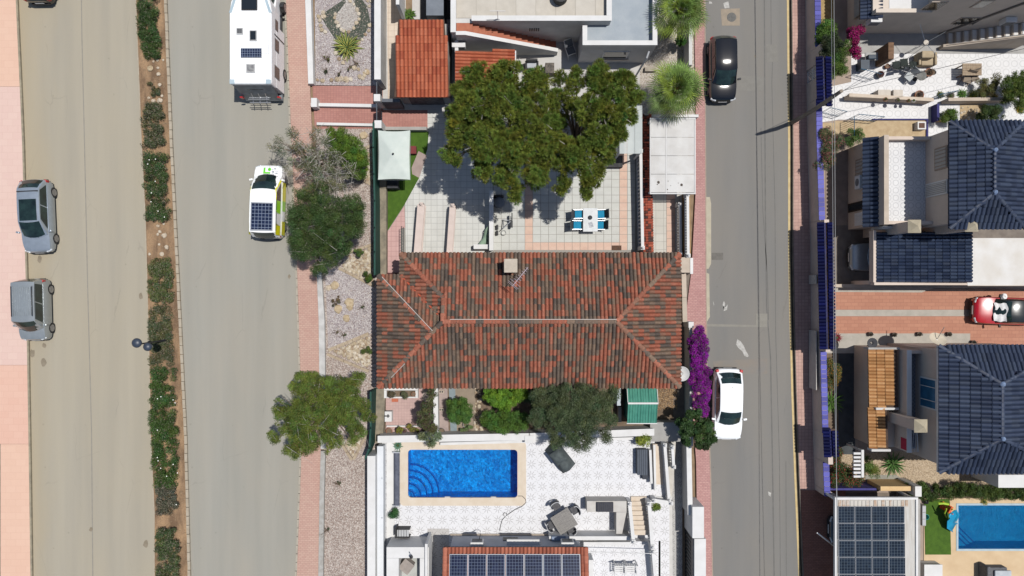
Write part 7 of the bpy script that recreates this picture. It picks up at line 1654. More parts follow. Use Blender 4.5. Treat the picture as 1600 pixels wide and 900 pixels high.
# telegraph pole and wires
pl = thing('telegraph_pole', 'tall wooden telegraph pole at the kerb throwing a thin shadow on the street', 'pole', P(1237,192,0)); tp_ = P(1315,142,6.6); b0 = P(1237,192,0)
m = MB(); m.tube([b0, (b0.x,b0.y,3.2), (tp_.x,tp_.y,6.6)], [.14,.12,.09], 10); m.build('pole', mat('grey_wood', (.16,.13,.1,1), (.26,.22,.18,1), 6, stretch=(1,1,.2)), pl, smooth=True)
for k in range(3): m = MB(); m.tube([(tp_.x-.22,tp_.y-.05,6.3-.22*k),(tp_.x+.22,tp_.y+.05,6.3-.22*k)], .025, 5); m.build('bracket', IRON, pl)
WIRE = mat('wire_black', (.02,.02,.022,1))
for i, (pts, r, lb) in enumerate((([(1315,142,6.5),(1600,76,6.0),(1700,52,5.9)], .012, 'thin wire from the pole over the white terrace to the right'),([(1314,143,6.3),(1400,105,5.0),(1460,60,4.0)], .011, 'thin wire from the pole to the shaded house wall'),([(1301,-300,6.3),(1304,145,6.2),(1306,540,6.1),(1308,960,6.1)], .013, 'long cable running over the gardens behind the street wall'),([(1297,-300,6.1),(1300,150,6.0),(1303,560,5.9),(1312,960,5.9)], .011, 'second cable parallel to the long one behind the street wall'))):
    m = MB(); m.tube([P(*q) for q in pts], r, 4); tag(m.build('wire', WIRE if i < 2 else mat('wire_grey', (.3,.3,.3,1))), lb, 'wire')
# ------------------------------------------------------------ top yard: white terrace
QT = quatre('lattice_tiles', sc(246,245,244), sc(222,221,220), .5)
m = MB(); m.ps([(1277,140),(1330,128),(1330,60),(1620,50),(1620,190),(1490,205),(1448,214),(1448,187),(1310,187),(1277,192)], .012); struct('terrace_floor', m, QT)
m = MB(); m.ps([(1330,50),(1330,84),(1620,84),(1620,50)], .018); struct('terrace_floor', m, mat('court_paving', sc(196,194,190), sc(182,180,176), 2, fine=.25))
m = MB(); m.ps([(1276,-60),(1276,60),(1303,60),(1303,-60)], .02); struct('dry_lawn', m, mat('dry_grass', sc(206,178,126), sc(176,150,96), 4, fine=.5))
SANDM = mat('sand', sc(222,198,160), sc(202,176,138), 3, fine=.35)
m = MB(); m.ps([(1303,189),(1446,189),(1446,214),(1303,214)], .02); struct('sand_bed', m, SANDM)
m = MB(); m.ps([(1500,163),(1540,163),(1540,190),(1500,190)], .03); struct('sand_bed', m, SANDM)
m = MB(); m.ps([(1283,192),(1303,192),(1303,260),(1283,260)], .02); struct('garden_soil', m, SANDM)
wall('garden_wall', 'low beige garden wall across the white terrace with pots on top', [(1318,152),(1446,158),(1446,163),(1318,157)], 0, .75, CREAM, cop=.04, copm=mat('beige_coping', sc(226,210,190), sc(212,196,176), 2))
wall('garden_wall', 'beige wall below the row of succulents at the right of the white terrace', [(1470,158),(1570,157),(1570,162),(1470,163)], 0, .75, CREAM)
wall('edging', 'thin violet blue edging around the sand bed', [(1362,186),(1449,186),(1449,188),(1362,188)], 0, .1, mat('violet_edge', sc(72,70,130), sc(60,58,110), 3), 'edging')
wall('edging', 'thin violet blue edging at the right end of the sand bed', [(1446.2,188.3),(1449,188.3),(1449,214),(1446.2,214)], 0, .1, MATS['violet_edge'], 'edging')
BLUEP = mat('teal_metal', sc(60,110,140), sc(50,96,126), 3, rough=.4)
def open_gate(label, pts, z=1.2):
    t = thing('metal_gate', label, 'gate', P(*pts[0])); a, b = P(*pts[0]), P(*pts[1])
    m = MB(); m.tube([(a.x,a.y,.05),(a.x,a.y,z),(b.x,b.y,z),(b.x,b.y,.05)], .02, 5); m.build('frame', BLUEP, t)
    for k in range(7): p = a.lerp(b, (k+.5)/7); m = MB(); m.tube([(p.x,p.y,.08),(p.x,p.y,z)], .01, 4); m.build('bar', BLUEP, t)
    m = MB(); m.tube([(a.x,a.y,.1),(b.x,b.y,.1)], .015, 4); m.build('rail', BLUEP, t)
open_gate('teal metal gate standing open beside the boxes of the white terrace', ((1330,117),(1362,125))); open_gate('teal metal gate at the left end of the violet edged path', ((1283,176),(1309,182))); open_gate('teal metal gate standing open above the sand bed', ((1326,186),(1366,190))); open_gate('blue metal gate in the gap of the beige garden wall', ((1449,156),(1478,150)))
t = thing('metal_fence', 'teal metal fence between the sand bed and the oleander', 'fence', P(1322,200,0))
for k in range(9): m = MB(); p = P(1321,190+3.3*k,0); m.tube([(p.x,p.y,0),(p.x,p.y,1.1)], .012, 4); m.build('bar', BLUEP, t)
for u in (1321,): m = MB(); a, b = P(u,189), P(u,218); m.tube([(a.x,a.y,1.1),(b.x,b.y,1.1)], .02, 5); m.build('rail', BLUEP, t)
# furniture and pots of the terrace
def box_thing(name, label, cat, u0, v0, u1, v1, z0, z1, mm, bevel=.02, top=None):
    t = thing(name, label, cat, P((u0+u1)/2,(v0+v1)/2,z0)); m = MB(); m.pb(u0,v0,u1,v1,z0,z1); m.build('body', mm, t, bevel=bevel)
    if top: m = MB(); m.pb(u0-.7,v0-.7,u1+.7,v1+.7,z1+.001,z1+.04); m.build('lid', top, t)
    return t
NB = mat('navy_plastic', sc(52,70,86), sc(40,56,72), 4, rough=.5); GRY = mat('grey_plastic', sc(190,190,188), sc(170,170,168), 4); WOODB = mat('worn_wood', sc(196,176,150), sc(170,148,124), 3, stretch=(6,1,1), fine=.35); BROWN = mat('brown_wood', sc(150,118,92), sc(120,92,70), 3, stretch=(1,6,1), fine=.3)
box_thing('storage_box', 'navy plastic storage box with a lid on the white terrace', 'storage box', 1346,94,1358,107,.02,.7,NB,.03,NB)
t = thing('barbecue', 'small dark barbecue on a grey trolley near the magenta bougainvillea', 'barbecue', P(1356,89,0)); m = MB(); m.pb(1352,82,1372,94,.55,.62); m.build('shelf', GRY, t); m = MB(); m.pb(1357,85,1370,92,.63,.85); m.build('bowl', NB, t, bevel=.04)
for u in (1353,1371): m = MB(); p = P(u,92,.5); m.tube([(p.x,p.y,0),(p.x,p.y,.55)], .02, 5); m.build('leg', CHROME, t)
box_thing('tall_cupboard', 'tall narrow brown cupboard standing at the shaded house wall', 'cupboard', 1388,66,1397,92,.02,1.5,BROWN,.02)
t = thing('garden_screen', 'grey slatted screen leaning left of the tall brown cupboard', 'panel', P(1380,90,0))
for k in range(7): m = MB(); m.pb(1377,82+2.4*k,1385,83.6+2.4*k,.3,.34); m.build('slat', GRY, t)
m = MB(); m.pb(1375.5,81,1376.8,99,.02,.35); m.build('frame', GRY, t)
pot(1387,103,.13,.25,CL[0],'small red pot in front of the tall brown cupboard'); pot(1376,116,.2,.3,CL[1],'dark red oval pot beside the teal gate',(260,.2,(.1,.03,.03),.06))
DG_ = mat('dark_green_chair', sc(54,62,58), sc(40,48,46), 4)
def small_chair(u, v, rz, lb, mm=DG_, fr=CHROME):
    p = P(u,v,.4); t = thing('folding_chair', lb, 'chair', (p.x,p.y,.015), 'folding chairs on the white terrace', rz)
    m = MB(); m.box(-.22,-.2,.42,.22,.22,.45); m.build('seat', mm, t, local=True)
    m = MB(); m.add([(-.22,-.24,.46),(.22,-.24,.46),(.22,-.4,.92),(-.22,-.4,.92)], [(0,1,2,3)]); o = m.build('backrest', mm, t, local=True); o.modifiers.new('thickness','SOLIDIFY').thickness = .025
    for x in (-.24,.24): m = MB(); m.tube([(x,.3,.01),(x,-.2,.45),(x,-.41,.93)], .016, 5); m.build('frame', fr, t, local=True); m = MB(); m.tube([(x,-.3,.01),(x,.2,.45)], .016, 5); m.build('leg', fr, t, local=True)
small_chair(1400,102,.2,'dark green folding chair nearest the brown cupboard'); small_chair(1412,98,.1,'dark green folding chair in the middle of the cluttered group'); small_chair(1426,102,-.3,'dark green folding chair next to the beige recliner'); small_chair(1420,120,2.4,'pale framed folding chair left of the round grey table', mat('pale_sling', sc(196,200,200)))
t = thing('recliner', 'beige upholstered recliner armchair on the white terrace', 'armchair', P(1450,92,0)); BEI = mat('beige_upholstery', sc(206,188,158), sc(186,168,138), 3, fine=.25)
for nm, q, z in (('backrest',(1441,79,1460,90),.95),('seat',(1440,90.5,1461,102),.5),('armrest',(1436,81,1440,101),.65),('armrest',(1461,81,1465,101),.65)): m = MB(); m.pb(*q,.05,z); m.build(nm, BEI, t, bevel=.06)
t = thing('round_table', 'round grey table top beside the recliner', 'table', P(1440,118,0)); c = P(1440,118,.7); m = MB(); m.lathe(c.x,c.y,[(.29,.66),(.3,.7),(.28,.71)],18); m.build('tabletop', mat('grey_top', sc(140,140,136), sc(116,116,112), 5), t); m = MB(); m.lathe(c.x,c.y,[(.2,0),(.03,.05),(.03,.66)],10); m.build('pedestal', IRON, t)
pot(1452,113,.24,.3,CL[0],'brown pot with a dry plant beside the round grey table',(300,.26,(.12,.09,.06),.07)); pot(1459,113,.15,.3,CL[1],'small dark pot right of the brown one beside the round grey table')
t = thing('garden_table', 'rectangular worn wooden table on the right of the white terrace', 'table', P(1519,109,0))
for k in range(5): m = MB(); m.pb(1504,99+3.8*k,1534,102.5+3.8*k,.70,.74); m.build('table_plank', WOODB, t)
for u in (1506,1532):
    for v in (101,116): m = MB(); p = P(u,v,.7); m.box(p.x-.03,p.y-.03,.0,p.x+.03,p.y+.03,.698); m.build('leg', BROWN, t)
small_chair(1511,124,2.9,'tan folding chair tucked below the wooden table', mat('tan_sling', sc(150,136,120)), BROWN); small_chair(1522,121,-2.8,'second tan folding chair right of the first below the wooden table', MATS['tan_sling'], BROWN)
GB = mat('beige_box', sc(228,218,204), sc(214,204,190), 3)
box_thing('planter_box', 'wide beige box behind the garden wall with pots', 'planter box', 1372,140,1392,152,.02,.6,GB); box_thing('planter_box', 'narrow beige box right of the wide one behind the garden wall', 'planter box', 1396,140,1411,152,.02,.75,GB)
for u, v, r, lb, mm in ((1384,155,.12,'orange brown pot on the garden wall, first from the left',CL[0]),(1403,156,.12,'dark pot in the middle of the garden wall',CL[1]),(1420,157,.1,'small ochre pot on the garden wall',CL[0]),(1428,157,.1,'small white pot on the garden wall',WHITE2)): pot(u,v,r,.16,mm,lb,(90,.1,(.08,.1,.03),.05),.79)
pot(1437,148,.26,.32,CL[0],'large red brown pot behind the right end of the garden wall',(300,.2,(.09,.06,.05),.06)); box_thing('vent_box', 'long narrow grey box on the left end of the garden wall', 'box', 1327,146,1340,149,.3,.55,GRY)
t = thing('planter_cube', 'white framed square planter on the sand bed', 'planter', P(1440,196,0)); m = MB(); m.pb(1434,190,1447,202,.02,.4); m.build('box', WHITE2, t); m = MB(); m.pb(1436,192,1445,200,.401,.41); m.build('soil', mat('brown_soil', sc(120,90,76), sc(100,74,62), 5), t)
# rotary clothes line
rl = thing('rotary_clothes_line', 'rotary clothes line with thin arms near the shaded house wall', 'clothes line', P(1446,68,0)); c = P(1446,67,1.6); m = MB(); m.tube([(c.x,c.y,0),(c.x,c.y,1.65)], .025, 6); m.build('pole', CHROME, rl); m = MB(); m.lathe(c.x,c.y,[(.14,1.6),(.15,1.68),(.05,1.7)],12); m.build('hub', GB, rl)
for k in range(4): a_ = .5+k*math.pi/2; m = MB(); m.tube([(c.x,c.y,1.6),(c.x+1.1*math.cos(a_),c.y+1.1*math.sin(a_),1.95)], .012, 4); m.build('arm', CHROME, rl)
# plants round the terrace
EASTPL = (('hedge_bush','bright green bush behind the uppermost street wall',[(1290,44,14,1.8),(1284,58,10,1.7),(1298,36,8,1.7),(1300,52,10,1.8)],9000,(.05,.1,.015),.09),
 ('hedge_bush','tall green bush behind the upper navy canopy',[(1314,84,14,2.2),(1306,100,14,2.2),(1318,108,10,2.0),(1300,114,9,2.0),(1318,70,10,2.2),(1304,84,10,2.2)],15000,(.05,.085,.014),.09),
 ('hedge_bush','shaded dark bush between the two green bushes behind the street wall',[(1298,66,14,2.4),(1306,74,14,2.4),(1292,78,12,2.2)],9000,(.02,.03,.012),.08),
 ('hedge_bush','large green bush at the right edge of the white terrace',[(1580,130,16,1.6),(1596,122,14,1.7),(1594,146,18,1.8),(1574,148,12,1.5),(1612,136,20,1.8),(1596,166,10,1.4)],22000,(.055,.085,.014),.09),
 ('hedge_bush','dark green bush above the ridge of the upper blue roof',[(1545,178,14,1.2),(1560,180,12,1.2),(1552,170,10,1.2)],9000,(.03,.05,.012),.085),
 ('hedge_bush','small green bush beside the violet wall above the upper blue roof',[(1484,176,11,.9),(1493,180,9,.9),(1478,183,7,.8)],5000,(.06,.1,.014),.08),
 ('oleander','pink flowered oleander behind the street wall below the pole',[(1292,210,12,1.6),(1300,228,14,1.7),(1296,245,14,1.7),(1286,256,10,1.6),(1310,218,8,1.5),(1288,232,9,1.6)],11000,(.06,.075,.03),.09),
 ('hedge_bush','green bush inside the teal fence beside the sand bed',[(1336,208,9,1.0),(1344,214,7,1.0),(1332,218,7,1.0)],3500,(.05,.09,.018),.08),
 ('lantana','orange flowered shrub behind the violet coping',[(1296,568,9,1.3),(1304,580,10,1.4),(1300,594,10,1.3),(1296,606,9,1.2),(1308,592,8,1.3)],8000,(.06,.075,.022),.08),
 ('hedge_bush','red flowered green bush at the lower end of the street wall',[(1304,724,12,1.4),(1316,738,13,1.4),(1306,748,12,1.3),(1330,748,12,1.3),(1340,752,9,1.2),(1312,712,9,1.3),(1330,736,10,1.3)],14000,(.035,.06,.016),.085),
 ('hedge_bush','light green bush right of the white slatted pergola',[(1360,728,9,.9),(1366,738,9,.9),(1356,718,7,.9)],3500,(.09,.13,.025),.08))
for nm, lb, lo, n, col, ls in EASTPL:
    bush(nm, lb, lo, n, col, ls, .2, alt={'oleander':(.3,.08,.1),'lantana':(.4,.16,.02)}.get(nm, (.3,.02,.03) if 'red flow' in lb else None), altp=.16 if nm in ('lantana','oleander') or 'red flow' in lb else 0)
boug('magenta bougainvillea climbing the shaded wall above the white terrace', [(1335,44,6,2.0),(1335,54,6,2.0),(1337,62,6,1.9),(1339,72,6,1.8),(1341,80,5,1.7),(1345,46,4,2.0)], 7000, (.24,.006,.085), altp=.08)
for u, v, z, r, ci, ce, lb, nm in ((1473,146,.3,.3,(.09,.12,.03),(.16,.14,.04),'low olive succulent, first in the row on the beige wall','succulent'),(1489,148,.3,.32,(.1,.09,.06),(.13,.11,.08),'grey brown succulent, second in the row on the beige wall','succulent'),(1507,145,.3,.42,(.05,.12,.02),(.1,.2,.03),'bright green spiky plant in the row on the beige wall','agave'),(1524,147,.3,.42,(.2,.22,.04),(.32,.32,.07),'yellow spiky plant in the row on the beige wall','agave'),(1557,151,.3,.36,(.34,.27,.07),(.42,.34,.1),'straw yellow tuft at the right end of the beige wall','grass tuft'),(1596,170,.2,.3,(.5,.36,.03),(.5,.36,.04),'bright yellow plant at the right edge above the blue roof','plant'),
     (1305,630,.6,.95,(.06,.13,.025),(.1,.18,.04),'green yucca behind the low street wall with violet coping','yucca'),(1401,727,.5,.95,(.05,.11,.03),(.1,.2,.05),'spiky green palm like plant on the beige gravel','yucca'),(1310,528,.3,.42,(.2,.02,.03),(.26,.04,.05),'dark red cordyline at the head of the red driveway','cordyline'),(1540,785,.2,.3,(.22,.2,.05),(.3,.27,.07),'yellow tuft at the edge of the hedge by the small blue pool','grass tuft')):
    rosette(nm.replace(' ','_'), lb, nm, u, v, z, r, 30, ci, ce, int(u), .03 if r < .5 else .045)
bush('shrub', 'mixed olive shrub between the spiky plants and the big bush', [(1540,142,11,.9),(1552,136,9,1.0),(1538,130,8,.9),(1560,124,8,1.0)], 5000, (.1,.1,.03), .08)
rocks_ = MB()
for k in range(40): p = P(random.uniform(1502,1538), random.uniform(166,188), .03); rocks_.cur = random.choice(RUBC); rocks_.rock((p.x,p.y,.04), random.uniform(.03,.1), .6, 6)
rocks_.build('sand_stones', STONE, kind='stuff')
tag(MB().pb(1464,162,1468,188,0,.6).build('garden_wall', MATS['violet_edge']), 'short violet painted wall beside the small green bush', 'wall'); tag(MB().pb(1464,186,1484,189,0,.35).build('garden_wall', mat('tan_board', sc(206,170,130), sc(190,156,118), 3)), 'tan edging below the small green bush', 'edging')
# ------------------------------------------------------------ house at the top edge
th0 = thing('shaded_house', 'grey beige house at the top edge whose lower wall lies in shade', 'house', P(1450,20,0)); BG = mat('grey_beige_render', sc(242,228,212), sc(232,218,202), 1.5, fine=.25)
y0 = P(0,53,0).y
m = MB(); m.box(P(1324,0).x,y0,0,P(1404,0).x,y0+6,3.0); m.build('wall', BG, th0)
m = MB(); m.box(P(1404,0).x+.003,y0+.004,0,P(1680,0).x,y0+6,6.2); w0 = m.build('wall', mat('grey_beige_render_2', sc(244,230,214), sc(234,220,204), 1.5, fine=.2), th0)
m = MB(); m.box(P(1324,0).x-.01,y0-.02,3.003,P(1404,0).x,y0+.2,3.35); m.build('parapet', BG, th0); m = MB(); m.box(P(1324,0).x+.9,y0+.25,3.002,P(1404,0).x,y0+6,3.02); m.build('terrace_floor', WHITE2, th0)
rf = bpy.data.objects.new('roof', None); C.objects.link(rf); rf.parent = th0; T = TileRoof(rf, .2, .38, .08, NAVY, pick([0,1,2,3,4], 2), GLZ, 60); xe = P(1344,0,2.6).x
T.face([(xe,y0-.1,2.6),(xe+1.0,y0-.1,2.9),(xe+1.0,y0+5,2.9),(xe,y0+5,2.6)]); T.finish()
def wall_window(parent, u0, u1, z0, z1, y, facing=-1, fm=None, pane=DARKGLASS, zr=1.5, bars=0):
    a, b = P(u0,0,zr).x, P(u1,0,zr).x; m = MB(); m.box(a,y+facing*.04,z0,b,y+facing*.004,z1); f = m.build('window', fm or CREAM, parent); m = MB(); m.box(a+.07,y+facing*.05,z0+.07,b-.07,y+facing*.042,z1-.07); m.build('pane', pane, f)
    if bars:
        m = MB()
        for k in range(bars): x = lerp(a+.1,b-.1,k/(bars-1)); m.tube([(x,y+facing*.08,z0),(x,y+facing*.08,z1)], .01, 4)
        m.build('window_bars', IRON, f, kind='stuff')
    return f
wall_window(th0, 1446, 1472, 3.7, 4.8, y0+.004, bars=6, zr=4.2); wall_window(th0, 1492, 1528, 1.6, 2.6, y0+.004, bars=8, zr=2.0); wall_window(th0, 1524, 1546, 4.0, 5.0, y0+.004, zr=4.5)
for u, v, lb in ((1370,30,'white air conditioner on the shaded wall above the bougainvillea'),(1581,25,'white air conditioner near the right edge on the shaded wall')):
    t = thing('air_conditioner', lb, 'air conditioner', P(u,v,2.2)); a, b = P(u-9,v,2.7), P(u+9,v,2.7); m = MB(); m.box(a.x,y0-.30,2.1,b.x,y0-.01,2.7); m.build('casing', WHITE2, t, bevel=.02); m = MB(); m.box(a.x+.06,y0-.312,2.16,b.x-.06,y0-.302,2.64); m.build('grille', MATS['grille_grey'], t)
m = MB(); a = P(1470,0,.2).x; m.tube([(a,y0-.04,.1),(a+2.2,y0-.04,5.9)], .07, 6); m.build('rainwater_pipe', mat('brown_grey_pipe', sc(140,130,120)), th0)
xl = P(1322,0).x; m = MB(); m.box(xl-.03,y0+.5,1.0,xl-.002,y0+1.9,2.2); f = m.build('louvred_window', mat('louvre_frame', sc(190,184,172)), th0)
for k in range(6): m = MB(); m.box(xl-.045,y0+.56,1.08+.18*k,xl-.031,y0+1.84,1.2+.18*k); m.build('louvre', GRY, f)
st9 = thing('outside_stairs', 'outside stairs with white treads along the shaded house wall', 'stairs', P(1530,60,0))
for k in range(10): 
    xa, xb = P(1478,0).x + .36*k, P(1478,0).x + .36*(k+1); z = .18*(k+1); m = MB(); m.box(xa,y0-.75,max(0,z-.3),xb,y0-.01,z); m.build('step', BG, st9); m = MB(); m.box(xa+.04,y0-.76,z+.001,xb-.1,y0-.02,z+.03); m.build('tread', WHITE2, st9)
m = MB(); xa, xb = P(1466,0).x, P(1586,0).x; m.prism([(xa,y0-.97),(xb,y0-.9),(xb,y0-.765),(xa,y0-.8)], 0, [.5,2.4,2.4,.5]); m.build('stair_wall', CREAM, st9)
m = MB(); m.tube([(xa+.2,y0-.86,.75),(xb,y0-.83,2.75)], .02, 5); m.build('handrail', CHROME, st9)
# ============================================================ BLUE ROOFED HOUSES
BEIGE = mat('house_beige', sc(240,222,206), sc(230,212,196), 1.4, fine=.22, bump=.1, bscale=50)
def hip_roof(parent, x0, x1, y0, y1, ze, zr, rx, ry0, ry1, seed, tw=.235, tl=.40, x1b=None):
    rf = bpy.data.objects.new('roof', None); C.objects.link(rf); rf.parent = parent
    T = TileRoof(rf, tw, tl, .09, NAVY, pick([0,0,1,2,3,4], seed), GLZ, 300, ridge_r=.12, ridge_l=.44, under=mat('navy_underlay', (.012,.016,.04,1)))
    a, b, c, d = (x0,y1,ze), (x1,y1,ze), (x1,y0,ze), (x0,y0,ze); r0, r1 = (rx,ry1,zr), (rx,ry0,zr)
    T.face([a,d,r1,r0]); T.face([b,c,r1,r0]); T.face([a,b,r0]); T.face([d,c,r1])
    for p, q in ((a,r0),(b,r0),(c,r1),(d,r1),(r0,r1)): T.ridge(p, q, .05)
    for r in (r0, r1): m = MB(); m.rock((r[0],r[1],r[2]+.1), .14, .8, 8); m.build('ridge_cap', mat('cap_pale', sc(140,160,190), sc(110,130,165), 5), rf, smooth=True)
    T.finish(); return rf
def chimney_post(parent, u, v, z, w=.32, h0=2.0):
    p = P(u,v,z); m = MB(); m.box(p.x-w,p.y-w,h0,p.x+w,p.y+w,z-.25); q = m.build('chimney', BEIGE, parent); m = MB(); m.add([(p.x-w-.08,p.y-w-.08,z-.245),(p.x+w+.08,p.y-w-.08,z-.245),(p.x+w+.08,p.y+w+.08,z-.245),(p.x-w-.08,p.y+w+.08,z-.245),(p.x,p.y,z+.08)], [(3,2,1,0),(0,1,4),(1,2,4),(2,3,4),(3,0,4)]); m.build('chimney_cap', mat('cap_cream', sc(204,192,166), sc(190,178,152), 3), q)
# ---- upper one
h1_ = thing('blue_roofed_house', 'beige house with a navy hipped roof and white lattice tiled roof terrace', 'house', P(1450,270,0)); ZE1, ZR1 = 5.6, 6.35
x0, x1 = P(1483,0,ZE1).x, P(1601,0,ZE1).x; yn, ysn = P(0,190,ZE1).y, P(0,357,ZE1).y
hip_roof(h1_, x0, x1, ysn, yn, ZE1, ZR1, P(1553,0,ZR1).x, P(0,301,ZR1).y, P(0,235,ZR1).y, 1)
m = MB(); m.box(x0+.3,ysn+.3,0,x1-.3,yn-.3,ZE1-.05); w1 = m.build('wall', BEIGE, h1_)
gx = P(1325,0).x; gy0, gy1 = P(0,352,3.0).y, P(0,216,3.0).y
xt = P(1388,0,3.79).x; m = MB(); m.box(gx,gy0,0,xt-.2,gy1,2.45); m.box(xt-.199,gy0,0,x0+.298,gy1,2.98); w2 = m.build('wall', mat('house_beige_low', sc(236,218,200), sc(226,208,190), 1.4, fine=.25), h1_)
m = MB(); m.box(xt,gy0+.2,2.981,x0+.296,gy1-.18,3.0); m.build('terrace_floor', quatre('lattice_tiles_roof', sc(240,240,240), sc(206,206,208), .42), h1_)
m = MB(); m.box(xt-.2,gy0,2.982,xt,gy1,3.75); m.box(xt+.002,gy1-.18,2.982,x0+.29,gy1,3.5); m.box(xt+.002,gy0,2.982,x0+.29,gy0+.18,3.7); m.build('parapet', BEIGE, h1_)
m = MB(); m.box(xt-.23,gy0-.02,3.752,xt+.03,gy1+.02,3.79); m.build('coping', CREAM, h1_)
xe = P(1349,0,2.6).x; rf = bpy.data.objects.new('roof', None); C.objects.link(rf); rf.parent = h1_
T = TileRoof(rf, .24, .40, .09, NAVY, pick([0,1,2,3,4], 6), GLZ, 120); T.face([(xe,gy0-.05,2.6),(xt-.2,gy0-.05,3.05),(xt-.2,gy1+.05,3.05),(xe,gy1+.05,2.6)]); T.finish()
def w_window(parent, x, v0, v1, z0, z1, fm, pane, zr, bars=0, slat=False):
    ya, yb = P(0,v1,zr).y, P(0,v0,zr).y; m = MB(); m.box(x-.05,ya,z0,x-.004,yb,z1); f = m.build('window', fm, parent); m = MB(); m.box(x-.065,ya+.08,z0+.08,x-.052,yb-.08,z1-.08); m.build('pane', pane, f)
    for k in range(bars): y = lerp(ya+.1,yb-.1,(k+.5)/bars); m = MB(); m.box(x-.095,y-.015,z0+.05,x-.07,y+.015,z1-.05); m.build('window_bar', fm, f)
    return f
SHUT = mat('shutter_pale', sc(206,200,192), sc(186,180,172), 9, stretch=(1,1,12))
w_window(h1_, x0+.3, 230, 265, 3.9, 5.0, mat('frame_tan', sc(176,156,140)), SHUT, 4.4, 5); w_window(h1_, x0+.3, 284, 306, 3.05, 5.0, WHITE2, SHUT, 4.0, 6); w_window(h1_, gx, 248, 276, 1.0, 2.1, MATS['frame_tan'], SHUT, 1.5, 4); w_window(h1_, gx, 316, 330, .1, 2.1, mat('door_brown', sc(70,56,46)), DARKGLASS, 1.0); w_window(h1_, gx, 332, 352, .9, 2.1, WHITE2, WHITE2, 1.5, 3)
t = thing('air_conditioner', 'white air conditioner on the lower wall of the upper blue roofed house', 'air conditioner', (gx, P(0,285,1.8).y, 1.5)); a = P(0,285,1.8); m = MB(); m.box(gx-.34,a.y-.38,1.5,gx-.01,a.y+.38,2.1); m.build('casing', WHITE2, t, bevel=.02)
m = MB(); m.add([(gx-.345,a.y+.22*math.cos(k*.4189),1.8+.22*math.sin(k*.4189)) for k in range(15)], [tuple(range(15))]); m.build('fan', MATS['grille_grey'], t)
chimney_post(h1_, 1433, 353, 5.2, .27, .0); chimney_post(h1_, 1523, 351, 5.9, .27, 2.0)
m = MB(); m.pb(1380,353,1440,357,2.0,3.3); m.build('wall_strip', WHITE, h1_)
# blue tiled carport in front
cg = thing('tiled_carport', 'low carport under a broad navy tiled roof below the upper house', 'carport', P(1440,400,0)); rf = bpy.data.objects.new('roof', None); C.objects.link(rf); rf.parent = cg
T = TileRoof(rf, .19, .40, .09, NAVY, pick([0,1,2,3,4,2], 9), attrmat('glossy_navy_clay', .3, .55, .3, 14), 300); ZG = 2.6
xa, xb, ya, yb = P(1368,0,ZG).x, P(1515,0,ZG+.3).x, P(0,441,ZG).y, P(0,363,ZG).y
T.face([(xa,ya,ZG),(xb,ya,ZG+.35),(xb,yb,ZG+.35),(xa,yb,ZG)]); T.finish()
m = MB(); m.box(xa-.12,ya-.16,ZG-.35,xb,ya-.01,ZG+.1); m.build('fascia', BEIGE, cg); m = MB(); m.box(xa-.18,ya-.005,ZG-.35,xa-.02,yb+.1,ZG+.12); m.build('fascia', BEIGE, cg)
for x in (xa-.05, (xa+xb)/2, xb-.3): m = MB(); m.box(x-.1,ya-.12,0,x+.1,ya+.1,ZG-.36); m.build('pillar', BEIGE, cg)
m = MB(); m.box(xb-.6,ya+.2,0,xb-.02,yb,ZG-.1); m.build('back_wall', BEIGE, cg)
ww = thing('white_flat_roof', 'white painted flat roof right of the navy tiled carport', 'flat roof', P(1560,405,0)); m = MB(); m.box(xb+.01,P(0,446,2.7).y,0,P(1680,0,2.7).x,P(0,372,2.7).y,2.7); m.build('wall', mat('white_flat', sc(246,244,240), sc(232,226,216), .8, fine=.15), ww); m = MB(); m.box(xb+.008,P(0,446,2.7).y-.03,2.45,P(1680,0,2.7).x,P(0,446,2.7).y-.002,2.74); m.build('edge', CREAM, ww)
# grounds of the middle plot
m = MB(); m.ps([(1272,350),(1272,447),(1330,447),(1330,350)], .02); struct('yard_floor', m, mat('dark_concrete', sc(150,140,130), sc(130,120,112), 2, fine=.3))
m = MB(); m.ps([(1290,210),(1290,352),(1326,352),(1326,210)], .022); struct('path', m, mat('passage_floor', sc(178,160,146), sc(160,142,128), 2, fine=.35))
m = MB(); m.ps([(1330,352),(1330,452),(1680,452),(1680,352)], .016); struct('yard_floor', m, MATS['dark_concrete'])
RP = pavers('red_drive_pavers', sc(212,156,130), sc(202,146,122), sc(184,134,114), .42, .21, .5, msize=.06, big=.4, stain=(.92,.86,.86,1))
m = MB(); m.pp([(1276,455),(1276,545),(1700,545),(1700,455)], 0, .024, 0); struct('driveway', m, RP)
GC = mat('pale_concrete_strip', sc(206,198,186), sc(190,184,172), 2, fine=.35)
for q in ([(1284,484),(1284,494),(1516,494),(1516,484)], [(1284,447),(1284,456),(1440,457),(1460,450),(1700,452),(1700,446)], [(1284,521),(1284,552),(1516,552),(1516,521)]): m = MB(); m.ps(q, .03); struct('path', m, GC)
wall('garden_wall', 'cream low wall at the head of the red driveway below the carport', [(1284,444),(1284,449),(1360,449),(1360,444)], 0, .4, CREAM)
for u, v, lb in ((1361,522,'left dark pot along the concrete edge of the driveway'),(1398,523,'second dark pot along the concrete edge of the driveway'),(1437,522,'third dark pot along the concrete edge of the driveway'),(1484,522,'right dark pot along the concrete edge of the driveway'),(1522,535,'dark pot at the wall top beside the lower blue roof')): pot(u,v,.13,.25,CL[1],lb,(120,.14,(.04,.04,.03),.06))
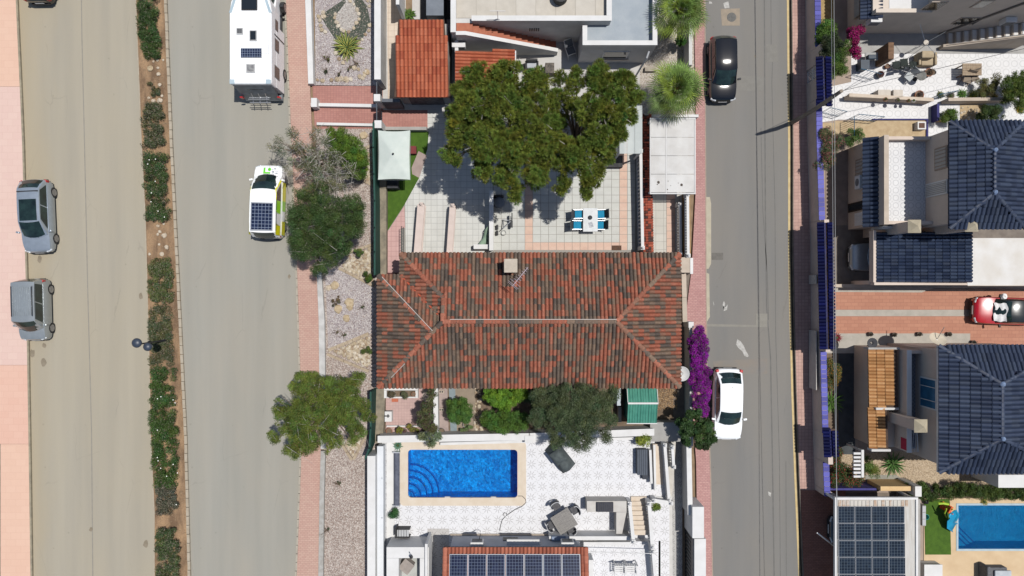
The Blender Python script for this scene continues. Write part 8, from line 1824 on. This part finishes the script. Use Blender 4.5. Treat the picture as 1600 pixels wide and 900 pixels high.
# ---- lower one
h2 = thing('blue_roofed_house', 'beige house with the larger navy hipped roof and small orange tiled lean-to roofs', 'house', P(1480,640,0)); ZE2, ZR2 = 5.6, 6.5
x0, x1 = P(1466,0,ZE2).x, P(1672,0,ZE2).x; yn, ysn = P(0,540,ZE2).y, P(0,738,ZE2).y
hip_roof(h2, x0, x1, ysn, yn, ZE2, ZR2, P(1565,0,ZR2).x, P(0,685,ZR2).y, P(0,600,ZR2).y, 2, .235, .48)
m = MB(); m.box(x0+.3,ysn+.3,0,x1-.3,yn-.3,ZE2-.05); w1 = m.build('wall', BEIGE, h2)
m = MB(); m.box(x0-.02,ysn,ZE2-.12,x0+.0,yn,ZE2+.03); m.build('fascia', WHITE2, h2)
gx = P(1334,0).x; gy0, gy1 = P(0,702,3.0).y, P(0,546,3.0).y
xt = P(1412,0,3.0).x
m = MB(); m.box(gx,gy0,0,xt-.2,gy1,2.4); m.box(xt-.199,gy0,0,x0+.298,gy1,2.98); m.build('wall', MATS['house_beige_low'], h2)
m = MB(); m.box(xt,gy0+.05,2.981,x0+.296,gy1-.18,3.0); m.build('terrace_floor', quatre('lattice_tiles_grey', sc(150,156,164), sc(96,104,116), .42), h2)
m = MB(); m.box(xt-.2,gy0,2.982,xt,gy1,3.7); m.box(xt+.002,gy1-.18,2.982,x0+.29,gy1,3.6); m.build('parapet', BEIGE, h2); m = MB(); m.box(xt-.23,gy0-.02,3.702,xt+.03,gy1+.02,3.74); m.build('coping', WHITE2, h2)
chimney_post(h2, 1443, 667, 5.5, .27, .5)
ORB = [tone(222,168,112), tone(210,154,100), tone(230,178,124), tone(198,146,94)]; OBM = attrmat('ochre_clay', .75, .25, .35, 14)
rf = bpy.data.objects.new('lean_to_roof', None); C.objects.link(rf); rf.parent = h2; T = TileRoof(rf, .19, .42, .10, ORB, pick([0,1,2,3], 12), OBM, 300)
T.face([RZ(1357,545,2.6),RZ(1401,545,3.05),RZ(1403,636,3.05),RZ(1358,636,2.6)]); T.face([RZ(1356,638,2.6),RZ(1386,638,2.95),RZ(1388,702,2.95),RZ(1358,702,2.6)]); T.finish()
for v0, u0, u1 in ((637,1369,1405),(702,1362,1392)): m = MB(); m.pb(u0,v0,u1,v0+3.5,2.5,3.0); m.build('roof_edge', WHITE, h2)
w_window(h2, x0+.3, 590, 638, 3.5, 5.0, WHITE2, mat('blue_glass', (.02,.08,.15,1), (.03,.12,.22,1), 2, rough=.1, spec=.6), 4.2, 2)
m = MB(); m.pb(1357,543,1406,546,2.6,3.15); m.build('wall_top', GREYW, h2)
cr = thing('clothes_rack', 'clothes airer with red and dark laundry on the lower small terrace', 'clothes rack', P(1424,690,3.0)); m = MB()
for k in range(6): a, b = P(1419+2.6*k,672,3.7), P(1421+2.6*k,706,3.7); m.tube([a,b], .012, 4)
a, b, c, d = P(1418,672,3.7), P(1433,672,3.7), P(1435,706,3.7), P(1420,706,3.7); m.tube([a,b,c,d,a], .016, 4); m.build('frame', WHITE2, cr, kind='stuff'); m = MB(); m.pb(1416,686,1421,704,3.1,3.65); m.build('red_towel', mat('red_towel', (.35,.02,.05,1)), cr); m = MB(); m.pb(1424,680,1430,698,3.2,3.69); m.build('dark_towel', mat('dark_towel', (.03,.03,.05,1)), cr)
dsh = thing('satellite_dish', 'big pale satellite dish standing above the wall beside the driveway', 'satellite dish', P(1464,530,3.2)); c = P(1464,531,3.4); m = MB()
N_ = Vector((.1,.55,.8)).normalized(); ta = N_.cross(Vector((0,0,1))).normalized(); tb_ = N_.cross(ta)
m.grid(lambda s_, q: tuple(Vector((c.x,c.y,3.4)) + (ta*math.cos(6.2832*q)*.48 + tb_*math.sin(6.2832*q)*.4)*s_ + N_*(.1*s_*s_)), 5, 24); m.build('dish', mat('dish_cream', sc(226,214,192), sc(212,200,178), 3), dsh, smooth=True); m = MB(); m.tube([(c.x,c.y,3.38),Vector((c.x,c.y,3.4))+N_*.5+Vector((.1,.45,0))], .02, 5); m.build('arm', CHROME, dsh); m = MB(); m.tube([(c.x,c.y,2.9),(c.x,c.y,3.4)], .035, 6); m.build('mast', CHROME, dsh)
t = thing('satellite_dish', 'small dark satellite dish at the left end of the wall beside the driveway', 'satellite dish', P(1362,535,2.6)); c = P(1362,536,2.8); m = MB(); m.lathe(c.x,c.y,[(.05,2.74),(.2,2.78),(.3,2.88),(.29,2.9),(.1,2.8)],16,cap=False); m.build('dish', mat('dish_dark', (.05,.05,.055,1)), t, smooth=True); m = MB(); m.tube([(c.x,c.y-.2,2.3),(c.x,c.y,2.75)], .025, 5); m.build('mast', IRON, t)
# grounds of the lower plot
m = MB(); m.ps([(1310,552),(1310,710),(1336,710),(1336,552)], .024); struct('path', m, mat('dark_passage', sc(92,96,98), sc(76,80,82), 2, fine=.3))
m = MB(); m.ps([(1276,552),(1276,765),(1310,765),(1310,552)], .02); struct('garden_soil', m, MATS['garden_soil'])
m = MB(); m.ps([(1310,710),(1310,765),(1700,765),(1700,690)], .022); struct('gravel_bed', m, gravel('beige_gravel', [sc(222,200,170), sc(206,184,154), sc(232,212,184), sc(188,168,140)], 26))
m = MB(); m.ps([(1352,742),(1352,762),(1432,762),(1400,742)], .03); struct('path', m, mat('grey_path_slab', sc(176,174,162), sc(160,158,148), 2, fine=.3))
pg = thing('pergola', 'small white slatted pergola left of the beige gravel', 'pergola', P(1345,725,0))
for k in range(7): m = MB(); m.pb(1334,707+6*k,1345,710.3+6*k,2.0,2.12); m.build('slat', WHITE2, pg)
m = MB(); m.pb(1346,703,1350,746,1.9,2.05); m.build('beam', WHITE2, pg)
for v in (705,744): m = MB(); p = P(1348,v,1.9); m.box(p.x-.05,p.y-.05,0,p.x+.05,p.y+.05,1.9); m.build('post', WHITE2, pg)
tag(MB().pb(1560,742,1700,762,0,2.4).build('white_block', WHITE2), 'white flat roofed block under the lower blue roof at the right edge', 'annex')
hedge_lobes = [(1425+12*k, 766+random.uniform(-2,3)+.07*12*k*.3, 12, 1.3) for k in range(18)] + [(1425+12*k, 774+random.uniform(-2,2), 8, 1.2) for k in range(18)]
tree('boundary_hedge', 'long dark green hedge between the lower blue roofed house and the small pool', 'hedge', (1520,770), hedge_lobes, 45, .19, 38000, .085, (.045,.075,.014), .05, ntop=18, zj=.4)
# ============================================================ SOLAR CARPORT AND SMALL POOL, LOWER RIGHT
sp = thing('solar_carport', 'white framed carport roofed with dark solar panels in four columns', 'carport', P(1365,840,0)); ZS3 = 2.8
PEA = mat('peach_paving', sc(240,212,172), sc(228,198,158), 1.3, fine=.2)
m = MB()
for r in rects_minus(P(1443,0).x, -26, 60, P(0,778).y, [(qh[0]-.005, qh[1]-.005, qh[2]+.005, qh[3]+.005)]): m.sheet([(r[0],r[1]),(r[2],r[1]),(r[2],r[3]),(r[0],r[3])], .04)
struct('pool_paving', m, PEA)
PC3 = solar('solar_cells_carport', .165, .165, .045, (.005,.009,.016,1), (.085,.11,.13,1))
ALU = MATS['alu_frame']
for i in range(4):
    for j in range(5):
        u0, v0 = 1310+26.1*i+.4*j, 791.5+26.6*j; a, b = P(u0,v0,ZS3+.12), P(u0+25.2,v0+25.8,ZS3+.12)
        m = MB(); m.box(a.x,b.y,ZS3+.08,b.x,a.y,ZS3+.115); f = m.build('solar_panel', ALU, sp); m = MB(); m.box(a.x+.014,b.y+.014,ZS3+.1155,b.x-.014,a.y-.014,ZS3+.121); m.build('cells', PC3, f)
m = MB(); a, b = P(1307,780,ZS3), P(1430,980,ZS3)
m.box(a.x,b.y,ZS3-.08,b.x,a.y,ZS3+.0); m.build('roof_sheet', mat('worn_white_sheet', sc(232,230,224), sc(214,208,198), 1.5, stretch=(6,.6,1), fine=.3), sp)
for k in range(18):
    x = lerp(a.x+.1, b.x-.35, k/18); m = MB(); m.box(x,P(0,791,ZS3).y,ZS3+.001,x+.16,a.y-.06,ZS3+.03); m.build('corrugation', mat(random.choice(['sheet_rust','sheet_white']), sc(206,176,150) if random.random() < .3 else sc(232,226,214), sc(226,220,210), 3, fine=.3), sp)
for q in ((a.x-.12,a.y+.002,b.x+.12,a.y+.12),(a.x-.12,b.y,a.x-.002,a.y),(b.x+.002,b.y,b.x+.12,a.y)): m = MB(); m.box(q[0],q[1],ZS3-.12,q[2],q[3],ZS3+.08); m.build('edge_beam', WHITE2, sp)
for x in (a.x,b.x): m = MB(); m.box(x-.06,a.y-.1,0,x+.06,a.y+.02,ZS3-.121); m.build('post', WHITE2, sp)
tag(MB().pb(1432,780,1438,990,0,1.9).build('fence_wall', GREYW), 'grey white wall right of the solar carport', 'wall')
wall('sloping_wall', 'pale wall slanting from the pavement to the solar carport', [(1271,756),(1273,753),(1300,768),(1298,772)], 0, 1.5, CREAM)
tag(MB().pb(1376,760,1434,767,0,1.6).build('garden_wall', mat('peach_render', sc(248,214,160), sc(236,198,146), 2, fine=.2), ), 'sunlit peach coloured wall above the solar carport', 'wall'); tag(MB().pb(1293,763,1370,766,0,1.3).build('garden_wall', mat('violet_wall', sc(84,82,150), sc(72,70,132), 3)), 'violet capped wall below the red flowered bush', 'wall'); tag(MB().pb(1430,760,1440,776,0,1.9).build('gate_pillar', WHITE2), 'white pillar between the peach wall and the artificial lawn', 'pillar')
m = MB(); m.ps([(1274,770),(1274,990),(1400,990),(1400,770)], .03); struct('driveway', m, mat('dark_drive', sc(150,136,122), sc(130,118,106), 2, fine=.35))
m = MB(); a, b = P(1280,835,1.8), P(1306,855,1.8); m.tube([(a.x,a.y,1.5),(b.x,b.y,1.9)], .05, 6); tag(m.build('gate_bar', CHROME), 'pale metal bar reaching out from under the solar carport', 'bar')
m = MB(); m.pp([(1443,780),(1483,779),(1485,866),(1445,866)], .04, .065, 0); tag(m.build('artificial_grass', MATS['fake_grass']), 'square of artificial grass left of the small pool', 'artificial lawn')
# pool
px0, py0, px1, py1 = qh; pl2 = thing('swimming_pool', 'smaller pale blue pool cut off by the right edge of the picture', 'swimming pool', ((px0+px1)/2,(py0+py1)/2,.04)); zb2 = -1.3
BTL = pooltile('light_blue_mosaic', (.01,.27,.58,1), (.015,.34,.66,1), (.008,.22,.52,1))
m = MB(); m.add([(px0,py0,zb2),(px1,py0,zb2),(px1,py1,zb2),(px0,py1,zb2),(px0,py0,.035),(px1,py0,.035),(px1,py1,.035),(px0,py1,.035)], [(0,1,2,3),(0,4,5,1),(1,5,6,2),(2,6,7,3),(3,7,4,0)]); m.build('basin', BTL, pl2)
for k, r in enumerate((1.7,1.3,.9)): z = zb2+.28*(k+1); m = MB(); m.prism([(px0+.003,py0+.003),(px0+r,py0+.003),(px0+.003,py0+r)], zb2+.002, z); q = m.build('pool_step', BTL, pl2); m = MB(); m.add([(px0+r,py0,z+.005),(px0,py0+r,z+.005),(px0,py0+r-.1,z+.005),(px0+r-.1,py0,z+.005)], [(0,1,2,3)]); m.build('step_nosing', BT2, q)
m = MB(); m.grid(lambda s_, t_: (lerp(px0,px1,s_), lerp(py0,py1,t_), -.06), 10, 8); m.build('water', water('small_pool_water', (.66,.93,.96,1), wave=9), pl2, smooth=True)
m = MB()
for q in ((px0-.12,py0-.12,px1,py0),(px0-.12,py1,px1,py1+.12),(px0-.12,py0,px0,py1)): m.box(q[0],q[1],.041,q[2],q[3],.07)
m.build('coping', mat('blue_grey_coping', sc(196,214,220), sc(180,200,208), 3), pl2)
# children's slide
sl_ = thing('toy_slide', 'blue plastic toy slide with orange ladder and lime frame by the small pool', 'toy slide', P(1482,808,.06)); TB = mat('toy_blue', sc(40,170,214), sc(34,158,204), 4, rough=.4); TOO = mat('toy_orange', sc(240,110,50), sc(228,98,44), 4, rough=.4); TLI = mat('toy_lime', sc(190,226,70), sc(178,214,60), 4, rough=.4)
path_ = [(1487,801,.95),(1490,807,.75),(1486,813,.55),(1484,820,.3),(1491,824,.12)]
m = MB(); pts = [P(*q) for q in path_]; rows = []
for i, p in enumerate(pts):
    d = (pts[min(i+1,4)]-pts[max(i-1,0)]); n = Vector((-d.y,d.x,0)).normalized(); rows.append([p+n*.28+Vector((0,0,.12)), p+n*.2, p-n*.2, p-n*.28+Vector((0,0,.12))])
m.add([tuple(v) for r in rows for v in r], [(i*4+j,i*4+j+1,(i+1)*4+j+1,(i+1)*4+j) for i in range(4) for j in range(3)]); o = m.build('chute', TB, sl_, smooth=True); o.modifiers.new('thickness','SOLIDIFY').thickness = .03
for k in range(5): m = MB(); p = P(1472+3.4*k,789+2.0*k,.2+.17*k); m.obox((p.x,p.y,p.z), (.06,.22,.02), -.5); m.build('ladder_step', TOO, sl_)
for s_ in (-1,1): m = MB(); a, b = P(1470,789+3.5*s_,.1), P(1489,800+3.5*s_,1.0); m.tube([a,b], .035, 6); m.build('ladder_rail', TOO if s_ > 0 else TLI, sl_)
m = MB(); m.tube([P(1466,787,1.0),P(1474,786.5,1.05),P(1482,788,1.05)], .07, 6); m.build('handle', TLI, sl_); m = MB(); m.tube([P(1479,795,1.0),P(1476,802,.7),P(1478,808,.1)], .04, 6); m.build('support', TLI, sl_)
for u, v, r, mm, nm, lb in ((1444,806,.17,mat('toy_teal', sc(70,190,180)),'toy_bucket','teal toy bucket beside the wall at the artificial lawn'),(1445,783,.17,TRIM,'dark_ball','small dark ball at the upper corner of the artificial lawn')):
    c = P(u,v,.06); t = MB(); t.lathe(c.x,c.y,[(r*.8,.06),(r,.3),(r*.9,.31),(r*.75,.1)],12,cap=False) if 'bucket' in nm else t.rock((c.x,c.y,.2), .15, 1.0, 10); tag(t.build(nm, mm, smooth=True), lb, 'toy')
t = thing('rattan_cabinet', 'grey low cabinet along the wall of the artificial lawn', 'cabinet', P(1446,812,.06)); m = MB(); m.pb(1441,790,1447,822,.06,.6); m.build('body', GRY, t, bevel=.02)
for k in range(3): m = MB(); m.pb(1441.4,791+10.3*k,1446.6,800+10.3*k,.601,.63); m.build('lid', mat('pale_lid', sc(200,202,204)), t)
box_thing('chest_freezer', 'white low chest on the peach paving at the bottom edge', 'chest', 1445,883,1472,930,.05,.75,WHITE2,.03,WHITE2)
t = thing('garden_daybed', 'grey daybed with a pale cushion at the bottom edge by the small pool', 'daybed', P(1566,896,.04)); m = MB(); m.pb(1546,887,1574,930,.05,.55); m.build('base', mat('charcoal_wicker', (.07,.07,.075,1), (.12,.12,.125,1), 12), t, bevel=.04); m = MB(); m.pb(1555,892,1581,930,.551,.7); m.build('cushion', mat('pale_cushion', sc(206,210,214), sc(190,196,200), 3), t, bevel=.05); m = MB(); m.pb(1543,886,1548,930,.05,.9); m.build('backrest', MATS['charcoal_wicker'], t, bevel=.04)
